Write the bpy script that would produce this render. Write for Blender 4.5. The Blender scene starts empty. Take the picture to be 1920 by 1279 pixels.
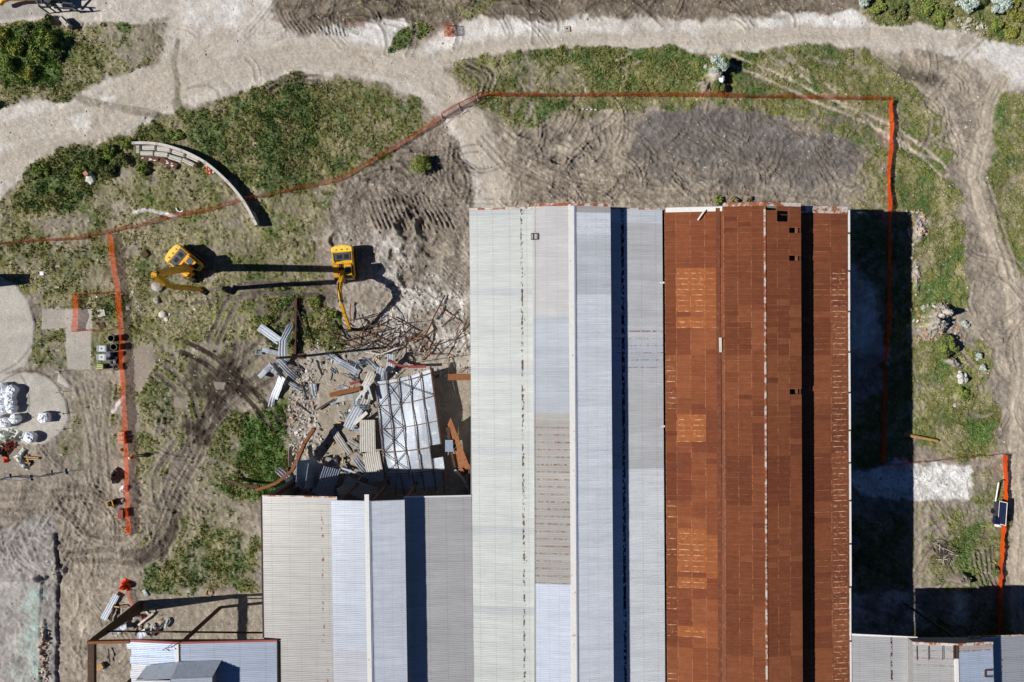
import bpy, math, random
import numpy as np
from mathutils import Matrix, Vector
R = math.radians
SC = bpy.context.scene
random.seed(7)
# ------------------------------------------------------------------ camera, sky, sun, exposure
H = 90.0          # camera height above the ground
K = H / 1280.0    # metres on the ground per photo pixel (24 mm lens on 36 mm sensor)
cam = bpy.data.cameras.new('camera'); camo = bpy.data.objects.new('camera', cam)
SC.collection.objects.link(camo); SC.camera = camo
camo.location = (0, 0, H); cam.lens = 24; cam.sensor_width = 36; cam.clip_end = 4000; cam.clip_start = 1
SUN_EL, SUN_DY = 38.0, 6.0     # shadows fall to +x, turned 7 deg towards +y
w = bpy.data.worlds.new('World'); SC.world = w; w.use_nodes = True
nt = w.node_tree; bg = nt.nodes['Background']
sky = nt.nodes.new('ShaderNodeTexSky'); sky.sky_type = 'NISHITA'; sky.sun_disc = False
sky.sun_elevation = R(SUN_EL); sky.sun_rotation = R(270 - SUN_DY); sky.ozone_density = 10.0; sky.dust_density = 0.0; sky.air_density = 0.5
nt.links.new(sky.outputs[0], bg.inputs[0]); bg.inputs[1].default_value = 0.05
sl = bpy.data.lights.new('sun', 'SUN'); sl.energy = 5.0; sl.angle = R(0.5); sl.color = (1.0, 0.975, 0.94)
so = bpy.data.objects.new('sun', sl); SC.collection.objects.link(so)
sv = Vector((-math.cos(R(SUN_EL)) * math.cos(R(SUN_DY)), -math.cos(R(SUN_EL)) * math.sin(R(SUN_DY)), math.sin(R(SUN_EL))))
so.rotation_euler = sv.to_track_quat('Z', 'Y').to_euler(); so.location = (0, 0, 60)
SC.view_settings.view_transform = 'Standard'; SC.view_settings.look = 'None'
SC.view_settings.gamma = 1; SC.view_settings.exposure = 0.1; SC.view_settings.use_curve_mapping = False

# ------------------------------------------------------------------ helpers
def lin(c):
    return tuple(((v/255)/12.92 if v/255 <= .04045 else ((v/255+.055)/1.055)**2.4) for v in c)
def W(px, py, z=0.0):                       # photo pixel at height z -> world point
    k = (H - z) / 1280.0
    return Vector(((px - 960) * k, (639.5 - py) * k, z))
COL = SC.collection
def tag(o, label=None, cat=None, group=None, kind=None):
    if label: o['label'] = label
    if cat: o['category'] = cat
    if group: o['group'] = group
    if kind: o['kind'] = kind
    return o
def thing(name, label, cat, loc=(0, 0, 0), rz=0.0, group=None):
    o = bpy.data.objects.new(name, None); COL.objects.link(o); o.location = loc; o.rotation_euler = (0, 0, rz)
    o.empty_display_size = .3
    return tag(o, label, cat, group)
class MB:
    def __init__(s): s.v = []; s.f = []; s.m = []
    def add(s, vs, fs, mi=0):
        b = len(s.v); s.v += [tuple(v) for v in vs]; s.f += [tuple(b + i for i in f) for f in fs]; s.m += [mi] * len(fs); return s
    def box(s, c, d, rot=None, mi=0, top=1.0):
        x, y, z = d[0]/2, d[1]/2, d[2]/2
        vs = [Vector((a*x*(top if e > 0 else 1), b*y*(top if e > 0 else 1), e*z)) for e in (-1, 1) for b in (-1, 1) for a in (-1, 1)]
        if rot is not None: vs = [rot @ v for v in vs]
        c = Vector(c); vs = [v + c for v in vs]
        return s.add(vs, [(0,2,3,1),(4,5,7,6),(0,1,5,4),(2,6,7,3),(0,4,6,2),(1,3,7,5)], mi)
    def beam(s, p, q, w_, h_, mi=0, w2=None, h2=None):       # box section from p to q
        p, q = Vector(p), Vector(q); d = (q - p)
        if d.length < 1e-5: return s
        d.normalize(); up = Vector((0, 0, 1)) if abs(d.z) < .97 else Vector((1, 0, 0))
        a = d.cross(up).normalized(); b = a.cross(d).normalized()
        w2 = w2 or w_; h2 = h2 or h_
        vs = []
        for c, ww, hh in ((p, w_, h_), (q, w2, h2)):
            vs += [c + a*x*ww/2 + b*y*hh/2 for x, y in ((-1,-1),(1,-1),(1,1),(-1,1))]
        return s.add(vs, [(0,1,2,3),(7,6,5,4),(0,4,5,1),(1,5,6,2),(2,6,7,3),(3,7,4,0)], mi)
    def path(s, pts, w_, h_, mi=0):
        for i in range(len(pts)-1): s.beam(pts[i], pts[i+1], w_, h_, mi)
        return s
    def cyl(s, p, q, r, n=10, mi=0, r2=None, cap=True):
        p, q = Vector(p), Vector(q); d = (q - p).normalized(); up = Vector((0,0,1)) if abs(d.z) < .97 else Vector((1,0,0))
        a = d.cross(up).normalized(); b = a.cross(d).normalized(); r2 = r if r2 is None else r2
        vs = [p + (a*math.cos(t)+b*math.sin(t))*r for t in [2*math.pi*i/n for i in range(n)]] + \
             [q + (a*math.cos(t)+b*math.sin(t))*r2 for t in [2*math.pi*i/n for i in range(n)]]
        fs = [(i, (i+1) % n, n+(i+1) % n, n+i) for i in range(n)]
        if cap: fs += [tuple(range(n-1, -1, -1)), tuple(range(n, 2*n))]
        return s.add(vs, fs, mi)
    def prism(s, pts, z0, z1, mi=0):                          # polygon footprint extruded
        n = len(pts); vs = [(x, y, z0) for x, y in pts] + [(x, y, z1) for x, y in pts]
        return s.add(vs, [tuple(range(n-1, -1, -1)), tuple(range(n, 2*n))] + [(i, (i+1) % n, n+(i+1) % n, n+i) for i in range(n)], mi)
    def side(s, pts, x0, x1, mi=0):                           # (y,z) outline extruded along x
        n = len(pts); vs = [(x0, y, z) for y, z in pts] + [(x1, y, z) for y, z in pts]
        return s.add(vs, [tuple(range(n-1, -1, -1)), tuple(range(n, 2*n))] + [(i, (i+1) % n, n+(i+1) % n, n+i) for i in range(n)], mi)
    def mesh(s, name, mats, smooth=False, bevel=0):
        me = bpy.data.meshes.new(name); me.from_pydata(s.v, [], s.f)
        for m in (mats if isinstance(mats, (list, tuple)) else [mats]): me.materials.append(m)
        me.polygons.foreach_set('material_index', s.m)
        if smooth: me.polygons.foreach_set('use_smooth', [True]*len(s.f))
        me.update()
        import bmesh as _b
        bm = _b.new(); bm.from_mesh(me); _b.ops.recalc_face_normals(bm, faces=bm.faces); bm.to_mesh(me); bm.free()
        return me
    def obj(s, name, mats, parent=None, loc=None, smooth=False, bevel=0):
        if loc is not None:
            L = Vector(loc); s.v = [tuple(Vector(v) - L) for v in s.v]
        o = bpy.data.objects.new(name, s.mesh(name, mats, smooth)); COL.objects.link(o)
        if parent is not None: o.parent = parent
        elif loc is not None: o.location = loc
        if bevel:
            b = o.modifiers.new('bevel', 'BEVEL'); b.width = bevel; b.segments = 1; b.limit_method = 'ANGLE'
        return o
def copy_tree(o, parent=None):
    c = o.copy(); COL.objects.link(c)
    if parent is not None: c.parent = parent
    for ch in list(o.children): copy_tree(ch, c)
    return c
def RM(rx=0, ry=0, rz=0):
    return (Matrix.Rotation(rz, 3, 'Z') @ Matrix.Rotation(ry, 3, 'Y') @ Matrix.Rotation(rx, 3, 'X'))

# ------------------------------------------------------------------ materials
class NT:
    def __init__(s, name):
        s.m = bpy.data.materials.new(name); s.m.use_nodes = True; s.t = s.m.node_tree; s.b = s.t.nodes['Principled BSDF']
    def n(s, kind, **kw):
        nd = s.t.nodes.new('ShaderNode' + kind)
        for k, v in kw.items(): setattr(nd, k, v)
        return nd
    def l(s, a, b): s.t.links.new(a, b)
    def noise(s, scale, detail=4, rough=.6, vec=None, dist=0):
        nd = s.n('TexNoise'); nd.inputs['Scale'].default_value = scale; nd.inputs['Detail'].default_value = detail
        nd.inputs['Roughness'].default_value = rough; nd.inputs['Distortion'].default_value = dist
        if vec is not None: s.l(vec, nd.inputs['Vector'])
        return nd.outputs['Fac']
    def ramp(s, fac, a, b, lo=0.0, hi=1.0):
        nd = s.n('MapRange'); s.l(fac, nd.inputs[0]); nd.inputs[1].default_value = a; nd.inputs[2].default_value = b
        nd.inputs[3].default_value = lo; nd.inputs[4].default_value = hi; return nd.outputs[0]
    def mix(s, fac, a, b, mode='MIX'):
        nd = s.n('Mix', data_type='RGBA', blend_type=mode)
        for i, v in ((0, fac), (6, a), (7, b)):
            if isinstance(v, (int, float)): nd.inputs[i].default_value = v
            elif isinstance(v, tuple): nd.inputs[i].default_value = (*v[:3], 1)
            else: s.l(v, nd.inputs[i])
        return nd.outputs[2]
    def math(s, op, a, b=None):
        nd = s.n('Math', operation=op)
        for i, v in ((0, a), (1, b)):
            if v is None: continue
            if isinstance(v, (int, float)): nd.inputs[i].default_value = v
            else: s.l(v, nd.inputs[i])
        return nd.outputs[0]
    def scale(s, col, fac):          # colour times scalar
        nd = s.n('VectorMath', operation='SCALE')
        if isinstance(col, tuple): nd.inputs[0].default_value = col[:3]
        else: s.l(col, nd.inputs[0])
        if isinstance(fac, (int, float)): nd.inputs['Scale'].default_value = fac
        else: s.l(fac, nd.inputs['Scale'])
        return nd.outputs[0]
    def bump(s, h, strength=.5, dist=.03):
        nd = s.n('Bump'); nd.inputs['Strength'].default_value = strength; nd.inputs['Distance'].default_value = dist
        s.l(h, nd.inputs['Height']); s.l(nd.outputs[0], s.b.inputs['Normal'])
    def fin(s, col=None, rough=.8, metal=0.0, spec=.3):
        if col is not None:
            if isinstance(col, tuple): s.b.inputs['Base Color'].default_value = (*col[:3], 1)
            else: s.l(col, s.b.inputs['Base Color'])
        s.b.inputs['Roughness'].default_value = rough; s.b.inputs['Metallic'].default_value = metal
        s.b.inputs['Specular IOR Level'].default_value = spec
        return s.m
    def pos(s, kind='Object'): return s.n('TexCoord').outputs[kind]
def mat(name, rgb, rough=.8, metal=0., spec=.3, var=.25, vs=3.0, c2=None, c2t=(.55, .7), c2s=4.0, bump=.3):
    t = NT(name); P = t.n('NewGeometry').outputs['Position']
    c = lin(rgb)
    f = t.ramp(t.noise(vs, 5, .65, P), .3, .7, 1-var, 1+var)
    col = t.scale(c, f)
    if c2 is not None: col = t.mix(t.ramp(t.noise(c2s, 5, .7, P), c2t[0], c2t[1]), col, lin(c2))
    if bump: t.bump(t.noise(vs*4, 4, .6, P), bump, .02)
    return t.fin(col, rough, metal, spec)
M = {}
M['steel_rust'] = mat('rusty_steel', (86, 60, 46), .85, var=.35, c2=(58, 42, 36), c2s=5)
M['rust_orange'] = mat('orange_rust', (132, 84, 52), .85, var=.3, c2=(88, 56, 40), c2s=3)
M['rust_wall'] = mat('rusted_wall_sheet', (112, 68, 48), .9, var=.25, c2=(150, 98, 66), c2s=2)
M['steel_dark'] = mat('dark_steel', (52, 44, 40), .7, var=.3, c2=(90, 60, 42))
M['brown_beam'] = mat('brown_painted_beam', (74, 50, 38), .75, var=.3, c2=(110, 72, 45), c2s=2)
M['galv'] = mat('galvanised_sheet', (186, 192, 200), .55, .25, .4, var=.12, c2=(165, 162, 158), c2s=2)
M['galv_blue'] = mat('blue_grey_sheet', (150, 162, 180), .5, .25, .4, var=.15, c2=(185, 190, 198), c2s=2)
M['galv_warm'] = mat('dull_grey_sheet', (176, 172, 163), .6, .1, .4, var=.12, c2=(150, 140, 125), c2s=2)
M['galv_rusty'] = mat('rust_stained_sheet', (170, 165, 160), .6, .1, .4, var=.15, c2=(140, 90, 60), c2s=1.6, c2t=(.5, .62))
M['white_trim'] = mat('white_trim', (225, 222, 216), .6, var=.08, c2=(170, 130, 105), c2s=1.5, c2t=(.6, .7))
M['red_trim'] = mat('faded_red_trim', (160, 84, 78), .7, var=.15)
M['red_paint'] = mat('red_painted_steel', (138, 66, 58), .7, var=.25)
M['concrete'] = mat('concrete', (178, 171, 160), .9, var=.12, c2=(140, 132, 120), c2s=1.0, bump=.4)
M['concrete_pale'] = mat('pale_concrete', (205, 200, 190), .9, var=.1, c2=(165, 158, 146), c2s=2.5)
M['boulder'] = mat('boulder', (176, 168, 155), .95, var=.2, c2=(140, 130, 116), c2s=3, bump=.6)
M['yellow'] = mat('yellow_paint', (232, 172, 26), .5, spec=.4, var=.12, c2=(112, 82, 40), c2s=3.0, c2t=(.50, .68), bump=.1)
M['yellow_pale'] = mat('pale_yellow_paint', (246, 206, 74), .5, spec=.4, var=.1, c2=(190, 150, 70), c2s=2.5, bump=.03)
M['black'] = mat('black_rubber', (26, 26, 28), .7, var=.3)
M['track'] = mat('dusty_track', (78, 72, 66), .85, var=.3, c2=(120, 110, 98), c2s=4)
M['dark_grey'] = mat('dark_grey_cover', (62, 66, 72), .5, spec=.5, var=.15)
M['glass'] = mat('cab_glass', (22, 28, 36), .12, spec=.8, var=.1, bump=0)
M['bag'] = mat('white_woven_bag', (240, 242, 246), .7, var=.06, bump=.2)
M['tarp_pale'] = mat('pale_tarp', (205, 208, 196), .7, var=.1, bump=.3)
M['tarp_dark'] = mat('dark_tarp', (88, 84, 80), .7, var=.25)
M['plastic_grey'] = mat('pale_grey_plastic', (196, 206, 206), .5, var=.05, bump=0)
M['blue'] = mat('blue_plastic', (40, 80, 140), .5, var=.1)
M['lime'] = mat('lime_plastic', (190, 205, 90), .5, var=.1)
M['wood'] = mat('pale_timber', (188, 150, 105), .85, var=.2, c2=(150, 115, 80))
M['log'] = mat('log_wood', (176, 140, 84), .9, var=.25, c2=(120, 92, 58))
M['brick'] = mat('brick', (205, 150, 120), .9, var=.15, vs=8)
M['orange'] = mat('orange_plastic', (235, 82, 30), .6, var=.1)
M['orange_dull'] = mat('faded_orange_plastic', (140, 78, 62), .7, var=.35, c2=(84, 66, 58), c2s=3)
M['solar'] = mat('solar_panel', (28, 34, 60), .2, spec=.8, var=.1, bump=0)
M['hivis'] = mat('hivis_yellow', (235, 225, 50), .7, var=.05, bump=0)
M['cloth_red'] = mat('hivis_orange', (225, 62, 30), .8, var=.05, bump=0)
M['navy'] = mat('navy_cloth', (35, 38, 52), .9, var=.1)
M['skin'] = mat('skin', (190, 135, 105), .6, var=.05, bump=0)
M['bark'] = mat('bark', (96, 78, 60), .9, var=.2)
M['inner'] = mat('interior_wall', (70, 66, 62), .9, var=.2)
M['wall_sheet'] = mat('wall_sheeting', (130, 128, 124), .7, var=.12)
def leafmat(name, rgb, rgb2):
    t = NT(name); P = t.n('NewGeometry').outputs['Position']
    c = t.mix(t.ramp(t.noise(2.2, 4, .7, P), .35, .65), lin(rgb), lin(rgb2))
    c = t.scale(c, t.ramp(t.noise(14, 2, .5, P), .3, .7, .7, 1.35))
    return t.fin(c, .8, 0, .2)
M['leaf_green'] = leafmat('green_leaves', (114, 132, 58), (142, 152, 80))
M['leaf_dark'] = leafmat('dark_leaves', (94, 104, 56), (122, 128, 76))
M['leaf_yellow'] = leafmat('yellow_green_leaves', (126, 132, 54), (152, 150, 76))
M['leaf_silver'] = leafmat('silver_leaves', (160, 176, 162), (204, 214, 206))
M['leaf_dry'] = leafmat('dry_stalks', (140, 124, 92), (166, 150, 118))
# netting: thin orange plastic, some light passes through
t = NT('orange_netting'); P = t.n('NewGeometry').outputs['Position']
cc = t.mix(t.ramp(t.noise(.35, 4, .6, P), .4, .6), lin((250, 108, 34)), lin((225, 88, 36)))
t.fin(cc, .6); tr = t.n('BsdfTranslucent'); t.l(cc, tr.inputs[0]); mx = t.n('MixShader'); mx.inputs[0].default_value = .45
t.l(t.b.outputs[0], mx.inputs[1]); t.l(tr.outputs[0], mx.inputs[2]); t.l(mx.outputs[0], t.t.nodes['Material Output'].inputs[0])
M['net'] = t.m
t = NT('faded_pink_netting'); cc = lin((222, 120, 98)); t.fin(cc, .6); tr = t.n('BsdfTranslucent'); tr.inputs[0].default_value = (*cc, 1); mx = t.n('MixShader'); mx.inputs[0].default_value = .45
t.l(t.b.outputs[0], mx.inputs[1]); t.l(tr.outputs[0], mx.inputs[2]); t.l(mx.outputs[0], t.t.nodes['Material Output'].inputs[0])
M['net_pink'] = t.m

def roofmat(name, mode='grey', seam_rust=0.0, lines=(), obj_col=True, stain=0.0):
    """Sheet material. UV.x runs down the slope (0..1), UV.y across the sheet (0..1)."""
    t = NT(name)
    uvn = t.n('UVMap'); uvn.uv_map = 'uv'; uv = uvn.outputs[0]
    sp = t.n('SeparateXYZ'); t.l(uv, sp.inputs[0]); U, V = sp.outputs[0], sp.outputs[1]
    P = t.n('NewGeometry').outputs['Position']
    if obj_col:
        oi = t.n('ObjectInfo'); col = oi.outputs['Color']; alpha = oi.outputs['Alpha']
    else:
        at = t.n('Attribute', attribute_name='col'); col = at.outputs['Color']; alpha = at.outputs['Alpha']
    mp = t.n('Mapping'); mp.inputs['Scale'].default_value = (.25, 5, 1); t.l(P, mp.inputs[0])
    streak = t.noise(1.0, 4, .65, mp.outputs[0])
    if mode == 'grey':
        col = t.scale(col, t.ramp(streak, .3, .7, .90, 1.08))
        col = t.scale(col, t.ramp(t.noise(.5, 5, .7, P), .3, .7, .95, 1.04))
        dirt = t.ramp(t.noise(9, 3, .6, P), .66, .74)
        col = t.mix(t.math('MULTIPLY', dirt, .25), col, lin((120, 105, 90)))
    else:
        col = t.scale(col, t.ramp(streak, .3, .7, .86, 1.14))
        col = t.scale(col, t.ramp(t.noise(1.3, 5, .7, P), .3, .7, .88, 1.12))
        m2 = t.n('Mapping'); m2.inputs['Scale'].default_value = (1.6, 9, 1); t.l(P, m2.inputs[0])
        nn = t.noise(1.0, 3, .6, m2.outputs[0])
        # bright rubbed edge on the sheet lap
        edge = t.math('MULTIPLY', t.math('LESS_THAN', V, .10), t.ramp(nn, .42, .58))
        col = t.mix(t.math('MULTIPLY', edge, .45), col, lin((196, 120, 78)))
        dash = t.math('MULTIPLY', t.math('LESS_THAN', t.math('ABSOLUTE', t.math('SUBTRACT', V, .10)), .085), t.ramp(nn, .44, .60))
        dash = t.math('MULTIPLY', dash, t.math('MULTIPLY', t.math('GREATER_THAN', U, .12), t.math('LESS_THAN', U, .86)))
        col = t.mix(t.math('MULTIPLY', dash, t.ramp(alpha, .0, 1.0)), col, lin((214, 186, 160)))
        ue = t.math('MULTIPLY', t.math('LESS_THAN', U, .035), t.ramp(t.noise(4, 3, .6, P), .4, .55))
        col = t.mix(t.math('MULTIPLY', ue, .6), col, lin((205, 140, 100)))
        blot = t.math('MULTIPLY', t.ramp(t.noise(3.2, 4, .7, P), .56, .66), t.ramp(alpha, .25, 1.0))
        col = t.mix(t.math('MULTIPLY', blot, .55), col, lin((208, 150, 105)))
        dk = t.ramp(t.noise(5, 3, .6, P), .70, .74)
        col = t.mix(t.math('MULTIPLY', dk, .6), col, lin((60, 34, 24)))
    if mode == 'grey':
        m2 = t.n('Mapping'); m2.inputs['Scale'].default_value = (3.2, 4, 1); t.l(P, m2.inputs[0])
        nn = t.noise(1.0, 3, .6, m2.outputs[0])
        sr = t.math('MULTIPLY', t.math('MULTIPLY', t.math('LESS_THAN', V, .16), t.ramp(nn, .46, .56)), t.math('SUBTRACT', 1.0, alpha))
        col = t.mix(sr, col, lin((165, 104, 66)))
        for (u0, hw, thr, rgb) in lines:
            m3 = t.n('Mapping'); m3.inputs['Scale'].default_value = (3.5, 2.2, 1); t.l(P, m3.inputs[0])
            n3 = t.noise(1.0, 4, .7, m3.outputs[0])
            ln = t.math('MULTIPLY', t.math('LESS_THAN', t.math('ABSOLUTE', t.math('SUBTRACT', U, u0)), hw), t.ramp(n3, thr, thr+.04))
            col = t.mix(ln, col, lin(rgb))
        for u0 in (.12, .36, .62, .88):      # faint fastener rows over the purlins
            ln = t.math('MULTIPLY', t.math('LESS_THAN', t.math('ABSOLUTE', t.math('SUBTRACT', U, u0)), .006), t.math('GREATER_THAN', t.math('FRACT', t.math('MULTIPLY', V, 3.0)), .7))
            col = t.mix(t.math('MULTIPLY', ln, .5), col, lin((110, 100, 95)))
    if mode == 'grey': return t.fin(col, .40, .40, .6)
    return t.fin(col, .9, 0, .08)
# ------------------------------------------------------------------ ground (one sheet, worn into shape in numpy)
def _axis(lo, hi, step, far):
    fine = np.arange(lo, hi + .1, step); g = []; d = step * 2; a = 0
    while a < far: a += d; g.append(a); d *= 1.35
    mid = np.arange(6, 300, 6.0); g = np.concatenate([mid, mid[-1] + np.array(g)]); return np.concatenate([lo - g[::-1], fine, hi + g])
GX = _axis(-70, 1990, 2.0, 30000); GY = _axis(-70, 1350, 2.0, 30000)
PX, PY = np.meshgrid(GX, GY)
SH = PX.shape
_tb = {}
def vn(x, y, seed):
    if seed not in _tb: _tb[seed] = np.random.default_rng(seed).random((256, 256)).astype(np.float32)
    T = _tb[seed]; x = np.asarray(x, np.float32); y = np.asarray(y, np.float32)
    xf = np.floor(x); yf = np.floor(y); fx = x - xf; fy = y - yf; fx = fx*fx*(3-2*fx); fy = fy*fy*(3-2*fy)
    xi = xf.astype(np.int32) & 255; yi = yf.astype(np.int32) & 255; x1 = (xi+1) & 255; y1 = (yi+1) & 255
    a = T[yi, xi]; b = T[yi, x1]; c = T[y1, xi]; d = T[y1, x1]
    return (a + (b-a)*fx) * (1-fy) + (c + (d-c)*fx) * fy
def fbm(s, seed, oct=5, rough=.55, x=None, y=None):      # s = size in px; result about 0..1, mean .5
    x = PX if x is None else x; y = PY if y is None else y
    r = 0; a = 1; t = 0
    for i in range(oct):
        r = r + a * vn(x/s*2**i + 17.3*i, y/s*2**i + 9.1*i, seed+i); t += a; a *= rough
    return np.clip((r/t - .5) * 1.7 + .5, 0, 1)
def ss(a, b, x):
    t = np.clip((x-a)/(b-a), 0, 1); return t*t*(3-2*t)
N_warp1 = fbm(60, 1, 4) - .5; N_warp2 = fbm(60, 11, 4) - .5
N_f1 = fbm(14, 21, 4, .6) - .5; N_f2 = fbm(14, 31, 4, .6) - .5
WX = PX + N_warp1*34 + N_f1*14; WY = PY + N_warp2*34 + N_f2*14
N40 = fbm(40, 41, 5, .6); N12 = fbm(12, 51, 4, .6); N5 = fbm(5.5, 61, 3, .6); N100 = fbm(110, 71, 5, .6); N3 = fbm(3.4, 66, 2, .6)
def bb(pts, m):
    xs = [p[0] for p in pts]; ys = [p[1] for p in pts]
    i0, i1 = np.searchsorted(GX, [min(xs)-m, max(xs)+m]); j0, j1 = np.searchsorted(GY, [min(ys)-m, max(ys)+m])
    return slice(j0, j1), slice(i0, i1)
def poly(pts, soft=10, warp=1.0):
    """1 inside, 0 outside, soft edge; returns (slices, mask)."""
    sl_ = bb(pts, soft + 45*warp + 5); x = PX[sl_] + (WX-PX)[sl_]*warp; y = PY[sl_] + (WY-PY)[sl_]*warp
    ins = np.zeros(x.shape, bool); d = np.full(x.shape, 1e9)
    n = len(pts)
    for i in range(n):
        x0, y0 = pts[i]; x1, y1 = pts[(i+1) % n]
        dx, dy = x1-x0, y1-y0; L = dx*dx+dy*dy or 1e-9
        u = np.clip(((x-x0)*dx+(y-y0)*dy)/L, 0, 1)
        d = np.minimum(d, (x-x0-u*dx)**2 + (y-y0-u*dy)**2)
        if y0 != y1: ins ^= ((y0 > y) != (y1 > y)) & (x < (x1-x0)*(y-y0)/(y1-y0) + x0)
    d = np.sqrt(d); d = np.where(ins, d, -d)
    return sl_, ss(-soft/2, soft/2, d)
def stroke(pts, half, warp=0.0):
    """distance field of a polyline: (slices, across, along) """
    sl_ = bb(pts, half + 6 + 40*warp); x = PX[sl_] + (WX-PX)[sl_]*warp; y = PY[sl_] + (WY-PY)[sl_]*warp
    D = np.full(x.shape, 1e9); V = np.full(x.shape, 1e9); U = np.zeros(x.shape); acc = 0
    for (x0, y0), (x1, y1) in zip(pts[:-1], pts[1:]):
        dx, dy = x1-x0, y1-y0; L = math.hypot(dx, dy) or 1e-6
        u = np.clip(((x-x0)*dx+(y-y0)*dy)/L/L, 0, 1)
        d = np.hypot(x-x0-u*dx, y-y0-u*dy); s = np.sign((x-x0)*dy-(y-y0)*dx)
        m = d < D; D = np.where(m, d, D); V = np.where(m, d*s, V); U = np.where(m, acc+u*L, U); acc += L
    return sl_, V, U
def smooth(pts, n=6):
    P = [pts[0]] + list(pts) + [pts[-1]]; out = []
    for i in range(1, len(P)-2):
        for k in range(n):
            t = k/n; p0, p1, p2, p3 = P[i-1], P[i], P[i+1], P[i+2]
            out.append(tuple(.5*((2*p1[a]) + (-p0[a]+p2[a])*t + (2*p0[a]-5*p1[a]+4*p2[a]-p3[a])*t*t + (-p0[a]+3*p1[a]-3*p2[a]+p3[a])*t**3) for a in (0, 1)))
    return out + [tuple(pts[-1])]
C = {k: np.array(lin(v)) for k, v in dict(
    dirt=(149,138,124), tan=(168,156,139), road=(194,185,173), white=(215,211,205), chalk=(228,226,222), soil=(116,105,94), mud=(60,50,42),
    slate=(112,106,101), olive=(108,110,60), lush=(80,99,49), dry=(148,141,106), dead=(122,117,86), deep=(64,78,40), conc=(182,176,165), greyc=(160,155,150),
    teal=(160,182,172), rubble=(176,168,158), red=(120,80,62), brownsoil=(124,112,98)).items()}
G_col = np.empty(SH + (3,)); G_col[:] = C['dirt']
G_col *= (0.78 + .44*N100)[..., None] * (0.86 + .28*N12)[..., None]
G_z = np.zeros(SH)
G_D = np.zeros(SH); G_V = np.full(SH, .35); G_S = np.zeros(SH) + .05     # grass density, lushness, stones
G_R = np.ones(SH)                                                         # roughness of relief
def blend(sm, col, a=1.0, D=None, V=None, S=None, R_=None, patch=0):
    sl_, m = sm
    m = m * a
    if patch: m = m * ss(.5-patch, .5+patch, N40[sl_])
    c = C[col] if isinstance(col, str) else np.array(col)
    nz = (0.84 + .32*N12[sl_]) * (.9 + .2*N40[sl_])
    G_col[sl_] = G_col[sl_]*(1-m[..., None]) + c*nz[..., None]*m[..., None]
    for arr, v in ((G_D, D), (G_V, V), (G_S, S), (G_R, R_)):
        if v is not None: arr[sl_] = arr[sl_]*(1-m) + v*m
def grassy(pts, D, V, soft=16, warp=1.0, a=1.0):
    sl_, m = poly(pts, soft, warp); m = m*a
    G_D[sl_] = G_D[sl_]*(1-m) + D*m; G_V[sl_] = G_V[sl_]*(1-m) + V*m
P_ = poly
# --- soils
blend(P_([(500,-60),(1620,-60),(1600,25),(1400,32),(1250,36),(1150,34),(960,44),(900,28),(850,45),(770,40),(720,25),(660,60),(560,72),(505,40)], 12), 'brownsoil', .95, S=.1)
blend(P_([(640,350),(830,225),(880,250),(940,330),(950,390),(890,400),(880,460),(640,470),(600,420)], 24), (C['soil']+C['dirt'])*.5, .9, S=.25, R_=1.6)
blend(P_([(900,200),(1210,210),(1640,215),(1640,390),(900,390)], 20), 'dirt', .9)
blend(P_([(960,230),(1180,215),(1180,390),(960,390)], 30), 'tan', .8, patch=.35)
blend(P_([(1210,222),(1265,198),(1330,212),(1430,198),(1500,240),(1540,262),(1560,215),(1605,235),(1612,300),(1600,345),(1500,360),(1330,350),(1230,330),(1180,300)], 12, .8), 'slate', .95)
blend(P_([(1250,300),(1640,320),(1640,390),(1250,385)], 30), 'dirt', .7, patch=.3)
blend(P_([(600,440),(880,440),(880,690),(700,690),(640,600)], 30), 'rubble', .75, S=.45, R_=1.5, patch=.5)
blend(P_([(690,455),(760,460),(770,540),(880,560),(880,640),(740,640),(700,590),(735,560)], 16), 'white', .6, S=.55, patch=.35)
blend(P_([(1700,400),(1900,560),(1920,1279),(1700,1279)], 40), 'dirt', .6)
# left yards
blend(P_([(-60,880),(140,880),(250,690),(245,1000),(300,1100),(180,1279),(-60,1279)], 20), 'dirt', .95)
blend(P_([(130,900),(230,860),(245,1100),(165,1279),(110,1279),(120,1000)], 16), 'tan', .6)
blend(P_([(-60,1000),(108,960),(112,1290),(-60,1290)], 6, .5), 'greyc', .85, R_=.9, S=.1)
blend(P_([(-60,1090),(82,1088),(80,1290),(-60,1290)], 4, .1), (C['greyc']*1.22), .9, R_=.4, patch=.6)
blend(P_([(40,1120),(80,1100),(80,1290),(30,1290)], 10, .8), 'teal', .75, patch=.25)
blend(P_([(0,1180),(60,1170),(60,1290),(0,1290)], 10, 1), 'conc', .5, patch=.2)
# collapsed shed floor
blend(P_([(592,690),(880,660),(884,960),(600,960)], 4, .25), (C['tan']*.88), 1, R_=.35, S=.25)
blend(P_([(556,700),(592,690),(600,940),(540,940)], 10, .6), 'rubble', .8, S=1.0, R_=2.0)
blend(P_([(520,640),(880,640),(880,690),(560,700)], 16, .8), 'rubble', .5, S=.6)
blend(P_([(170,1110),(500,1110),(520,1290),(170,1290)], 6, .4), (C['tan']*.86), .9, S=.15, R_=.7)
# shaded slab east of the rusty shed and the chalk strip
blend(P_([(1590,480),(1668,500),(1664,750),(1640,755),(1590,700)], 8, .6), 'white', .95, R_=.5, patch=.45)
blend(P_([(1595,1110),(1820,1100),(1820,1240),(1595,1240)], 10, .5), 'white', .9, R_=.8, patch=.5)
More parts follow.
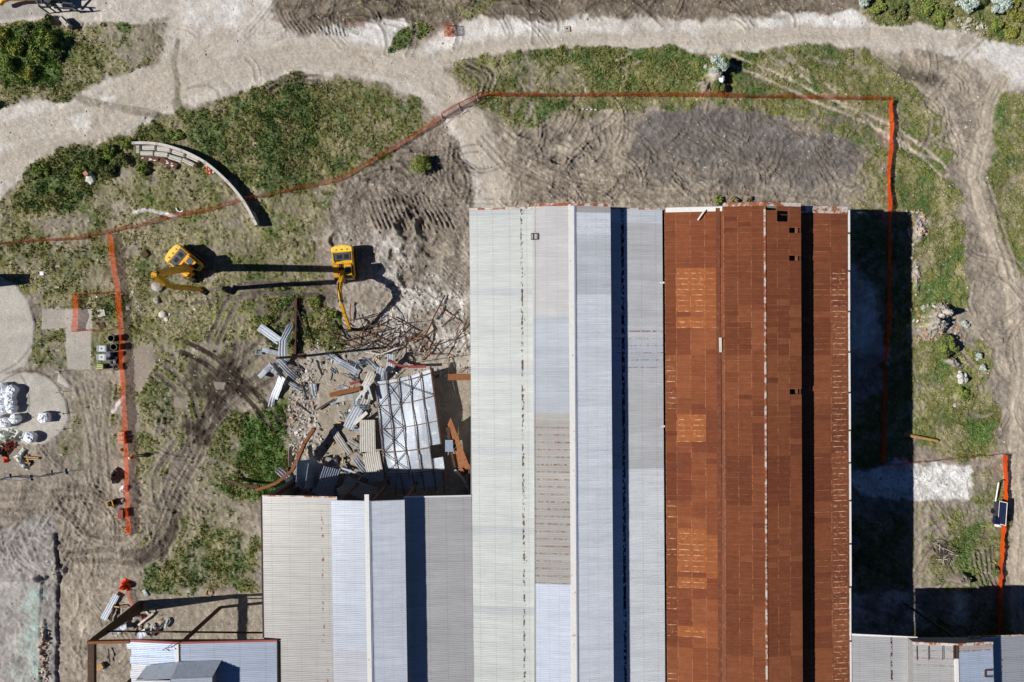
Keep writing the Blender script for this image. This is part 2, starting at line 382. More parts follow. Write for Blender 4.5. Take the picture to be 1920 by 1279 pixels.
# --- grass densities
grassy([(-60,30),(90,36),(140,50),(215,45),(300,60),(318,110),(270,145),(200,150),(140,182),(60,192),(-60,215)], .85, .45)
grassy([(-60,60),(60,45),(125,60),(125,120),(90,165),(20,160),(-60,120)], 1.0, .9)
grassy([(190,60),(300,60),(318,110),(220,150),(180,120)], .5, .3)
grassy([(-60,400),(40,340),(80,298),(150,264),(250,243),(290,222),(330,203),(400,198),(450,178),(500,160),(560,148),(650,146),(720,160),(790,195),(822,224),(740,285),(640,350),(600,460),(600,560),(560,690),(480,640),(300,660),(240,690),(60,690),(60,560),(-60,510)], .60, .35)
grassy([(330,210),(450,180),(560,150),(650,150),(700,170),(720,230),(640,330),(500,370),(430,330),(380,290)], .88, .62)
grassy([(480,150),(570,150),(600,200),(560,330),(480,300)], .96, .8)
grassy([(60,320),(150,268),(280,235),(330,260),(260,300),(200,330),(150,380),(60,400),(20,385)], .95, .75)
grassy([(0,430),(180,430),(200,520),(120,560),(40,540)], .62, .5)
grassy([(640,150),(790,195),(800,235),(700,300),(650,280)], .8, .5)
grassy([(835,130),(870,112),(960,94),(1100,90),(1330,92),(1440,85),(1560,88),(1700,95),(1760,160),(1800,320),(1700,330),(1610,270),(1540,235),(1430,205),(1200,205),(1050,228),(960,240),(905,205),(880,180)], .70, .45)
grassy([(960,94),(1440,86),(1420,150),(1250,160),(1150,150),(1000,110)], .9, .7)
grassy([(1110,92),(1380,92),(1360,140),(1220,185),(1110,160)], .85, .75)
grassy([(1010,185),(1090,185),(1080,210),(1020,205)], .95, .75)
grassy([(1370,120),(1600,90),(1640,170),(1420,180)], .8, .6)
grassy([(1595,230),(1680,190),(1680,400),(1600,390),(1618,300)], .6, .4)
grassy([(1676,200),(1760,250),(1790,400),(1820,560),(1760,640),(1700,600),(1676,400)], .72, .45)
grassy([(1676,270),(1760,300),(1800,380),(1760,410),(1676,390)], .92, .6)
grassy([(1715,440),(1800,420),(1800,560),(1740,620),(1715,580)], .9, .65)
grassy([(1870,160),(1990,150),(1990,560),(1900,520),(1850,330)], .78, .5)
grassy([(1715,640),(1860,640),(1880,850),(1800,860),(1715,830)], .75, .5)
grassy([(1745,690),(1830,680),(1830,760),(1745,760)], .95, .7)
grassy([(1815,770),(1865,780),(1860,860),(1800,850)], .95, .85)
grassy([(1810,870),(1890,870),(1890,1100),(1720,1100),(1720,960),(1815,950)], .55, .6)
grassy([(1785,960),(1830,990),(1815,1080),(1780,1050)], .92, .8)
grassy([(1600,-60),(1990,-60),(1990,92),(1860,70),(1780,58),(1720,38),(1650,42),(1618,25)], .95, .55)
grassy([(1595,400),(1710,400),(1710,520),(1595,500)], .7, .4)
grassy([(1640,500),(1712,520),(1712,880),(1595,870),(1595,760),(1660,740)], .8, .4)
grassy([(1595,960),(1712,960),(1712,1100),(1595,1100)], .75, .4)
grassy([(1640,1200),(1990,1100),(1990,1290),(1820,1290)], .6, .4)
grassy([(240,690),(480,640),(500,760),(470,1000),(490,1110),(300,1110),(255,1040),(245,900)], .45, .4)
grassy([(240,830),(300,800),(300,860),(250,880)], .8, .4); grassy([(270,660),(350,660),(345,760),(290,800),(250,740)], .62, .45); grassy([(400,800),(440,760),(450,860),(380,900),(340,860)], .5, .5); grassy([(560,-10),(960,-10),(960,20),(700,30)], .3, .3); grassy([(860,0),(930,0),(900,30),(850,30)], .7, .5)
grassy([(470,560),(500,540),(620,570),(660,600),(620,660),(500,660)], .85, .75)
grassy([(300,1000),(400,990),(490,1010),(488,1100),(280,1110),(270,1070),(330,1030)], .70, .58)
grassy([(258,1060),(490,1060),(490,1105),(270,1112)], .75, .6)
grassy([(440,780),(548,745),(552,930),(500,960),(442,950),(420,900),(452,860)], .86, .9, 30, 1.1)
grassy([(150,750),(240,700),(240,830),(160,880),(120,860)], .5, .4)
grassy([(340,750),(420,720),(410,800),(350,790)], .55, .5)
grassy([(140,550),(225,550),(228,620),(140,620)], .75, .6)
grassy([(720,95),(780,32),(815,50),(742,100)], 1.0, .8, 5, .3)
grassy([(560,20),(690,20),(690,60),(620,60)], .35, .5)
# --- pale roads
ROAD = [(-60,205),(60,194),(140,182),(200,152),(300,118),(318,60),(320,-60),(500,-60),(508,40),(560,72),(625,74),(690,40),(760,35),(722,95),(770,95),(830,50),(900,28),(960,45),(1150,35),(1250,40),(1400,30),(1600,20),(1640,45),(1720,40),(1790,60),(1860,75),(1990,92),(1990,150),(1870,163),(1850,140),(1780,100),(1700,92),(1560,85),(1330,92),(1100,88),(960,92),(870,112),(830,130),(868,176),(900,215),(935,300),(960,390),(890,390),(862,270),(828,222),(790,190),(720,155),(650,140),(560,140),(500,158),(400,190),(335,200),(325,212),(290,215),(240,238),(150,262),(80,295),(30,345),(-60,420)]
blend(P_(ROAD, 9, .45), 'road', 1, D=.02, S=.12, R_=.45)
blend(P_([(-60,-60),(330,-60),(320,50),(200,42),(100,36),(60,40),(-60,42)], 6, .3), 'road', .95, D=.0, S=.1, R_=.4)
blend(P_([(-60,-60),(60,-60),(90,30),(-60,40)], 8, .2), (C['greyc']*.95), .8, R_=.2)
blend(P_([(330,-60),(500,-60),(505,40),(420,50),(380,60),(340,40)], 24, 1), 'white', .75, patch=.35)
blend(P_([(0,215),(120,195),(260,190),(180,230),(60,260),(-60,300),(-60,215)], 20, .8), 'white', .6)
blend(P_([(200,245),(290,215),(285,228),(180,258)], 10, .5), 'white', .7)
blend(P_([(590,70),(625,52),(740,36),(765,45),(722,95),(660,85)], 8, .5), 'white', .8)
blend(P_([(790,95),(830,55),(900,28),(905,60),(830,100)], 8, .5), 'white', .6)
blend(P_([(905,40),(1230,38),(1250,55),(1280,70),(1100,72),(960,80),(905,70)], 14, .8), 'white', .75, patch=.4)
blend(P_([(1400,35),(1600,20),(1640,45),(1600,50),(1440,50)], 10, .6), 'chalk', .7, patch=.4)
blend(P_([(1740,68),(1860,75),(1990,90),(1990,152),(1875,158),(1850,110)], 14, .6), 'white', .8)
blend(P_([(280,45),(320,50),(300,110),(270,90)], 10, 1), 'soil', .6, D=.2)
# soft tan wheel bands
for pts, wd in (([(-60,330),(60,290),(180,250),(330,165),(500,115),(640,105),(760,125),(850,180),(900,260),(940,380)], 26),
                ([(830,110),(960,80),(1200,74),(1450,66),(1650,66),(1800,85),(1850,120),(1880,170)], 13), ([(-60,260),(140,215),(300,140),(420,70)], 22)):
    sl_, V, U = stroke(smooth(pts), wd+10, .15); m = ss(wd+8, wd-8, np.abs(V)) * .8
    st = vn(V/2.2, U/160, 5)*.6 + vn(V/5, U/90, 6)*.4
    c = C['road']*.86*np.array([1.03, 1, .94])
    G_col[sl_] = G_col[sl_]*(1-m[..., None]) + (c*(.80+.36*st)[..., None])*m[..., None]
    G_z[sl_] += (st-.5)*.05*m
# mud and weeds carried across the road
for pts, hf, a_ in (([(140,178),(165,190),(205,199),(245,205),(285,214),(300,222)], 7, .6), ([(333,78),(327,120),(332,150),(330,180),(336,202)], 4.5, .85), ([(330,190),(333,206)], 8, .9), ([(392,160),(405,172),(414,188)], 2.5, .5), ([(420,158),(430,168),(437,182)], 4, .45), ([(350,166),(390,160)], 1.5, .6), ([(60,170),(130,185)], 5, .4), ([(950,0),(978,40),(990,62)], 2, .5), ([(300,215),(250,213),(242,206)], 3, .6)):
    sl_, V, U = stroke(smooth(pts), hf+6, .12); m = ss(hf+3, hf-2, np.abs(V))*a_*(.55+.6*N12[sl_]); m = np.clip(m, 0, 1)
    G_col[sl_] = G_col[sl_]*(1-m[..., None]) + C['dirt']*.72*m[..., None]; G_D[sl_] = np.maximum(G_D[sl_], m*.45); G_R[sl_] = np.maximum(G_R[sl_], m)
for _i in range(26):                                     # pale and dirty blotches on the road
    _r = random.Random(900+_i); _x, _y = _r.choice(((60,260),(150,225),(260,180),(400,110),(420,50),(550,100),(650,110),(780,130),(880,70),(1000,60),(1150,55),(1300,55),(1500,45),(1650,60),(1800,85),(1880,110)))
    _x += _r.uniform(-50, 50); _y += _r.uniform(-12, 12); _w = _r.uniform(14, 40); _h = _r.uniform(5, 14)
    blend(P_([(_x-_w,_y),(_x-_w*.3,_y-_h),(_x+_w,_y-_h*.4),(_x+_w*.5,_y+_h)], 8, 1.2), _r.choice(('white','white','tan','dirt')), _r.uniform(.35, .7))
# right-hand track
for pts, wd, a in (([(1880,150),(1858,190),(1848,240),(1832,290),(1826,340),(1850,420),(1880,500),(1898,570),(1912,680),(1905,800),(1900,900),(1908,1000),(1915,1290)], 17, .95),
                   ([(1650,95),(1720,150),(1770,210),(1800,280),(1822,330)], 13, .7), ([(1700,100),(1755,130),(1790,150)], 8, .5), ([(1800,130),(1840,200),(1840,260)], 12, .6),
                   ([(1820,560),(1800,600),(1850,640),(1890,700)], 9, .6), ([(1730,960),(1730,1100)], 14, .5)):
    sl_, V, U = stroke(smooth(pts), wd+12, .25); m = ss(wd+8, wd-8, np.abs(V)) * a
    st = vn(V/2.4, U/120, 7)*.6 + vn(V/6, U/70, 8)*.4; rut = np.exp(-((np.abs(V)-wd*.5)/(wd*.25))**2)
    c = C['tan']*1.12*(.80+.36*st+.14*rut)[..., None]
    G_col[sl_] = G_col[sl_]*(1-m[..., None]) + c*m[..., None]
    G_z[sl_] += ((st-.5)*.10 - rut*.04)*m; G_D[sl_] *= 1-m*.85*(.4+.6*rut); G_R[sl_] = G_R[sl_]*(1-m)+.6*m
# pairs of wheel ruts across grass
for pts, gap, a in (([(1335,95),(1440,140),(1530,182),(1600,210),(1680,250),(1770,322)], 8.5, 1), ([(1440,95),(1540,160),(1580,190)], 7, .5),
                    ([(1560,205),(1600,205),(1690,275),(1760,300)], 0, .8)):
    sl_, V, U = stroke(smooth(pts), gap+10, .12); r = np.exp(-((np.abs(V)-gap)/3.6)**2)*a*(.7+.3*vn(U/22, V/5, 9))
    G_col[sl_] = G_col[sl_]*(1-r[..., None]) + C['tan']*1.3*r[..., None]; G_D[sl_] *= 1-r*.95; G_z[sl_] -= r*.06
# chalk strip: white through sun and shade
blend(P_([(1592,885),(1665,872),(1720,872),(1812,868),(1818,935),(1720,945),(1660,930),(1592,905)], 9, .7), 'chalk', .95, D=.0, S=.5, R_=1.0)
blend(P_([(1720,905),(1812,900),(1818,935),(1722,945)], 14, 1), 'dirt', .5, patch=.3)
# ------- mud tracks, dozer treads
def tread(pts, half, per, dark, a=1.0, depth=.085, col='mud', sm=6, kill=.9, straight=True):
    sl_, V, U = stroke(smooth(pts, sm), half+4, .04); m = ss(half+1.5, half-1.5, np.abs(V))
    ph = U + (0 if straight else np.abs(V)*.8); cl = .5+.5*np.sin(ph/per*2*math.pi)
    br = ss(.2, .6, vn(U/30, V/9, 12)+.25)*a; k = (m*br*min(1, dark*1.2))[..., None]
    G_col[sl_] = G_col[sl_]*(1-k) + (C[col]*(.75+.4*cl)[..., None])*k
    G_z[sl_] += m*br*(cl-.6)*depth + np.exp(-((np.abs(V)-half-1.5)/2)**2)*depth*.8*br
    G_D[sl_] *= 1-m*kill*br; G_S[sl_] *= 1-m*.5
def pair(pts, gap, half, per, dark, **kw):
    P2 = smooth(pts, 5)
    for s in (-1, 1):
        o = []
        for i, (x, y) in enumerate(P2):
            a = P2[max(i-1, 0)]; b = P2[min(i+1, len(P2)-1)]; L = math.hypot(b[0]-a[0], b[1]-a[1]) or 1
            o.append((x - s*gap*(b[1]-a[1])/L, y + s*gap*(b[0]-a[0])/L))
        tread(o, half, per, dark, sm=1, **kw)
# dark churned area in the middle left
blend(P_([(340,655),(385,650),(440,690),(500,735),(500,748),(440,760),(420,800),(400,845),(355,850),(330,820),(345,790),(350,720)], 12, .8), 'mud', .95, D=.15, R_=1.4, patch=.22)
blend(P_([(470,530),(540,535),(620,525),(640,560),(560,590),(480,600)], 14, .8), 'mud', .6, D=.25, patch=.4)
blend(P_([(250,1040),(300,1010),(330,960),(340,960),(330,1010),(300,1050),(260,1058)], 8, .4), 'mud', .85, D=.02)
for a in ([(345,650),(400,680),(470,740),(520,800)], [(455,640),(440,700),(400,770),(370,850),(340,900),(310,990),(290,1035),(230,1045)], [(300,690),(350,740),(365,830),(330,900),(300,980)],
          [(510,700),(440,745),(395,790),(360,820)], [(340,830),(300,900),(310,960)]):
    pair(a, 10, 4.6, 5.2, .95 if a[0][1] < 700 and a[-1][1] < 900 else .42)
for a in ([(560,570),(500,640),(440,690)], [(400,640),(440,560),(470,540),(600,545)], [(360,560),(420,550),(480,548)]):
    pair(a, 9, 4, 4.6, .5)
for a in ([(130,1040),(200,1030),(260,1040),(300,1000),(330,930)], [(140,1050),(220,1052),(270,1058),(310,1020)], [(120,960),(170,1000),(230,1010)], [(120,905),(200,930),(250,1000)]):
    tread(a, 5, 4.8, .6, col='soil')
for a in ([(870,122),(905,150),(900,185)], [(880,120),(920,140),(912,175)], [(560,150),(520,158),(500,172)], [(600,146),(540,150),(505,165)], [(855,290),(880,340),(870,380)], [(850,270),(846,330),(858,360)]):
    pair(a, 5, 2.5, 6, .55, depth=.09)
# big parallel rakes above the excavator
for i in range(17):
    x = 690 + i*8.2; tread([(x, 368+abs(9-i)*1.5), (x+6+i*.6, 400), (x+18+i*.8, 428)], 2.6, 60, .5, depth=.13, col='soil')
for i in range(12):
    y = 468 + i*8; tread([(845-i*1.5, y-36), (862, y), (884, y+22)], 2.2, 60, .45, depth=.12, col='soil')
for i in range(9): tread([(520+i*8, 20+i*2), (528+i*8, 40), (545+i*8, 62)], 1.9, 40, .4, depth=.10, col='soil')
for i in range(7): tread([(600+i*7, 34), (602+i*7, 50), (606+i*7, 66)], 1.6, 40, .4, depth=.10, col='soil')
for i in range(5): tread([(1822+i*9, 1040-i*3), (1826+i*9, 1070), (1836+i*9, 1098)], 2.2, 40, .6, depth=.14, col='mud')
for i in range(8): tread([(745+i*6, 498), (758+i*5, 520), (770+i*7, 545)], 1.8, 40, .3, depth=.10, col='soil')
# scooped pits with lit and shaded rims (real relief)
def pit(cx, cy, rx, ry, dep, ang=0, rim=.3):
    sl_ = bb([(cx-rx*1.8, cy-rx*1.8), (cx+rx*1.8, cy+rx*1.8)], 4); x = PX[sl_]-cx+N_f1[sl_]*6; y = PY[sl_]-cy+N_f2[sl_]*6
    c, s = math.cos(ang), math.sin(ang); u = (x*c+y*s)/rx; v = (-x*s+y*c)/ry; r = np.sqrt(u*u+v*v)
    G_z[sl_] += -dep*ss(1.05, .55, r) + dep*rim*np.exp(-((r-1.15)/.18)**2)
    k = ss(1.1, .6, r)[..., None]*.5; G_col[sl_] = G_col[sl_]*(1-k) + C['soil']*.9*k; G_D[sl_] *= 1-ss(1.3, .8, r)
for a in ((760,428,17,24,.5,-.3), (797,430,15,26,.5,-.4), (776,396,14,12,.3,0), (763,470,12,16,.25,.3), (760,520,12,22,.35,-.35), (806,472,24,11,.3,.5), (735,478,8,12,.2,0), (628,450,12,14,.3,0), (700,600,14,10,.2,0),
          (1045,300,14,10,.3,.3), (990,255,20,7,.25,.2)): pit(*a)
def mound(cx, cy, rx, ry, h, ang=0, p=1.0, col=None, rough=.35, S=None, D=None):
    sl_ = bb([(cx-rx*1.5-ry, cy-rx*1.5-ry), (cx+rx*1.5+ry, cy+rx*1.5+ry)], 4); x = PX[sl_]-cx+N_f1[sl_]*8; y = PY[sl_]-cy+N_f2[sl_]*8
    c, s = math.cos(ang), math.sin(ang); u = (x*c+y*s)/rx; v = (-x*s+y*c)/ry; r = np.sqrt(u*u+v*v); m = ss(1.1, .25, r)
    G_z[sl_] += h*m*(1+rough*(N12[sl_]-.5)*2) + (N5[sl_]-.5)*rough*.5*m
    if col: k = ss(1.2, .8, r)[..., None]*.8; G_col[sl_] = G_col[sl_]*(1-k) + (C[col] if isinstance(col, str) else col)*(.75+.5*N12[sl_])[..., None]*k
    if S is not None: G_S[sl_] = np.maximum(G_S[sl_], S*m)
    if D is not None: G_D[sl_] = G_D[sl_]*(1-m)+D*m
mound(1798,1084,22,13,1.4,0,col='dirt',D=.1); mound(1750,600,26,42,1.5,.4,col='rubble',S=1,D=.1,rough=.8); mound(1785,680,22,10,.9,.3,col='rubble',S=.8,D=.2)
mound(1795,710,14,10,.6,0,col='rubble',S=1); mound(1342,140,18,26,1.3,0,col='rubble',S=1,D=.2); mound(1318,160,20,14,.6,0,col='dirt',S=.6,D=.2)
mound(1722,430,14,34,.4,0,col='rubble',S=1,D=.1,rough=.8); mound(1716,520,8,36,.25,0,col='rubble',S=1,D=.1); mound(90,70,36,45,.7,0); mound(1445,388,60,8,.7,0,col='soil',D=.3)
mound(1830,50,60,30,.4,0); mound(75,1080,16,9,.7,0,col='rubble',S=1,D=0,rough=.9); mound(112,1068,14,10,.7,0,col='rubble',S=1,D=0,rough=.9)
mound(85,1200,7,60,.3,0,col='rubble',S=.9,D=0,rough=.9); mound(1755,1030,22,16,.3,0,col='soil',D=.1,rough=.9); mound(300,790,30,40,.25,0,S=.5)
# random curved dozer marks over the bare areas
rg = random.Random(3)
for (cx, cy, rx, ry, n, col, dk) in ((1290,300,330,80,95,'soil',.30), (1020,320,90,60,26,'soil',.28), (760,330,110,50,26,'mud',.3), (800,560,90,90,34,'soil',.25), (1060,12,420,22,60,'mud',.28),
                                     (640,18,110,30,22,'mud',.3), (190,960,90,80,34,'soil',.3), (60,980,90,70,22,'soil',.25), (1740,190,80,80,22,'soil',.25), (1760,1000,40,70,12,'soil',.25), (340,880,60,120,16,'mud',.25),
                                     (1850,620,60,160,22,'soil',.2), (200,1180,60,90,14,'soil',.25), (1330,350,280,30,34,'soil',.3), (420,100,120,60,5,'dirt',.2), (60,790,60,50,8,'dirt',.35)):
    for _ in range(n):
        x = cx + rg.uniform(-rx, rx); y = cy + rg.uniform(-ry, ry); a = rg.gauss(0, .55) if cy < 400 else rg.uniform(0, 3.14); L = rg.uniform(30, 95); b = rg.uniform(-1, 1)
        pts = [(x, y)]
        for k in range(4): a += b*.35; x += math.cos(a)*L/4; y += math.sin(a)*L/4; pts.append((x, y))
        if rg.random() < .5: tread(pts, rg.uniform(3, 4.6), rg.choice((4.6, 5, 6)), dk, depth=.09, col=col, sm=3, kill=.6)
        else: pair(pts, rg.uniform(3.5, 7), rg.uniform(1, 1.8), 30, dk*1.3, depth=.10, col=col, kill=.6)
for pts in ([(870,640),(850,580),(800,540),(740,520),(700,470)], [(700,640),(720,560),(790,500),(870,470)], [(860,560),(800,600),(760,640)], [(640,400),(720,370),(800,340),(860,300)], [(900,260),(960,320),(1060,360),(1200,375),(1400,370),(1560,380)], [(930,240),(1000,290),(1100,330),(1250,340)],
            [(0,930),(90,925),(180,930),(235,980)], [(0,960),(80,970),(150,1010)], [(150,720),(170,800),(180,900),(150,1000)], [(205,720),(195,820),(200,900)], [(1840,330),(1870,420),(1900,520)], [(1290,250),(1400,300),(1560,290)], [(1250,300),(1350,330),(1500,310),(1590,270)]):
    pair(pts, 6.5, 3.0, 5, .38, col='soil', depth=.08)
# straight-ish fine scrape lines on the roads' verges and yard
for (pts, half) in (([(170,700),(180,820),(190,960)], 30), ([(150,1060),(165,1290)], 22), ([(185,700),(170,800),(160,880)], 14)):
    sl_, V, U = stroke(smooth(pts), half+6, .1); m = ss(half+4, half-8, np.abs(V)); st = vn(V/2.6, U/70, 14)*.6+vn(V/6, U/40, 15)*.4
    G_col[sl_] *= (1-m*.22+ m*.44*st)[..., None]; G_z[sl_] += (st-.5)*.12*m; G_D[sl_] *= 1-m*.4
# concrete slabs on the left
def slab(pts, h, col='conc', a=.95, streak=True):
    sl_, m = poly(pts, 2.2, .08); nz = (.90+.2*N40[sl_])*(.93+.14*N12[sl_])
    m2 = m*a; G_col[sl_] = G_col[sl_]*(1-m2[..., None]) + C[col]*nz[..., None]*m2[..., None]
    G_z[sl_] = G_z[sl_]*(1-m) + (h+(G_z[sl_])*.06)*m; G_D[sl_] *= 1-m; G_R[sl_] = G_R[sl_]*(1-m)+.15*m; G_S[sl_] *= 1-m*.9
slab([(-60,515),(0,518),(35,538),(55,570),(66,610),(62,660),(48,688),(0,705),(-60,705)], .12)
slab([(-60,705),(30,700),(70,700),(100,712),(125,752),(130,785),(112,815),(85,832),(55,833),(0,820),(-60,820)], .12)
slab([(-60,835),(76,852),(75,885),(-60,890)], .05, 'dirt')
slab([(122,580),(172,580),(172,692),(128,692),(122,640)], .06, (178,171,162) and 'conc', .7)
slab([(78,580),(130,582),(130,618),(78,618)], .05, 'conc', .6); slab([(112,698),(136,722),(130,727),(110,716)], .2); slab([(250,655),(285,640),(290,680),(262,740),(245,720),(240,690)], .03, 'dirt', .8)
slab([(240,760),(262,765),(260,810),(242,812)], .03, 'dirt', .8); slab([(325,745),(355,746),(352,765),(324,765)], .02, 'dirt', .6)
slab([(400,716),(424,718),(420,732),(404,730)], .03, 'dirt', .8)
# arcs scored on the slabs
for pts in ([(0,718),(25,704),(50,696),(80,700),(100,715),(115,730)], [(40,704),(52,725),(56,760),(48,790),(20,810)], [(0,700),(35,680),(60,650)], [(60,700),(70,690)]):
    sl_, V, U = stroke(smooth(pts), 6, .05); m = np.exp(-(V/1.8)**2)*.45; G_col[sl_] *= (1-m)[..., None]
# raised slab at lower left with a sharp face, and a ditch with its shadow strip darkened in the colour
sl_, m = poly([(-60,1010),(108,1000),(110,1060),(109,1150),(110,1290),(-60,1290)], 2.5, .22); G_z[sl_] += .30*m*(.6+.8*N40[sl_])
sl_, V, U = stroke([(110,1010),(112,1060),(109,1100),(113,1180),(111,1290)], 9, .3); _k = ss(.25, .6, fbm(30, 701, 3))[sl_]; G_z[sl_] -= .20*np.exp(-(V/3.0)**2)*_k; G_col[sl_] *= (1-.35*np.exp(-(V/4)**2)*_k)[..., None]
sl_, m = poly([(-60,1088),(81,1088),(78,1290),(-60,1290)], 1.8, .04); G_z[sl_] += .15*m
# pale stripe and streaks
sl_, V, U = stroke(smooth([(252,399),(275,394),(300,398),(330,406)]), 6, .12); m = ss(4.5, 2.5, np.abs(V)); G_col[sl_] = G_col[sl_]*(1-m[..., None])+C['white']*m[..., None]; G_D[sl_] *= 1-m; G_z[sl_] += .05*m
sl_, V, U = stroke([(210,772),(218,760),(230,744)], 6, .1); m = ss(4.2, 2.2, np.abs(V)); G_col[sl_] = G_col[sl_]*(1-m[..., None])+C['white']*m[..., None]; G_D[sl_] *= 1-m
for pts in ([(1167,185),(1160,205),(1165,170)], [(1185,160),(1170,125),(1200,105)], [(1100,150),(1080,145)]):
    pass
for pts, a in (([(1098,178),(1092,150),(1080,138)],.6), ([(1162,170),(1175,135),(1160,120)],.7), ([(1155,115),(1185,98)],.8), ([(1175,125),(1200,115)],.7), ([(540,520),(542,480)],.5), ([(1000,200),(1002,230)],.5), ([(985,170),(970,145)],.5), ([(158,80),(128,90),(122,120)],0)):
    sl_, V, U = stroke(pts, 6, .1); m = ss(4, 1.5, np.abs(V))*a; G_col[sl_] = G_col[sl_]*(1-m[..., None])+C['tan']*m[..., None]; G_D[sl_] *= 1-m
# dark crack through the left bank
sl_, V, U = stroke(smooth([(158,42),(145,62),(132,80),(124,102),(122,125)]), 5, .08); m = np.exp(-(V/1.3)**2)*.9; G_z[sl_] -= .25*m; G_col[sl_] *= (1-.5*m)[..., None]
sl_, m = poly([(1470,120),(1480,110),(1720,125),(1770,150),(1740,160),(1690,130)], 14, .7); G_D[sl_] *= 1-.6*m
blend(P_([(1680,118),(1700,112),(1760,140),(1775,152),(1740,158),(1700,138)], 12, .8), 'mud', .75, D=.1)
blend(P_([(655,38),(690,40),(688,52),(650,52)], 8, .6), 'red', .6)
# --- fine mottling of the bare soil: darker crumbs and paler dust
mot = fbm(9, 301, 4, .7); mot2 = fbm(28, 311, 4, .65)
G_col *= (1 + (mot-.5)*.42*np.clip(G_R, .15, 1.3) + (mot2-.5)*.26*np.clip(G_R, .25, 1))[..., None]
dkc = ss(.62, .8, fbm(18, 321, 5, .7))*np.clip(G_R-.3, 0, 1)*.45; G_col = G_col*(1-dkc[..., None]) + C['soil']*.85*dkc[..., None]
# --- curved scrape lines (blade and wheel marks) following a slowly turning flow
_a = fbm(230, 401, 3) - .5; _b = fbm(230, 411, 3) - .5
_y = PY + 130*_a + 26*N_warp2; _x = PX + 130*_b + 26*N_warp1
sA = vn(_y/2.9, _x/46, 421)*.65 + vn(_y/6.5, _x/70, 422)*.35; sB = vn((_y*.5+_x*.87)/2.9, (_x*.5-_y*.87)/40, 423)*.65 + vn((_y*.5+_x*.87)/7, (_x*.5-_y*.87)/60, 424)*.35
_m = ss(.42, .58, fbm(90, 431, 3)); STK = sA*(1-_m)+sB*_m; STK = np.clip((STK-.5)*1.5+.5, 0, 1)
STM = ss(.42, .62, fbm(75, 441, 4)); G_col *= (1 + (STK-.5)*.22*np.clip(G_R, .35, 1.2)*STM)[..., None]
# --- compose grass over soil
_dm = np.clip(G_D*1.3-.1, 0, .62)[..., None]*ss(.25, .7, fbm(45, 501, 5, .6))[..., None]; G_col = G_col*(1-_dm)+C['dead']*(.8+.4*N12)[..., None]*_dm
gn = fbm(26, 81, 5, .62)*.55 + N5*.18 + N12*.27; th = 1.0 - G_D*.88
G_g = ss(th-.24, th+.14, gn)*ss(0, .1, G_D)
hue = np.clip(G_V*.95 + (fbm(34, 91, 5, .6)-.5)*1.15, 0, 1)
c1 = C['dry']*(1-ss(.15, .42, hue)[..., None]) + C['olive']*ss(.15, .42, hue)[..., None]
c1 = c1*(1-ss(.55, .85, hue)[..., None]) + C['lush']*ss(.55, .85, hue)[..., None]
dk = ss(.60, .80, N5*.5+N12*.5)[..., None]; c1 = c1*(1-.30*dk) + C['deep']*.30*dk; _br = ss(.8, .95, G_V)[..., None]; c1 = c1*(1-.4*_br) + np.array(lin((86,124,46)))*(.8+.4*N12)[..., None]*.4*_br
pale = ss(.60, .78, fbm(9, 101, 4, .65))[..., None]*(1-ss(.6, .95, G_V))[..., None]; c1 = c1*(1-.32*pale) + C['dry']*1.05*.32*pale
c1 *= (.86+.28*N3)[..., None]*(.82+.36*fbm(60, 601, 4))[..., None]
G_col = G_col*(1-G_g[..., None]*.88) + c1*G_g[..., None]*.88
G_col *= (1 + (N3-.5)*.30*np.clip(G_R, .2, 1.4))[..., None]*(1+(fbm(7,131,3)-.5)*.22*np.clip(G_R,.2,1.4))[..., None]
G_z += ((N40-.5)*.22 + (N12-.5)*.09 + (N5-.5)*.09 + (N3-.5)*.09 + (STK-.5)*.045*(1-G_g)*STM)*np.clip(G_R, 0, 2)*.9 + G_g*(.03+.11*(N5-.3)*G_V+.05*(N3-.5))
# pale grit speckle
sp = (np.random.default_rng(5).random(SH) > 1-.05*G_S-.004) & (GX[None, :] > -70); G_col[sp] = G_col[sp]*.4 + C['chalk']*.6*.9
far = np.clip((np.abs(PX-960)-1230)/400, 0, 1) + np.clip((np.abs(PY-640)-910)/400, 0, 1); far = np.clip(far, 0, 1)
G_z *= (1-far); G_col = G_col*(1-far[..., None]) + C['olive']*1.2*far[..., None]
G_col = np.clip(G_col, .006, .85)
def gz(px, py):                                    # ground height at a ground point given in pixels
    i = int(np.clip(np.searchsorted(GX, px), 0, len(GX)-1)); j = int(np.clip(np.searchsorted(GY, py), 0, len(GY)-1)); return float(G_z[j, i])
def GP(px, py, z=0.0): p = W(px, py, 0); return Vector((p.x, p.y, gz(px, py)+z))
t = NT('ground_earth'); at = t.n('Attribute', attribute_name='col'); P = t.n('NewGeometry').outputs['Position']
col = t.scale(at.outputs['Color'], t.ramp(t.noise(5.5, 4, .75, P), .3, .7, .78, 1.22))
col = t.scale(col, t.ramp(t.noise(16, 3, .6, P), .35, .65, .84, 1.16))
t.bump(t.math('MULTIPLY', t.noise(9, 6, .7, P), at.outputs['Alpha']), .7, .07); t.fin(col, .95, 0, .15); M['ground'] = t.m
me = bpy.data.meshes.new('ground'); ny, nx = SH
co = np.empty((ny*nx, 3), np.float32); co[:, 0] = ((PX-960)*K).ravel(); co[:, 1] = ((639.5-PY)*K).ravel(); co[:, 2] = G_z.ravel()
idx = np.arange(ny*nx).reshape(ny, nx); q = np.stack([idx[:-1, :-1], idx[1:, :-1], idx[1:, 1:], idx[:-1, 1:]], -1).reshape(-1, 4)
me.vertices.add(len(co)); me.vertices.foreach_set('co', co.ravel()); me.loops.add(q.size); me.loops.foreach_set('vertex_index', q.ravel().astype(np.int32))
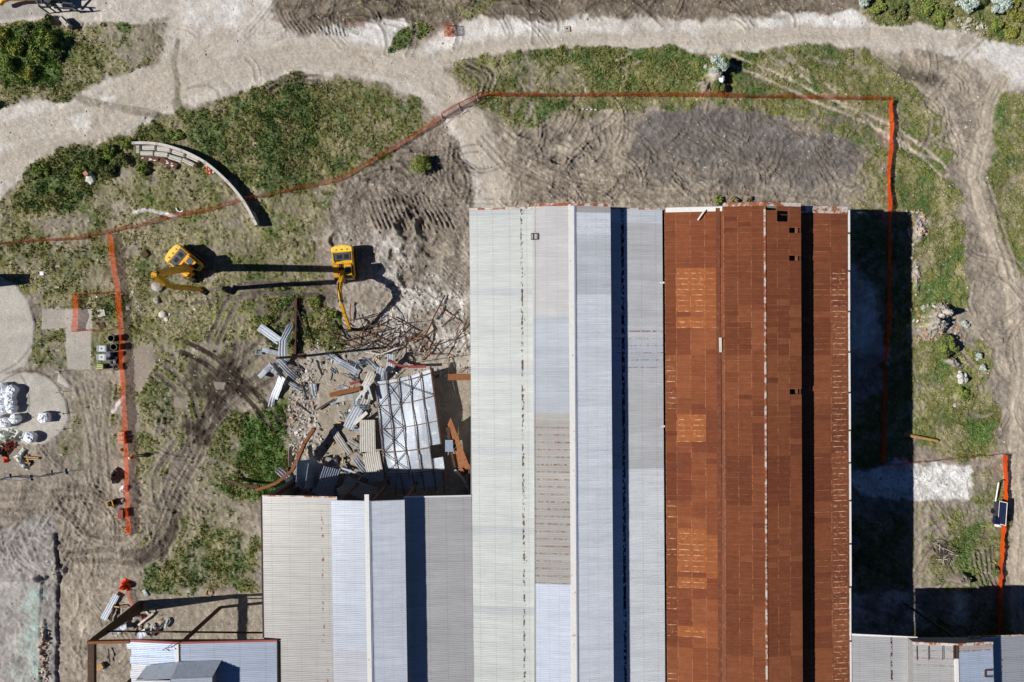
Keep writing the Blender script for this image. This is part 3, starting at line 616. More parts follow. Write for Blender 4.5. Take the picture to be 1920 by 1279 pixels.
me.polygons.add(len(q)); me.polygons.foreach_set('loop_start', np.arange(0, q.size, 4, dtype=np.int32)); me.polygons.foreach_set('loop_total', np.full(len(q), 4, np.int32))
me.update(calc_edges=True); me.materials.append(M['ground'])
ca = me.color_attributes.new('col', 'FLOAT_COLOR', 'POINT'); rgba = np.ones((ny*nx, 4), np.float32); rgba[:, :3] = G_col.reshape(-1, 3); rgba[:, 3] = np.clip(G_R, 0, 1.5).ravel(); ca.data.foreach_set('color', rgba.ravel())
go = bpy.data.objects.new('ground', me); COL.objects.link(go); tag(go, kind='structure')

# ------------------------------------------------------------------ stuff: grass blades and loose stones
NR = np.random.default_rng(9)
def blocked(px, py):                                # footprints of the sheds (ground pixels)
    b = (px > 892) & (px < 1514) & (py > 424)
    b |= (px > 548) & (px < 892) & (py > 905)
    return b
def scatter(n, dens, tri_fn, name, matl):
    P = dens.ravel().copy(); P[(np.abs(PX-960).ravel() > 1010) | (np.abs(PY-640).ravel() > 690)] = 0; P = P/P.sum()
    ii = NR.choice(P.size, n, p=P); px = PX.ravel()[ii]+NR.uniform(-1, 1, n); py = PY.ravel()[ii]+NR.uniform(-1, 1, n)
    ok = ~blocked(px, py); ii = ii[ok]; px = px[ok]; py = py[ok]
    base = np.stack([(px-960)*K, (639.5-py)*K, G_z.ravel()[ii]], 1); V, F, Cc = tri_fn(base, ii)
    me = bpy.data.meshes.new(name); me.vertices.add(len(V)); me.vertices.foreach_set('co', V.astype(np.float32).ravel()); me.loops.add(F.size); me.loops.foreach_set('vertex_index', F.ravel().astype(np.int32))
    me.polygons.add(len(F)); me.polygons.foreach_set('loop_start', np.arange(0, F.size, 3, dtype=np.int32)); me.polygons.foreach_set('loop_total', np.full(len(F), 3, np.int32)); me.update(calc_edges=True)
    me.materials.append(matl); ca = me.color_attributes.new('col', 'FLOAT_COLOR', 'POINT'); r = np.ones((len(V), 4), np.float32); r[:, :3] = Cc; ca.data.foreach_set('color', r.ravel())
    o = bpy.data.objects.new(name, me); COL.objects.link(o); return o
def blades(base, ii):
    n = len(base); k = 3; V = np.empty((n, k, 3, 3)); hv = hue.ravel()[ii]; dense = G_V.ravel()[ii]
    hgt = (.03+.06*NR.random(n)+.15*dense*NR.random(n))
    for j in range(k):
        a = NR.random(n)*2*np.pi; wd = .05+.07*NR.random(n); b2 = NR.random(n)*2*np.pi; lean = hgt*(.3+.9*NR.random(n))
        off = np.stack([np.cos(b2)*.07, np.sin(b2)*.07, -.03+0*a], 1); d = np.stack([np.cos(a)*wd, np.sin(a)*wd, 0*a], 1)
        V[:, j, 0] = base+off+d; V[:, j, 1] = base+off-d; V[:, j, 2] = base+off+np.stack([np.cos(b2)*lean, np.sin(b2)*lean, hgt+.03], 1)
    c = c1.reshape(-1, 3)[ii]*(1.35+.65*NR.random(n))[:, None]; dryish = NR.random(n) < .16*(1-hv); c[dryish] = C['dry']*1.15
    Cc = np.repeat(c, k*3, 0); F = np.arange(n*k*3).reshape(-1, 3); return V.reshape(-1, 3), F, np.clip(Cc, .01, .6)
def stones(base, ii):
    n = len(base); s = .03+.05*NR.random(n)+.14*(NR.random(n) > .965)*NR.random(n); o = np.array([(1,0,0),(-1,0,0),(0,1,0),(0,-1,0),(0,0,1),(0,0,-.4)], float)
    r = o[None]*(s[:, None, None])*(.6+.7*NR.random((n, 6, 1))); a = NR.random(n)*6.28; c, q_ = np.cos(a)[:, None], np.sin(a)[:, None]
    x = r[..., 0]*c-r[..., 1]*q_; y = r[..., 0]*q_+r[..., 1]*c; V = np.stack([x, y, r[..., 2]*.8], -1)+base[:, None]
    f = np.array([(0,2,4),(2,1,4),(1,3,4),(3,0,4),(2,0,5),(1,2,5),(3,1,5),(0,3,5)]); F = (f[None]+np.arange(n)[:, None, None]*6).reshape(-1, 3)
    cc = C['rubble']*(.7+.75*NR.random(n))[:, None]; return V.reshape(-1, 3), F, np.clip(np.repeat(cc, 6, 0), .02, .75)
t = NT('grass_blades'); at = t.n('Attribute', attribute_name='col'); M['blades'] = t.fin(at.outputs['Color'], .8, 0, .15)
t = NT('loose_stones'); at = t.n('Attribute', attribute_name='col'); M['stones'] = t.fin(at.outputs['Color'], .9, 0, .2)
tag(scatter(75000, G_g**2*(.12+G_V)**1.5*(N12*.9+.2)**2, blades, 'grass', M['blades']), 'short patchy green and dry grass over the waste ground', 'grass', kind='stuff')
tag(scatter(22000, G_S**1.5*(.1+N12*N40)+.0008, stones, 'loose_stones', M['stones']), 'loose pale stones and broken grit on the bare ground', 'stones', kind='stuff')
# ------------------------------------------------------------------ sheds
Z_E, Z_I, Z_M, Z_R = 10.6, 11.4, 12.8, 13.3      # eave, foot of monitor, monitor eave, ridge
def wx(px, z): return (px-960)*(H-z)/1280.0
def wy(py, z): return (639.5-py)*(H-z)/1280.0
def corr_unit(name, n=4, amp=.055, over=.03, m=None):
    """unit sheet: x 0..1 down the slope, y 0..1 across with n ribs; z in metres"""
    me = bpy.data.meshes.new(name); ys = []; zs = []
    for i in range(n):
        for a, z in ((0, 0), (.28, 0), (.42, 1), (.78, 1), (.92, 0)): ys.append((i+a)/n); zs.append(z*amp)
    ys.append(1+over); zs.append(0.004)
    k = len(ys); vs = [(x, y, z) for x in (0, 1) for y, z in zip(ys, zs)]
    fs = [(i, k+i, k+i+1, i+1) for i in range(k-1)]
    me.from_pydata(vs, [], fs); uv = me.uv_layers.new(name='uv')
    for lp in me.loops: v = vs[lp.vertex_index]; uv.data[lp.index].uv = (v[0], v[1])
    if m: me.materials.append(m)
    me.update(); return me
def flat_unit(name, m=None, n=3):
    me = bpy.data.meshes.new(name); vs = []; fs = []
    k = 2*n+1
    for x in (0, 1):
        for i in range(k): vs.append((x*1.02, i/(k-1)*1.04, (.012 if i % 2 else 0)+(.02*i/(k-1))))
    vs += [(x*1.02, 0, -.03) for x in (0, 1)]
    fs = [(i, k+i, k+i+1, i+1) for i in range(k-1)] + [(2*k, 2*k+1, k, 0)]
    me.from_pydata(vs, [], fs); uv = me.uv_layers.new(name='uv')
    for lp in me.loops: v = vs[lp.vertex_index]; uv.data[lp.index].uv = (min(v[0], 1), v[1])
    if m: me.materials.append(m)
    me.update(); return me
rr = random.Random(11)
def slope_matrix(A0, A1, B0, B1, u0, u1, v0, v1, jit=0.0):
    f = lambda u, v: A0.lerp(A1, v).lerp(B0.lerp(B1, v), u)
    o = f(u0, v0); ex = f(u1, v0)-o; ey = f(u0, v1)-o
    if ex.cross(ey).z < 0: flip = True; o = f(u0, v1); ey = f(u0, v0)-o; ex = f(u1, v1)-o
    n = ex.cross(ey).normalized(); o = o + n*jit
    m = Matrix.Identity(4)
    for i in range(3): m[i][0] = ex[i]; m[i][1] = ey[i]; m[i][2] = n[i]; m[i][3] = o[i]
    return m
def sheets(parent, A0, A1, B0, B1, pitch, units, colf, ulist=((0, 1),), skip=None, clip=None, stuffm=None, jit=.012, v_from=0, name='roof_sheet', indiv=None):
    """rows of roof sheets between the edge A (top) and B; the remainder beyond the individual ones goes in one mesh"""
    L = (A1-A0).length; n = max(1, round(L/pitch)); loc = parent.location
    SV, SF, SUV, SCc = [], [], [], []
    for r in range(n):
        for ci, (u0, u1) in enumerate(ulist):
            if skip and skip(r, ci): continue
            uu0 = u0
            if clip: uu0 = max(u0, clip(r/n))
            if uu0 >= u1-.02: continue
            me = units[rr.randrange(len(units))]; col = colf(r, ci, (r+.5)/n)
            mw = slope_matrix(A0, A1, B0, B1, uu0, u1, r/n, (r+1)/n, rr.uniform(0, jit))
            if indiv is None or indiv(r, ci):
                o = bpy.data.objects.new(name, me); COL.objects.link(o); o.parent = parent; o.color = col
                mw = mw.copy(); mw.translation -= loc; o.matrix_local = mw
            else:
                b = len(SV); SV += [mw @ v.co - loc for v in me.vertices]
                for p in me.polygons: SF.append(tuple(b+i for i in p.vertices)); SUV += [tuple(me.uv_layers[0].data[l].uv) for l in p.loop_indices]
                SCc += [col]*len(me.vertices)
    if SV:
        me = bpy.data.meshes.new('further_roof_sheets'); me.from_pydata([tuple(v) for v in SV], [], SF); uv = me.uv_layers.new(name='uv')
        uv.data.foreach_set('uv', [c for q in SUV for c in q]); ca = me.color_attributes.new('col', 'FLOAT_COLOR', 'POINT'); ca.data.foreach_set('color', [c for q in SCc for c in q])
        me.materials.append(stuffm); me.update(); o = bpy.data.objects.new('further_roof_sheets', me); COL.objects.link(o); o.parent = parent; o['kind'] = 'stuff'
    return n
def line(x0, x1, z, yn, ys, z1=None):        # photo x at the north and south frame line -> two world points
    return Vector((wx(x0, z), yn, z)), Vector((wx(x1, z), ys, z))
def tone(rgb, j=.04, a=1.0):
    k = 1+rr.uniform(-j, j); c = lin(rgb); return (c[0]*k, c[1]*k, c[2]*k, a)
RM_grey = roofmat('grey_roof_sheeting')
RM_w = roofmat('grey_sheeting_rusty_line', lines=((.80, .016, .50, (95, 66, 48)), (.82, .03, .60, (150, 110, 80))))
RM_w3 = roofmat('grey_sheeting_rust_spots', lines=((.80, .016, .56, (150, 92, 58)),))
RM_m3 = roofmat('grey_sheeting_spotted', lines=())
RM_e = roofmat('grey_sheeting_dark_edge', lines=((.285, .026, .44, (40, 38, 44)),))
RM_red = roofmat('rusted_roof_sheeting', mode='red'); RM_red_s = roofmat('rusted_roof_sheeting_joined', mode='red', obj_col=False)
U_grey = [corr_unit('corrugated_sheet', m=RM_grey)]; U_w = [corr_unit('corrugated_sheet', m=RM_w)]; U_w3 = [corr_unit('corrugated_sheet', m=RM_w3)]; U_e = [corr_unit('corrugated_sheet', m=RM_e)]
U_red = [flat_unit('rusted_sheet', RM_red, 3)]; U_red_s = [flat_unit('rusted_sheet', RM_red_s, 3)]
def wallbox(parent, x0, x1, y0, y1, z0, z1, name='wall', m=None): return MB().prism([(x0,y0),(x1,y0),(x1,y1),(x0,y1)], z0, z1).obj(name, m or M['wall_sheet'], parent, loc=parent.location)
def strip(parent, name, A, B, w_, h_, m): return MB().beam(A, B, w_, h_).obj(name, m, parent, loc=parent.location)
def gable(parent, prof, y, th=.15, name='gable_wall', m=None, z0=0):
    """wall following the roof profile [(x,z)...] at y"""
    mb = MB(); pts = [(prof[0][0], z0)] + list(prof) + [(prof[-1][0], z0)]
    n = len(pts); vs = [(x, y, z) for x, z in pts] + [(x, y-th, z) for x, z in pts]
    mb.add(vs, [tuple(range(n)), tuple(range(2*n-1, n-1, -1))] + [(i, (i+1) % n, n+(i+1) % n, n+i) for i in range(n)])
    return mb.obj(name, m or M['wall_sheet'], parent, loc=parent.location)
YS = -47.5
def vlerp(A, B, y): t = (y-A.y)/(B.y-A.y); return A.lerp(B, t)

# ---- middle grey shed ------------------------------------------------
YN = wy(393, Z_E); k_end = 1420
def shed_lines(yn, spec):
    """spec: name -> (x at y0 px, x at 1279 px, z)"""
    out = {}
    for k_, (x0, x1, z, y0) in spec.items():
        ya, yb = wy(y0, z), wy(1279, z); a = wx(x0, z); b = wx(x1, z); s = (b-a)/(yb-ya)
        out[k_] = (Vector((a+(yn-ya)*s, yn, z)), Vector((a+(YS-ya)*s, YS, z)))
    return out
L2 = shed_lines(YN, dict(e0=(880,888,Z_E,395), mw=(998,1004,Z_M,395), r=(1073,1078.5,Z_R,395), me=(1144.5,1150.5,Z_M,395), v=(1242.5,1248,Z_E,395)))
off = Vector((.3, 0, 0)); dz = lambda z: Vector((0, 0, z-Z_M))
shed2 = thing('grey_roofed_shed', 'long grey corrugated shed with raised ridge roof between the collapsed bay and the rusty roof', 'shed', (L2['r'][0].x, YN, 0))
w0, w1 = [p+off+dz(Z_I) for p in L2['mw']]; e0_, e1_ = [p-off+dz(Z_I) for p in L2['me']]
def c_w(r, ci, v):
    return tone((222,224,219) if (r*7 % 11) else (212,214,213), .03, 1.0)
sheets(shed2, L2['e0'][0], L2['e0'][1], w0, w1, .84, U_w, c_w)
def c_mw(r, ci, v):
    if r < 15: return tone((219,216,214), .02)
    if r < 28: return tone((206,210,215), .07)
    if r < 51: return tone((196,192,185), .06, .0 if r > 28 else 1)
    return tone((228,233,242), .02)
sheets(shed2, L2['mw'][0], L2['mw'][1], L2['r'][0], L2['r'][1], .84, U_grey, c_mw)
def c_me(r, ci, v):
    if r == 0: return tone((205,202,198))
    if r in (1, 2, 3): return tone((246,250,255), .02, .8)
    if r < 12: return tone((226,229,232), .09)
    return tone((243,246,250), .035)
sheets(shed2, L2['r'][0], L2['r'][1], L2['me'][0], L2['me'][1], .84, U_grey, c_me)
def c_e(r, ci, v):
    if r < 2: return tone((236,240,242), .02)
    if r < 16: return tone((226,226,225), .06)
    if r in (16, 17): return tone((236,236,236), .02, .1)
    if r in (18, 19, 20, 21): return tone((222,224,228), .09, .2)
    if r < 36: return tone((226,226,225), .05)
    return tone((246,248,248), .03)
sheets(shed2, e0_, e1_, L2['v'][0]-Vector((.06,0,0)), L2['v'][1]-Vector((.06,0,0)), .84, U_e, c_e)
wallbox(shed2, w0.x-.02, w0.x+.1, YS, YN-.05, Z_I-.4, Z_M+.05, 'monitor_wall'); wallbox(shed2, e0_.x-.1, e0_.x+.02, YS, YN-.05, Z_I-.4, Z_M, 'monitor_wall')
wallbox(shed2, L2['e0'][0].x+.15, L2['e0'][0].x+.3, YS, YN-.1, 0, Z_E-.05)
prof2 = [(L2['e0'][0].x+.15, Z_E-.04), (w0.x, Z_I-.04), (w0.x, Z_M-.02), (L2['r'][0].x, Z_R-.05), (e0_.x, Z_M-.02), (e0_.x, Z_I-.04), (L2['v'][0].x-.2, Z_E-.04)]
gable(shed2, prof2, YN-.15)
strip(shed2, 'ridge_cap', L2['r'][0]+Vector((-.12,.05,.05)), L2['r'][1]+Vector((-.12,0,.05)), .62, .06, M['white_trim'])
strip(shed2, 'ridge_gutter', L2['r'][0]+Vector((.27,.05,.03)), L2['r'][1]+Vector((.27,0,.03)), .16, .05, M['galv_blue'])
M['trim_rusty'] = mat('rusty_white_trim', (206, 196, 186), .7, var=.1, c2=(150, 88, 56), c2s=1.4, c2t=(.44, .55))
for a, b in (('mw', 'r'), ('r', 'me')):
    strip(shed2, 'verge_trim', L2[a][0]+Vector((0,.06,.05)), L2[b][0]+Vector((0,.06,.05)), .34, .1, M['trim_rusty'])
strip(shed2, 'verge_trim', L2['e0'][0]+Vector((0,.02,.04)), w0+Vector((0,.02,.04)), .22, .08, M['trim_rusty'])
strip(shed2, 'verge_trim', e0_+Vector((0,.02,.04)), L2['v'][0]+Vector((-.3,.02,.04)), .22, .08, M['trim_rusty'])
MB().prism([(L2['v'][0].x-.28,YN),(L2['v'][0].x+.10,YN),(L2['v'][1].x+.10,YS),(L2['v'][1].x-.28,YS)], Z_E-.5, Z_E-.25).obj('valley_gutter', M['steel_dark'], shed2, loc=shed2.location)
strip(shed2, 'gutter_strap', L2['v'][0]+Vector((-.3,-8.5,.04)), L2['v'][0]+Vector((.2,-8.5,.04)), .2, .04, M['white_trim'])
strip(shed2, 'gutter_strap', L2['v'][0]+Vector((-.25,-25.2,.04)), L2['v'][0]+Vector((.25,-25.2,.04)), .2, .04, M['white_trim'])
# rusty hatch outline on the monitor roof
hp = lambda x, y: W(x, y, Z_M+.25)
mb = MB()
for a, b in (((996,438),(1007,438)), ((1007,438),(1007,449)), ((1007,449),(996,449)), ((996,449),(996,438))): mb.beam(hp(*a), hp(*b), .09, .1)
mb.obj('hatch_frame', M['steel_rust'], shed2, loc=shed2.location)

# ---- rusty shed ------------------------------------------------------
YN1 = YN + .02
L1 = shed_lines(YN1, dict(v=(1244.5,1249.5,Z_E,395), mw=(1356,1361,Z_M,395), r=(1433,1437,Z_R,395), me=(1501,1504.5,Z_M,395), e0=(1588.5,1592.5,Z_E,395)))
shed1 = thing('rusty_roofed_shed', 'long shed with red-brown rusted sheet roof beside the shaded ground on the right', 'shed', (L1['r'][0].x, YN1, 0))
a0, a1 = [p+off+dz(Z_I) for p in L1['mw']]; b0, b1 = [p-off+dz(Z_I) for p in L1['me']]
red_base = [(124,73,49), (119,70,47), (115,66,45), (131,79,53), (122,72,48), (110,63,44)]
def redtone(rgb, j, a=0): return tone(rgb, j, a)
blk = {}
def redcol(kind):
    def f(r, ci, v):
        key = (kind, r//rr.choice((2,3,4,6)), ci//2)
        if key not in blk: blk[key] = rr.choice(red_base)
        c = blk[key] if rr.random() < .13 else red_base[(r//9+(ci > 1)) % 6]
        a = 0.0
        if kind == 'w':
            if ci == 0: a = .9 if (r in (27,29,30,31,33,34,35,36,54,56,60,62,63,69,71,72,73,76,77,78,85,86)) else 0
            elif ci in (1, 2) and (11 <= r <= 18 or 20 <= r <= 21 or 59 <= r <= 66 or 68 <= r <= 69 or 38 <= r <= 42 or r in (77,78)): a = .85; c = (154,92,55)
            elif ci == 3 and (11 <= r <= 21 or 60 <= r <= 67): a = .25; c = (148,88,54)
            else: c = tuple(int(x*1.07) for x in c)
        elif kind == 'm1': c = tuple(int(x*.97) for x in c)
        elif kind == 'm2': c = tuple(int(x*1.0) for x in c)
        elif kind == 'e':
            c = tuple(int(x*1.05) for x in c)
            a = 1.0 if ci == 2 and r > 10 else (.22 if ci == 1 and rr.random() < .3 else 0)
        return redtone(c, .03, a)
    return f
wsplit = ((0,.19),(.19,.44),(.44,.69),(.69,1.0))
cnt = [0]
def ind_w(r, ci): return ci in (1, 2, 3) and r < 88
sheets(shed1, L1['v'][0]+Vector((.08,0,0)), L1['v'][1]+Vector((.08,0,0)), a0, a1, .625, U_red, redcol('w'), wsplit, stuffm=RM_red_s, indiv=ind_w, jit=.02)
third = ((0,.34),(.34,.67),(.67,1.0))
sheets(shed1, L1['mw'][0], L1['mw'][1], L1['r'][0], L1['r'][1], .625, U_red, redcol('m1'), third, stuffm=RM_red_s, indiv=lambda r, c: False, jit=.02)
holes = {(0,0),(1,1),(2,1),(4,2),(9,2),(33,2)}
sheets(shed1, L1['r'][0], L1['r'][1], L1['me'][0], L1['me'][1], .625, U_red, redcol('m2'), third, skip=lambda r, c: (r, c) in holes, stuffm=RM_red_s, indiv=lambda r, c: r < 12, jit=.02)
sheets(shed1, b0, b1, L1['e0'][0], L1['e0'][1], .625, U_red, redcol('e'), ((0,.30),(.30,.68),(.68,1.0)), skip=lambda r, c: False, stuffm=RM_red_s, indiv=lambda r, c: False, jit=.02)
wallbox(shed1, a0.x-.02, a0.x+.1, YS, YN1-.05, Z_I-.4, Z_M+.05, 'monitor_wall', M['rust_wall']); wallbox(shed1, b0.x-.1, b0.x+.02, YS, YN1-.05, Z_I-.4, Z_M, 'monitor_wall', M['rust_wall'])
wallbox(shed1, L1['e0'][0].x-.45, L1['e0'][0].x-.3, YS, YN1-.1, 0, Z_E-.05)
prof1 = [(L1['v'][0].x+.2, Z_E-.04), (a0.x, Z_I-.04), (a0.x, Z_M-.02), (L1['r'][0].x, Z_R-.05), (b0.x, Z_M-.02), (b0.x, Z_I-.04), (L1['e0'][0].x-.3, Z_E-.04)]
gable(shed1, prof1, YN1-.15)
mb = MB()                                               # white side gutter in lengths, rusty at the joints
g0, g1 = L1['e0']; seg = [0,.045,.115,.19,.265,.34,.41,.47,.54,.62,.70,.80,.9,1]
for i in range(len(seg)-1):
    p = g0.lerp(g1, seg[i])+Vector((.16,-.05,-.05)); q = g0.lerp(g1, seg[i+1])+Vector((.16,.05,-.05)); dx = Vector((rr.uniform(-.03,.05),0,0))
    MB().beam(p+dx, q+dx, .22, .14).obj('gutter_length', M['white_trim'], shed1, loc=shed1.location)
    MB().box(q, (.26,.2,.2)).obj('gutter_bracket', M['steel_rust'], shed1, loc=shed1.location)
strip(shed1, 'ridge_cap', L1['r'][0]+Vector((.02,.05,.06)), L1['r'][1]+Vector((.02,0,.06)), .20, .06, M['trim_rusty'])
for a, b, wd, mm in (('mw','r',.42,'trim_rusty'), ('r','me',.42,'trim_rusty')): strip(shed1, 'verge_trim', L1[a][0]+Vector((0,.08,.05)), L1[b][0]+Vector((0,.08,.05)), wd, .1, M[mm])
strip(shed1, 'verge_sheet', L1['v'][0]+Vector((.2,-.1,.07)), a0+Vector((0,-.1,.07)), .55, .06, M['white_trim'])
strip(shed1, 'verge_sheet', b0+Vector((0,-.12,.07)), L1['e0'][0]+Vector((0,-.12,.07)), .8, .06, M['trim_rusty'])
strip(shed1, 'flashing', a0+Vector((-.5,0,.05)), a1+Vector((-.5,0,.05)), .5, .04, M['rust_wall'])
for k_ in range(3): strip(shed1, 'purlin', L1['r'][0]+Vector((1.45+1.42*k_,0,-.3-.15*k_)), L1['r'][0]+Vector((1.45+1.42*k_,-30,-.3-.15*k_)), .1, .16, M['steel_rust'])
for k_ in range(14): strip(shed1, 'rafter', Vector((L1['r'][0].x, YN1-1-2.2*k_, Z_R-.45)), Vector((b0.x, YN1-1-2.2*k_, Z_M-.45)), .12, .2, M['brown_beam'])

# ---- lower-left grey shed, open towards the collapsed bay ---------------
YN3 = wy(930, Z_E)
L3 = shed_lines(YN3, dict(e0=(492,497,Z_E,930), mw=(621,626,Z_M,938), r=(690,696,Z_R,938), me=(758.5,764,Z_M,938), v=(884,888,Z_E,930)))
shed3 = thing('open_ended_shed', 'grey corrugated shed below the rubble, its north end torn open', 'shed', (L3['r'][0].x, YN3, 0))
m0, m1 = [p+off+dz(Z_I) for p in L3['mw']]; n0, n1 = [p-off+dz(Z_I) for p in L3['me']]
yclip = wy(1196, Z_E)
def clip3(v):
    y = YN3+(YS-YN3)*v
    if y > yclip: return 0
    return (wx(523, Z_E)-L3['e0'][0].x)/(m0.x-L3['e0'][0].x)
sheets(shed3, L3['e0'][0], L3['e0'][1], m0, m1, .84, U_w3, lambda r, c, v: tone((190,187,182), .015), clip=clip3)
sheets(shed3, L3['mw'][0], L3['mw'][1], L3['r'][0], L3['r'][1], .84, U_grey, lambda r, c, v: tone((198,203,212) if r < 20 else (200,201,205), .025))
sheets(shed3, L3['r'][0], L3['r'][1], L3['me'][0], L3['me'][1], .84, U_grey, lambda r, c, v: tone((232,236,243), .03))
sheets(shed3, n0, n1, L3['v'][0], L3['v'][1], .84, U_grey, lambda r, c, v: tone((210,208,207), .03), jit=.02)
wallbox(shed3, m0.x-.02, m0.x+.1, YS, YN3-.3, Z_I-.3, Z_M, 'monitor_wall'); wallbox(shed3, n0.x-.1, n0.x+.02, YS, YN3-.3, Z_I-.3, Z_M, 'monitor_wall')
wallbox(shed3, L3['e0'][0].x+.15, L3['e0'][0].x+.3, YS, YN3-.1, 0, Z_E-.1); strip(shed3, 'ridge_cap', L3['r'][0]+Vector((-.14,.8,.06)), L3['r'][1]+Vector((-.14,0,.06)), .5, .08, M['white_trim'])
strip(shed3, 'ridge_gutter', L3['r'][0]+Vector((.2,.1,.03)), L3['r'][1]+Vector((.2,0,.03)), .14, .05, M['galv_blue'])
strip(shed3, 'side_gutter', L3['e0'][0]+Vector((-.12,0,-.1)), vlerp(*L3['e0'], yclip)+Vector((-.12,0,-.1)), .22, .14, M['steel_dark'])
strip(shed3, 'verge_trim', L3['e0'][0]+Vector((0,.05,.05)), m0+Vector((0,.05,.05)), .16, .08, M['trim_rusty']); strip(shed3, 'verge_trim', n0+Vector((0,.05,.05)), L3['v'][0]+Vector((0,.05,.05)), .16, .08, M['white_trim'])
for xx in (L3['e0'][0].x+.5, m0.x, L3['r'][0].x, n0.x, L3['v'][0].x-.4): strip(shed3, 'column', (xx, YN3-.6, 0), (xx, YN3-.6, Z_E), .3, .3, M['steel_rust'])
strip(shed3, 'end_rafter', L3['e0'][0]+Vector((.3,-.5,-.3)), m0+Vector((0,-.5,-.3)), .2, .4, M['steel_rust']); strip(shed3, 'end_rafter', n0+Vector((0,-.5,-.3)), L3['v'][0]+Vector((0,-.5,-.3)), .2, .4, M['steel_rust'])

# ---- lower-right shed -----------------------------------------------------
YN4 = wy(1190, Z_E)
L4 = shed_lines(YN4, dict(e0=(1597,1598,Z_E,1190), mw=(1711,1712,Z_M,1207), r=(1791,1793,Z_R,1207), me=(1861,1863,Z_M,1207), v=(1958,1960,Z_E,1190)))
YS_old = YS
shed4 = thing('small_corner_shed', 'grey roofed shed in the lower right corner with a rust-edged raised ridge', 'shed', (L4['r'][0].x, YN4, 0))
p0, p1 = [p+off+dz(Z_I) for p in L4['mw']]; q0, q1 = [p-off+dz(Z_I) for p in L4['me']]
RM_4 = roofmat('grey_sheeting_dark_spots', lines=((.64, .015, .47, (100, 60, 45)), (.92, .02, .50, (165, 110, 60))))
U_4 = [corr_unit('corrugated_sheet', m=RM_4)]
sheets(shed4, L4['e0'][0], L4['e0'][1], p0+Vector((.6,0,.1)), p1+Vector((.6,0,.1)), .84, U_4, lambda r, c, v: tone((198,198,197), .03))
sheets(shed4, L4['mw'][0], L4['mw'][1], L4['r'][0], L4['r'][1], .84, U_grey, lambda r, c, v: tone((206,203,200), .03, .3 if r < 3 else 1))
sheets(shed4, L4['r'][0], L4['r'][1], L4['me'][0], L4['me'][1], .84, U_grey, lambda r, c, v: tone((215,205,198) if r == 0 else (206,216,232), .03, 0 if r == 0 else 1))
sheets(shed4, q0, q1, L4['v'][0], L4['v'][1], .84, U_grey, lambda r, c, v: tone((190,192,196), .03))
sheets(shed4, L4['v'][0], L4['v'][1], L4['v'][0]+Vector((8,0,1)), L4['v'][1]+Vector((8,0,1)), .84, U_grey, lambda r, c, v: tone((190,192,196), .03))
wallbox(shed4, p0.x-.02, p0.x+.1, YS, YN4-.05, Z_I-.3, Z_M, 'monitor_wall'); wallbox(shed4, q0.x-.1, q0.x+.02, YS, YN4-.05, Z_I-.3, Z_M, 'monitor_wall')
prof4 = [(L4['e0'][0].x-.3, Z_E-.04), (p0.x, Z_I-.04), (p0.x, Z_M-.02), (L4['r'][0].x, Z_R-.05), (q0.x, Z_M-.02), (q0.x, Z_I-.04), (L4['v'][0].x, Z_E-.04), (L4['v'][0].x+8, Z_I-.1)]
gable(shed4, prof4, YN4-7.5, m=mat('dark_wall_sheeting', (52, 48, 46), .85, var=.2))
gable(shed4, [(p0.x, Z_M-.02), (L4['r'][0].x, Z_R-.05), (q0.x, Z_M-.02)], YN4-.1, z0=Z_I-.3)
for xx in (L4['e0'][0].x+.6, L4['r'][0].x+2): strip(shed4, 'column', (xx, YN4-.5, 0), (xx, YN4-.5, Z_E), .2, .2, M['steel_dark'])
for a, b in (('mw','r'), ('r','me')): strip(shed4, 'verge_trim', L4[a][0]+Vector((0,.05,.06)), L4[b][0]+Vector((0,.05,.06)), .3, .1, M['trim_rusty'])
strip(shed4, 'verge_trim', L4['e0'][0]+Vector((0,.05,.05)), p0+Vector((1,.05,.1)), .2, .1, M['white_trim']); strip(shed4, 'verge_trim', q0+Vector((-1.6,.05,.05)), L4['v'][0]+Vector((0,.05,.05)), .2, .1, M['trim_rusty'])
strip(shed4, 'ridge_cap', L4['r'][0]+Vector((.05,.1,.06)), L4['r'][1]+Vector((.05,0,.06)), .42, .08, M['white_trim']); strip(shed4, 'ridge_patch', L4['r'][0]+Vector((0,0,.1)), L4['r'][0]+Vector((0,-1.5,.1)), .55, .06, M['steel_rust'])
mb = MB()
for a, b in (((1847,1257),(1862,1257)), ((1847,1257),(1847,1269)), ((1847,1269),(1862,1269))): mb.beam(W(*a, Z_M+.3), W(*b, Z_M+.3), .1, .1)
mb.obj('hatch_frame', M['steel_rust'], shed4, loc=shed4.location)
mb = MB()                                                # rust-stained purlin lines
for x in (1719, 1741, 1767, 1788): mb.beam(W(x, 1212, Z_M+.1+(x-1711)*.01), W(x+.5, 1238, Z_M+.1+(x-1711)*.01), .07, .03)
mb.obj('fastener_strip', M['steel_rust'], shed4, loc=shed4.location)

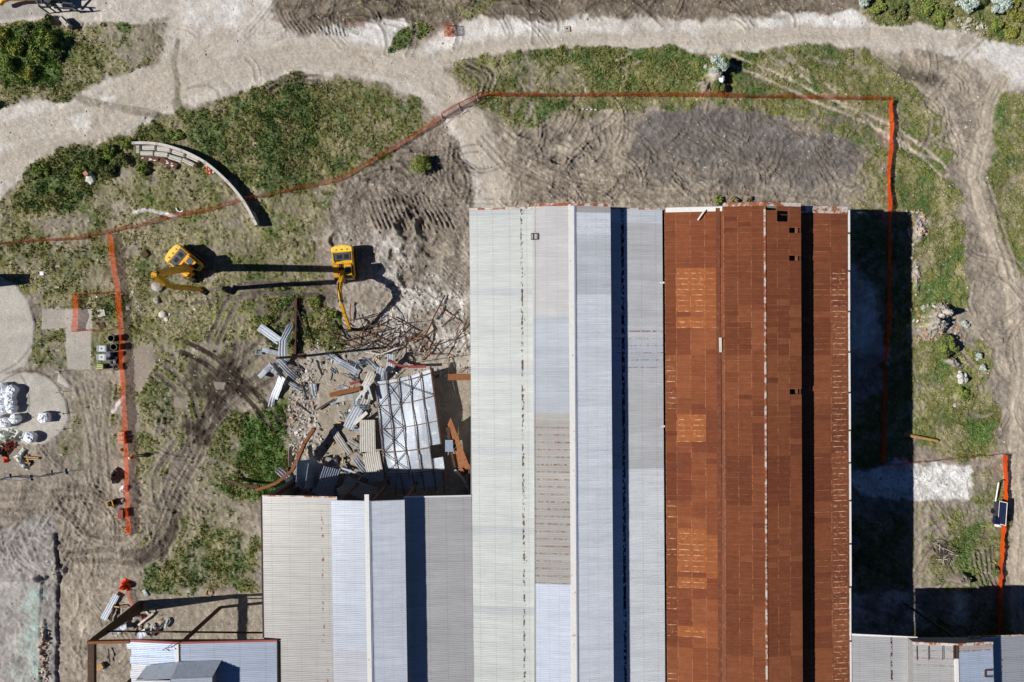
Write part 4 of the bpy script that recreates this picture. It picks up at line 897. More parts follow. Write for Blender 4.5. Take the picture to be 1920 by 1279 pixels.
# ---- lower-left shed with bare steel frame --------------------------------
shed5 = thing('stripped_frame_shed', 'part-demolished shed in the lower left with bare brown frame and blue-grey roof', 'shed', (wx(333, 11.6), wy(1200, 11), 0))
zE, zR = 10.75, 11.5
ya = lambda px, py, z: W(px, py, z)
R0 = ya(333.5, 1207, zR); R1 = Vector((R0.x+.3, YS, zR)); E0 = ya(520.5, 1196, zE+.15); E1 = Vector((E0.x+.1, YS, zE+.15)); F0 = ya(236, 1203, zE+.1); F1 = Vector((F0.x, YS, zE+.1))
for P in (E0, F0, R0): P.y = R0.y
sheets(shed5, R0, R1, E0, E1, .84, U_grey, lambda r, c, v: tone((196,205,219), .03, .95))
def cut5(v): return [0,.03,.0,.03,.0,.03,.06,.1,.0,.05][min(9, int(v*14))] 
sheets(shed5, F0, F1, R0, R1, .84, U_grey, lambda r, c, v: tone((188,200,220) if r < 3 else (196,197,200), .04, .6), clip=lambda v: .02+.11*((int(v*37)*7) % 5)/5)
strip(shed5, 'ridge_cap', R0+Vector((-.1,0,.07)), R1+Vector((-.1,0,.07)), .42, .08, M['white_trim']); strip(shed5, 'ridge_gutter', R0+Vector((.18,0,.04)), R1+Vector((.18,0,.04)), .12, .05, M['steel_dark'])
for a, b in ((F0+Vector((.6,0,0)), R0), (R0, E0)): strip(shed5, 'verge_trim', a+Vector((0,.15,.08)), b+Vector((0,.15,.08)), .22, .2, M['red_trim'])
strip(shed5, 'verge_trim', E0+Vector((0,0,.06)), E1+Vector((0,0,.06)), .14, .1, M['steel_dark'])
cn = ya(164.5, 1204, zE)                                  # north-west corner of the frame
strip(shed5, 'edge_beam', cn+Vector((.35,0,-.25)), Vector((cn.x+.35, YS, zE-.25)), .75, .5, M['brown_beam'])
strip(shed5, 'end_beam', cn, F0+Vector((.5,0,0)), .3, .45, M['rust_orange']); strip(shed5, 'end_beam', F0+Vector((0,-.1,-.3)), E0+Vector((0,-.1,-.35)), .25, .4, M['brown_beam'])
MB().beam(cn+Vector((.3,0,-.2)), (cn.x+.3, cn.y, 0), .4, .45, w2=1.5, h2=.5).obj('corner_column', M['brown_beam'], shed5, loc=shed5.location)
for y in (-9,): MB().beam(cn+Vector((.3,y,-.2)), (cn.x+.3, cn.y+y, 0), .4, .4, w2=1.1, h2=.5).obj('column', M['brown_beam'], shed5, loc=shed5.location)
MB().beam(E0+Vector((-.4,-.3,-.2)), (E0.x-.4, E0.y-.3, 0), .4, .4).obj('column', M['brown_beam'], shed5, loc=shed5.location)
MB().beam((R0.x, R0.y-.3, zR-.4), (R0.x, R0.y-.3, 0), .35, .35).obj('column', M['brown_beam'], shed5, loc=shed5.location)
strip(shed5, 'cross_beam', cn+Vector((0,0,-3)), E0+Vector((0,-.3,-3)), .15, .2, M['brown_beam'])
# dormer monitor on that roof
z6 = 13.0; d0 = ya(320, 1273, z6+.4); dw = ya(254, 1276, z6); de = ya(398, 1270, z6); sv_ = Vector((0, -6, 0))
d1_ = d0+sv_; sheets(shed5, dw, dw+sv_, d0, d1_, .84, U_grey, lambda r, c, v: tone((196,197,200), .04), name='dormer_sheet'); sheets(shed5, d0, d1_, de, de+sv_, .84, U_grey, lambda r, c, v: tone((196,202,212), .04), name='dormer_sheet')
n_ = Vector((d0.x-.6, d0.y+1.0, zR+.3)); MB().add([dw, d0, de, (de.x+.3, de.y+1.1, zR-.2), (d0.x, d0.y+1.1, zR+.15), (dw.x+.4, dw.y+.9, zR-.1)], [(0,1,4,5), (1,2,3,4)]).obj('dormer_hip_sheet', M['galv'], shed5, loc=shed5.location)
gable(shed5, [(dw.x+.2, z6-.1), (d0.x, z6+.3), (de.x-.2, z6-.1)], d0.y-.2, name='dormer_wall', z0=zR-.3)
wallbox(shed5, de.x-.3, de.x-.15, de.y-6, de.y-.2, zR-.5, z6-.05, 'dormer_wall'); wallbox(shed5, dw.x+.15, dw.x+.3, de.y-6, de.y-.2, zR-.5, z6-.05, 'dormer_wall')
MB().path([ya(305,1219,zR+.3), ya(318,1211,zR+.9), ya(328,1203,zR+1.2)], .07, .07).path([ya(312,1216,zR+.5), ya(319,1221,zR+.5)], .07, .07).obj('bent_rod', M['steel_dark'], shed5, loc=shed5.location)

# loose bits lying on the roofs
MB().beam(W(1308, 413, 11.35), W(1321.5, 393.5, 11.55), .16, .05, 0).obj('x', M['white_trim'])
bpy.data.objects['x'].name = 'loose_trim'; tag(bpy.data.objects['loose_trim'], 'short white and blue folded trim lying askew on the top end of the rusty roof', 'roof trim')
MB().beam(W(1350.5, 633, 11.95), W(1351, 660.5, 11.95), .26, .14).obj('loose_pipe', M['concrete_pale']); tag(bpy.data.objects['loose_pipe'], 'short cream pipe lying along the step of the rusty roof', 'pipe')
# ------------------------------------------------------------------ orange safety netting
def netting(pts, label, hgt=1.05, m='net', step=.16, post_every=3.0, nm='safety_netting', group='orange netting fences round the site', dens=9, seed=0, lean=0.0, cov=.19):
    """pts are ground pixels; a real net of flat strands hung between stakes"""
    q = random.Random(seed); P = [GP(*p) for p in pts]; o0 = P[0].copy(); root = thing(nm, label, 'safety fence', o0, group=group)
    S = []; acc = 0
    for a, b in zip(P[:-1], P[1:]):
        n = max(1, int((b-a).length/step))
        for i in range(n): S.append(a.lerp(b, i/n))
    S.append(P[-1]); n = len(S); rows = dens; V = []; F = []
    wob = [0]*n; v = 0
    for i in range(n): v = v*.93 + q.uniform(-.035, .035); wob[i] = v
    def pt(i, j):
        a = S[max(i-1, 0)]; b = S[min(i+1, n-1)]; d = (b-a).normalized(); nrm = Vector((-d.y, d.x, 0)); f = j/rows
        x, y = S[i].x/K+960, 639.5-S[i].y/K; g = gz(x, y)
        sag = .10*math.sin(i*step/post_every*math.pi)**2
        return Vector((S[i].x, S[i].y, g-.02)) + nrm*(wob[i]*1.6*f + lean*f + .05*math.sin(i*.7)*f*(1-f)) + Vector((0, 0, (hgt-sag)*f))
    G = [[pt(i, j) for j in range(rows+1)] for i in range(n)]
    hw = hgt/rows*cov
    for j in range(rows+1):
        w_ = Vector((0, 0, hw))
        for i in range(n-1):
            b = len(V); V += [G[i][j]-w_, G[i+1][j]-w_, G[i+1][j]+w_, G[i][j]+w_]; F.append((b, b+1, b+2, b+3))
    for i in range(n):
        d = (S[min(i+1, n-1)]-S[max(i-1, 0)]).normalized()*(step*cov*.9)
        for j in range(0, rows, 3):
            e = min(j+3, rows); b = len(V); V += [G[i][j]-d, G[i][j]+d, G[i][e]+d, G[i][e]-d]; F.append((b, b+1, b+2, b+3))
    me = bpy.data.meshes.new('net'); me.from_pydata([tuple(v-o0) for v in V], [], F); me.materials.append(M[m]); me.update()
    o = bpy.data.objects.new('net', me); COL.objects.link(o); o.parent = root
    k = max(1, int(post_every/step)); pm = None
    for i in list(range(0, n, k)) + [n-1]:
        if pm is None: pm = MB().cyl((0,0,-.1), (0,0,hgt+.12), .025, 5).mesh('post', M['steel_dark'])
        s = bpy.data.objects.new('post', pm); COL.objects.link(s); s.parent = root; s.location = G[i][0]-o0; s.rotation_euler = (q.uniform(-.05, .05), q.uniform(-.05, .05), 0)
    return root
netting([(-60,466),(0,459),(40,455),(100,452),(150,450),(208,437)], 'orange netting run at the left edge, meeting the one that runs down', seed=1, lean=.22)
netting([(208,437),(260,427),(330,409),(400,396),(450,378),(485,370)], 'orange netting from the left junction up to the curved concrete wall', seed=2, lean=.25)
netting([(490,371),(560,357),(636,342),(680,316),(740,281),(800,242),(829,222)], 'orange netting climbing from the curved wall to the pink panels', seed=3, lean=.2)
netting([(908,181),(1000,182),(1180,182),(1300,183),(1420,184),(1540,187),(1671,188.5)], 'long orange netting across the grass along the top of the site', seed=5, lean=.22)
netting([(1667,190),(1668,243),(1664,330),(1665,420),(1664,560),(1657,700),(1652,860),(1652,868)], 'tall orange netting beside the shadow of the rusty shed', hgt=.85, seed=6, cov=.36)
netting([(1652,872),(1700,868),(1800,860),(1885,851)], 'orange netting along the white chalk strip on the right', hgt=.85, seed=7, lean=.2)
netting([(1880,853),(1883,900),(1876,1010),(1872,1100),(1869,1190),(1871,1240)], 'bright orange netting by the solar panel trailer near the right edge', hgt=.9, seed=8, dens=11, cov=.36)
netting([(211,440),(218,500),(228,551),(232,640),(233,700),(238,780),(240,850),(243,930),(246,1001)], 'long orange netting running down past the grey tanks and the worker', hgt=1.1, seed=9)
netting([(228,549),(190,551),(146,553)], 'upper short side of the small netted square left of the long netting', hgt=.45, seed=10, lean=-.22)
netting([(146,553),(147,585),(145,622)], 'left side of the small netted square', hgt=1.1, seed=11)
netting([(145,620),(190,622),(230,617)], 'lower short side of the small netted square', hgt=.45, seed=12, lean=.22)
# pink panels: steel fence panels wrapped with faded netting at the road
for i, (a, b) in enumerate((((830,222),(862,203)), ((862,203),(896,186)), ((896,186),(908,181)))):
    A, B = GP(*a), GP(*b); nm = ('lower', 'middle', 'upper short')[i]
    r_ = netting([a, b], nm + ' pink-netted fence panel closing the dirt road', hgt=1.7, m='net_pink' if i < 2 else 'net', seed=20+i, lean=.15, nm='road_barrier', group='pink netted panels across the road', dens=12)
    d = (B-A).normalized(); nrm = Vector((-d.y, d.x, 0)); o0 = A
    MB().cyl(Vector((0,0,.15)), B-A+Vector((0,0,.15)), .03, 5).cyl(Vector((0,0,1.75)), B-A+Vector((0,0,1.75)), .03, 5).obj('frame', M['steel_dark'], r_)
    MB().box((0,0,.07), (.7,.25,.14), RM(0,0,math.atan2(nrm.y, nrm.x))).obj('foot', M['concrete_pale'], r_)
    MB().beam(nrm*-.0+Vector((0,0,1.2)), -nrm*.9+Vector((0,0,.05)), .05, .05).obj('brace', M['steel_dark'], r_)
# orange netted enclosure on the pale apron
en = netting([(833,50),(849,50),(849,69),(833,69),(833,50)], 'small orange netted enclosure with timber inside, on the pale apron by the road', hgt=1.35, seed=31, cov=.14, nm='netted_enclosure', group=None, dens=12)
for a, b in (((836,53),(846,64)), ((846,54),(837,62)), ((838,66),(847,58))): MB().beam(GP(*a,.2)-en.location, GP(*b,.35)-en.location, .12, .08).obj('timber', M['wood'], en)
# crumpled heap of netting
def crumple(name, label, cat, pts, h, m, seed, n=14, spike=.5, group=None, kind_p=None):
    """crumpled cloth heap over a pixel polygon, thick folded sheet"""
    q = np.random.default_rng(seed); xs = [p[0] for p in pts]; ys = [p[1] for p in pts]; cx, cy = sum(xs)/len(xs), sum(ys)/len(ys); C0 = GP(cx, cy)
    V = []; F = []; rings = 5; m_ = len(pts)*3; P = []
    for i in range(len(pts)):
        a, b = pts[i], pts[(i+1) % len(pts)]
        for t in (0, 1/3, 2/3): P.append((a[0]+(b[0]-a[0])*t, a[1]+(b[1]-a[1])*t))
    for k in range(rings+1):
        f = 1-k/(rings+.4)
        for (x, y) in P:
            jx, jy = q.uniform(-1, 1, 2)*1.6
            p = GP(cx+(x-cx)*f+jx, cy+(y-cy)*f+jy); hh = (0.02 if k == 0 else h*(1-f)**.5*(1-spike/2+q.uniform(-spike, spike)))
            V.append(Vector((p.x, p.y, p.z+max(.03, hh)))-C0)
    for k in range(rings):
        for i in range(m_):
            a, b = k*m_+i, k*m_+(i+1) % m_; F.append((a, b, b+m_, a+m_))
    F.append(tuple(range(rings*m_, rings*m_+m_)))
    mb = MB(); mb.v = [tuple(v) for v in V]; mb.f = F; mb.m = [0]*len(F); o = mb.obj(name, M[m]); o.location = C0
    return tag(o, label, cat, group)
crumple('netting_heap', 'bright orange crumpled netting heap on the bare track near the lower left shed', 'netting', [(228,1091),(233,1085),(243,1086),(246,1098),(244,1108),(236,1106),(224,1106)], .9, 'orange', 3, spike=.9)
netting([(243,1106),(243,1118),(249,1130),(250,1141)], 'torn strip of orange netting trailing down from the crumpled heap', hgt=.7, m='net_pink', seed=33, nm='netting_strip', group=None)

# ------------------------------------------------------------------ excavators
def track_mesh(L=4.3, r=.42, wd=.6):
    mb = MB(); n = 10; prof = []
    for i in range(n+1): a = -math.pi/2+math.pi*i/n; prof.append((L/2-r+math.cos(a)*r, r+math.sin(a)*r))
    for i in range(n+1): a = math.pi/2+math.pi*i/n; prof.append((-L/2+r+math.cos(a)*r, r+math.sin(a)*r))
    mb.side(prof, -wd/2, wd/2); return mb
def pads_mesh(L=4.3, r=.42, wd=.6):
    mb = MB()
    for i in range(22): mb.box((0, -L/2+r+.02+i*(L-2*r)/21.5, 2*r+.02), (wd+.03, .10, .07))
    return mb
def excavator(label, loc, rz, boom, arm, attach, pale=False, jaw=True, wide=.55, armw=.4):
    e = thing('excavator', label, 'excavator', loc, rz)
    Y = M['yellow']
    for s in (-1, 1):
        t_ = track_mesh().obj('track', M['track'], e); t_.location = (s*1.25, -.4, 0); p_ = pads_mesh().obj('track_pads', M['track'], t_)
    MB().box((0, -.4, .62), (1.9, 2.2, .5)).cyl((0,-.4,.8), (0,-.4,1.1), .75, 14).obj('undercarriage', M['steel_dark'], e)
    # rotating upper body
    MB().prism([(-1.33,1.35),(-1.33,-1.9),(1.33,-1.9),(1.33,1.2),(.45,1.35),(.45,.6),(-.3,.6),(-.3,1.35)], 1.1, 1.55).obj('platform', Y, e, bevel=.04)
    MB().prism([(-1.33,-.35),(-1.33,-1.9),(1.33,-1.9),(1.33,-.35)], 1.552, 2.05).obj('engine_hood', Y, e, bevel=.06)
    MB().prism([(.5,-.352),(.5,1.1),(1.3,1.1),(1.3,-.352)], 1.552, 1.95).obj('tool_locker', Y, e, bevel=.05)
    cwp = [(-1.36,-1.905),(-1.36,-2.4)] + [(math.sin(a)*1.36, -2.4-.42*math.cos(a)) for a in [R(-70+20*i) for i in range(8)]] + [(1.36,-2.4),(1.36,-1.905)]
    MB().prism(cwp, 1.12, 2.02).obj('counterweight', M['yellow_pale'], e, bevel=.07)
    MB().box((0,-1.28,2.09), (2.25,1.05,.08)).obj('engine_grille', M['dark_grey'], e, bevel=.02)
    MB().box((-.55,-1.25,2.15), (.5,.6,.05)).box((.35,-1.25,2.15), (.6,.5,.04)).obj('hood_panel', M['black'], e)
    for s in (-1, 0, 1): MB().cyl((s*.7,-2.2,2.0), (s*.7,-2.2,2.09), .08, 8).obj('lifting_eye', M['steel_dark'], e)
    MB().cyl((.85,-.75,2.0), (.85,-.75,2.55), .07, 8).obj('exhaust', M['steel_dark'], e)
    MB().path([(1.25,-.3,1.9),(1.25,-.3,2.4),(1.25,1.0,2.4),(1.25,1.0,1.9)], .04, .04).path([(1.25,-1.8,2.0),(1.25,-1.8,2.3),(1.25,-.5,2.3),(1.25,-.5,2.0)], .04, .04).obj('handrail', M['yellow'], e)
    cab = MB().side([(-.25,1.555),(-.25,2.85),(.0,3.0),(1.25,2.98),(1.62,2.5),(1.75,1.8),(1.75,1.555)], -1.3, -.36).obj('cab', Y, e, bevel=.04)
    MB().box((-.83,.55,3.01), (.7,.75,.05)).obj('roof_hatch', M['dark_grey'], cab)
    MB().add([(-1.2,1.27,2.985),(-.46,1.27,2.985),(-.46,1.62,2.53),(-1.2,1.62,2.53)], [(0,1,2,3)]).add([(-1.2,1.64,2.5),(-.46,1.64,2.5),(-.46,1.765,1.8),(-1.2,1.765,1.8)], [(0,1,2,3)]).obj('windscreen', M['glass'], cab)
    for x in (-1.305, -.355): MB().add([(x,.0,1.95),(x,1.4,1.95),(x,1.15,2.8),(x,.05,2.8)], [(0,1,2,3)]).obj('side_window', M['glass'], cab)
    MB().box((.08,.2,1.8), (.9,.5,.5)).cyl((-.1,-.1,1.9), (-.1,-.1,2.25), .16, 8).box((.3,.0,2.0),(.2,.5,.3)).obj('slew_machinery', M['steel_rust'], e)
    # boom and arm : box sections
    def limb(name, pts, w0, w1, h0, h1):
        mb = MB(); n = len(pts)-1
        for i in range(n):
            f, g = i/n, (i+1)/n; mb.beam(pts[i], pts[i+1], w0+(w1-w0)*f, h0+(h1-h0)*f, w2=w0+(w1-w0)*g, h2=h0+(h1-h0)*g)
            if i: mb.cyl(Vector(pts[i])-Vector((w0*.5,0,0)), Vector(pts[i])+Vector((w0*.5,0,0)), (h0+(h1-h0)*f)*.5, 8)
        return mb.obj(name, Y, e, bevel=.03)
    bo = limb('boom', boom, wide, wide*.85, .75, .5)
    for p in (boom[-1],): MB().cyl(Vector(p)-Vector((wide*.6,0,0)), Vector(p)+Vector((wide*.6,0,0)), .2, 8).obj('pin', M['steel_dark'], bo)
    MB().path([Vector(p)+Vector((wide*.3,0,.45)) for p in boom], .06, .06).path([Vector(p)+Vector((-wide*.3,0,.45)) for p in boom], .06, .06).obj('hydraulic_hose', M['black'], bo)
    limb('arm', arm, armw, armw*.8, .6, .32)
    b1 = Vector(boom[1]); 
    for s in (-1, 1):
        MB().cyl((s*.42,1.3,1.3), b1*.55+Vector((s*.42,.2,.2)), .11, 8).cyl(b1*.55+Vector((s*.42,.2,.2)), b1+Vector((s*.42,0,0)), .06, 8, mi=1).obj('boom_cylinder', [Y, M['galv']], e)
    m_ = Vector(boom[-2]).lerp(Vector(boom[-1]), .2)+Vector((0,0,.5)); a_ = Vector(boom[-1]).lerp(Vector(arm[1]), .12)+Vector((0,.2,.45))
    MB().cyl(m_, m_.lerp(a_, .6), .10, 8).cyl(m_.lerp(a_, .6), a_, .05, 8, mi=1).obj('arm_cylinder', [Y, M['galv']], e)
    t_ = Vector(arm[-1])
    if jaw:
        g = MB().cyl(t_, t_+Vector((0,.1,-.5)), .28, 8).box(t_+Vector((0,.15,-.55)), (.7,.5,.3)).obj('grapple', M['steel_dark'], e)
        for s in (-1, 1):
            MB().path([t_+Vector((s*.25,.1,-.5)), t_+Vector((s*.75,.2,-.8)), t_+Vector((s*.6,.25,-1.3)), t_+Vector((s*.1,.25,-1.55))], .35, .16).obj('claw', M['steel_dark'], g)
    else:
        MB().cyl(t_+Vector((-.35,0,0)), t_+Vector((.35,0,0)), .28, 10).obj('quick_hitch', M['red_paint'], e)
        MB().cyl(t_+Vector((-.3,.4,-.45)), t_+Vector((.3,.4,-.45)), .42, 12).box(t_+Vector((0,.1,-.8)), (.5,.9,.5)).obj('crusher', M['black'], e)
    return e
excavator('yellow excavator with its grapple reaching down into the steel rubble', GP(650,503)-Vector((0,0,.03)), R(185), [(0,.6,1.75),(0,2.3,4.1),(0,3.4,4.9),(-.05,4.6,5.0)], [(-.05,4.6,5.0),(-.05,6.2,3.6),(-.15,8.0,1.9)], None)
excavator('yellow high-reach excavator with its long boom folded up, left of the other machine', GP(362,499)-Vector((0,0,.03)), R(229.5), [(0,.7,1.75),(0,1.4,5.2),(-.1,2.8,10.5),(-.3,4.6,16.6)], [(-.3,4.6,16.9),(.2,5.2,14.8),(.55,5.1,12.2),(.8,4.3,7.0),(1.0,3.9,2.6)], None, jaw=False, wide=.8, armw=.62)
# machine at the top left, mostly outside the frame: its arm and the dark frame it works on
ar = thing('yellow_machine_boom', 'yellow excavator boom and arm lying low on the apron at the top left corner', 'machine boom', GP(60,8))
o0 = ar.location.copy()
for nm, pts, w_, h_ in (('boom', ((92,0,1.5),(70,2,1.7),(48,4,1.7),(30,6,1.5)), .6, .7), ('arm', ((32,6,1.4),(18,9,1.2),(9,14,.9)), .5, .5), ('arm_brace', ((90,6,1.2),(60,7,1.2),(34,8,1.2)), .3, .3)):
    MB().path([GP(x, y, z)-o0 for x, y, z in pts], w_, h_).obj(nm, M['yellow'], ar, bevel=.03)
MB().path([GP(x, y, z)-o0 for x, y, z in ((88,2,2.0),(60,3,2.1),(36,6,2.0))], .12, .1).obj('hydraulic_ram', M['galv'], ar)
sc = thing('screening_frame', 'dark blue-grey steel frame machine on the apron in the top left corner', 'machine', GP(105,10))
o0 = sc.location
for a, b, z in (((78,9),(92,25),1.3),((84,3),(100,6),2.2),((92,25),(106,24),1.6),((100,0),(101,22),2.3),((106,24),(112,16),1.4),((90,12),(150,18),1.5),((112,22),(152,24),1.1),((112,22),(130,3),2.3),((130,3),(152,-8),2.0),((148,17),(152,24),1.2),((88,16),(88,2),1.8),((94,14),(94,2),1.8)):
    MB().beam(GP(*a,z)-o0, GP(*b,z)-o0, .16, .2).obj('bar', M['dark_grey'], sc)
for p in ((92,25),(106,24),(152,24),(112,3),(130,3)): MB().beam(GP(*p,0)-o0, GP(*p,2)-o0, .14, .14).obj('leg', M['steel_dark'], sc)
MB().box(GP(106,9,1.6)-o0, (1.0,1.5,1.3)).obj('engine_box', M['dark_grey'], sc, bevel=.05)

# ------------------------------------------------------------------ collapsed bay
def T2(x, y): return 480+x/4, 640+y/4            # helper: reading of the photo's rubble area
def csheet(p, q, wpx, z=.5, tilt=0.0, roll=0.0, m='galv', crump=.15, seed=0, per=.28, name='corrugated_sheet', z2=None, rows=6, parent=None, loc0=None, amp=.045):
    """loose corrugated sheet from ground pixel p to q (ribs run along it)"""
    sc_ = 1; A = GP(*p); B = GP(*q); A.z += z; B.z += (z if z2 is None else z2); L = (B-A).length; wd = wpx*K/4*4; wd = wpx*K
    q_ = np.random.default_rng(seed); n = max(2, int(wd/per)); cols = []
    for i in range(n):
        for a, h in ((0,0),(.3,0),(.45,1),(.75,1),(.9,0)): cols.append(((i+a)/n-.5, h*amp))
    cols.append((.5, 0)); k = len(cols); V = []; bend = q_.uniform(-1, 1); tw = q_.uniform(-1, 1)
    d = (B-A)/L; up = Vector((0,0,1)); s = d.cross(up).normalized(); nn = s.cross(d).normalized()
    for r in range(rows+1):
        f = r/rows; c, sn = math.cos(roll+tw*crump*(f-.5)*2), math.sin(roll+tw*crump*(f-.5)*2); bz = bend*crump*L*.25*math.sin(f*math.pi)+q_.uniform(-1, 1)*crump*.10
        ox = q_.uniform(-1, 1)*crump*.12
        for (u, h) in cols:
            sw = wd*(1-abs(crump)*.15*math.sin(f*5+seed)); off_ = s*(u*sw*c+ox) + nn*(u*sw*sn + h + bz) 
            V.append(A + d*(L*f) + off_)
    F = [(r*k+i, r*k+i+1, (r+1)*k+i+1, (r+1)*k+i) for r in range(rows) for i in range(k-1)]
    C0 = (A+B)/2 if loc0 is None else loc0
    mb = MB(); mb.v = [tuple(v-C0) for v in V]; mb.f = F; mb.m = [0]*len(F); o = mb.obj(name, M[m], parent)
    if parent is None: o.location = C0
    return o
M['purlin'] = mat('weathered_purlin', (122, 104, 92), .8, var=.3, c2=(84, 62, 50), c2s=2); M['purlin2'] = mat('rusty_rafter', (118, 88, 70), .8, var=.3, c2=(150, 140, 130), c2s=2)
M['galv_dull'] = mat('dull_silver_sheet', (190, 197, 206), .5, .15, .4, var=.10, c2=(236, 238, 240), c2s=1.2)
# the big folded roof piece with its frame
root = thing('collapsed_roof', 'collapsed section of white corrugated roof with rusty purlins and cross bracing on top, lying in the rubble', 'roof wreck', GP(770,790))
c0 = root.location.copy()
def rz_(u, v): return 1.0+.7*u + .16*math.sin(u*7.5+v*5)*(.4+v) + .10*math.sin(v*13-u*4) + .6*.5*math.sin(v*3.1)-.3*max(0, v-.8)/.2*(.3+.7*u)        # height over the floor, u west-east, v north-south
def RP(u, v, dz_=0):
    # photo outline: NW (703,715) NE (807,690) SE (836,884) SW (721,893)
    xw = 703+(722-703)*v; yw = 716+(892-716)*v; xe = 808+(834-808)*v; ye = 692+(882-692)*v
    px, py = xw+(xe-xw)*u, yw+(ye-yw)*u+4*math.sin(u*3.1)*(1 if v < .5 else .6); z = rz_(u, v)+dz_
    return W(px, py, z)-c0
mb_n = 15
for i in range(mb_n):
    v0, v1 = i/mb_n, (i+1)/mb_n; u1 = 1.0 if v0 < .72 else (.80 if v0 < .82 else 1.0); rows = 7; n = 4; V = []; F = []; prof = []
    jit = rr.uniform(0, .03)
    for k_ in range(n):
        for a, h in ((0,0),(.3,0),(.45,.05),(.75,.05),(.9,0)): prof.append(((k_+a)/n, h))
    prof.append((1.03, 0.004))
    for r in range(rows+1):
        for (a, h) in prof: V.append(RP(u1*r/rows, v0+(v1-v0)*a, h+jit))
    k_ = len(prof); F = [(r*k_+j, r*k_+j+1, (r+1)*k_+j+1, (r+1)*k_+j) for r in range(rows) for j in range(k_-1)]
    mb = MB(); mb.v = [tuple(v) for v in V]; mb.f = F; mb.m = [0]*len(F); mb.obj('roof_sheet', M['galv_dull'], root)
def bar(u0, v0, u1, v1, w_, name, m, dz_=.22):
    n = 5; MB().path([RP(u0+(u1-u0)*i/n, v0+(v1-v0)*i/n, dz_) for i in range(n+1)], w_, w_*1.2).obj(name, m, root)
for u in (0, .20, .40, .60, .80): bar(u, -.02, u, 1.03, .10, 'purlin', M['purlin'])
bar(1.0, -.04, 1.0, .74, .2, 'purlin', M['steel_rust'])
for v in (.035, .26, .51, .755, .985): bar(-.02, v, 1.0 if v != .755 else .82, v, .10, 'rafter', M['purlin2'], .34)
for (a, b) in (((0,.26),(.4,.035)), ((.4,.035),(1,.26)), ((0,.26),(.4,.51)), ((0,.51),(.4,.26)), ((.4,.26),(.82,.02)), ((0,.51),(.4,.755)), ((0,.755),(.4,.51)), ((.4,.755),(0,.985)), ((.0,.755),(.4,.96)), ((.2,.04),(.4,.26))):
    bar(*a, *b, .07, 'brace', M['steel_dark'], .30)
MB().add([RP(0,.99,0), RP(.5,1.0,0), RP(.95,1.0,0), RP(.9,1.14,-.9), RP(.45,1.15,-1.0), RP(0,1.13,-.7)], [(0,1,4,5),(1,2,3,4)]).obj('hanging_sheet', M['galv_blue'], root)
for i, u in enumerate((.25,.45,.62,.82,.97)): MB().beam(RP(u, .99, .2), RP(u+(.05-.02*i), 1.25, -1.2), .09, .09).obj('bent_purlin', M['steel_rust'], root)
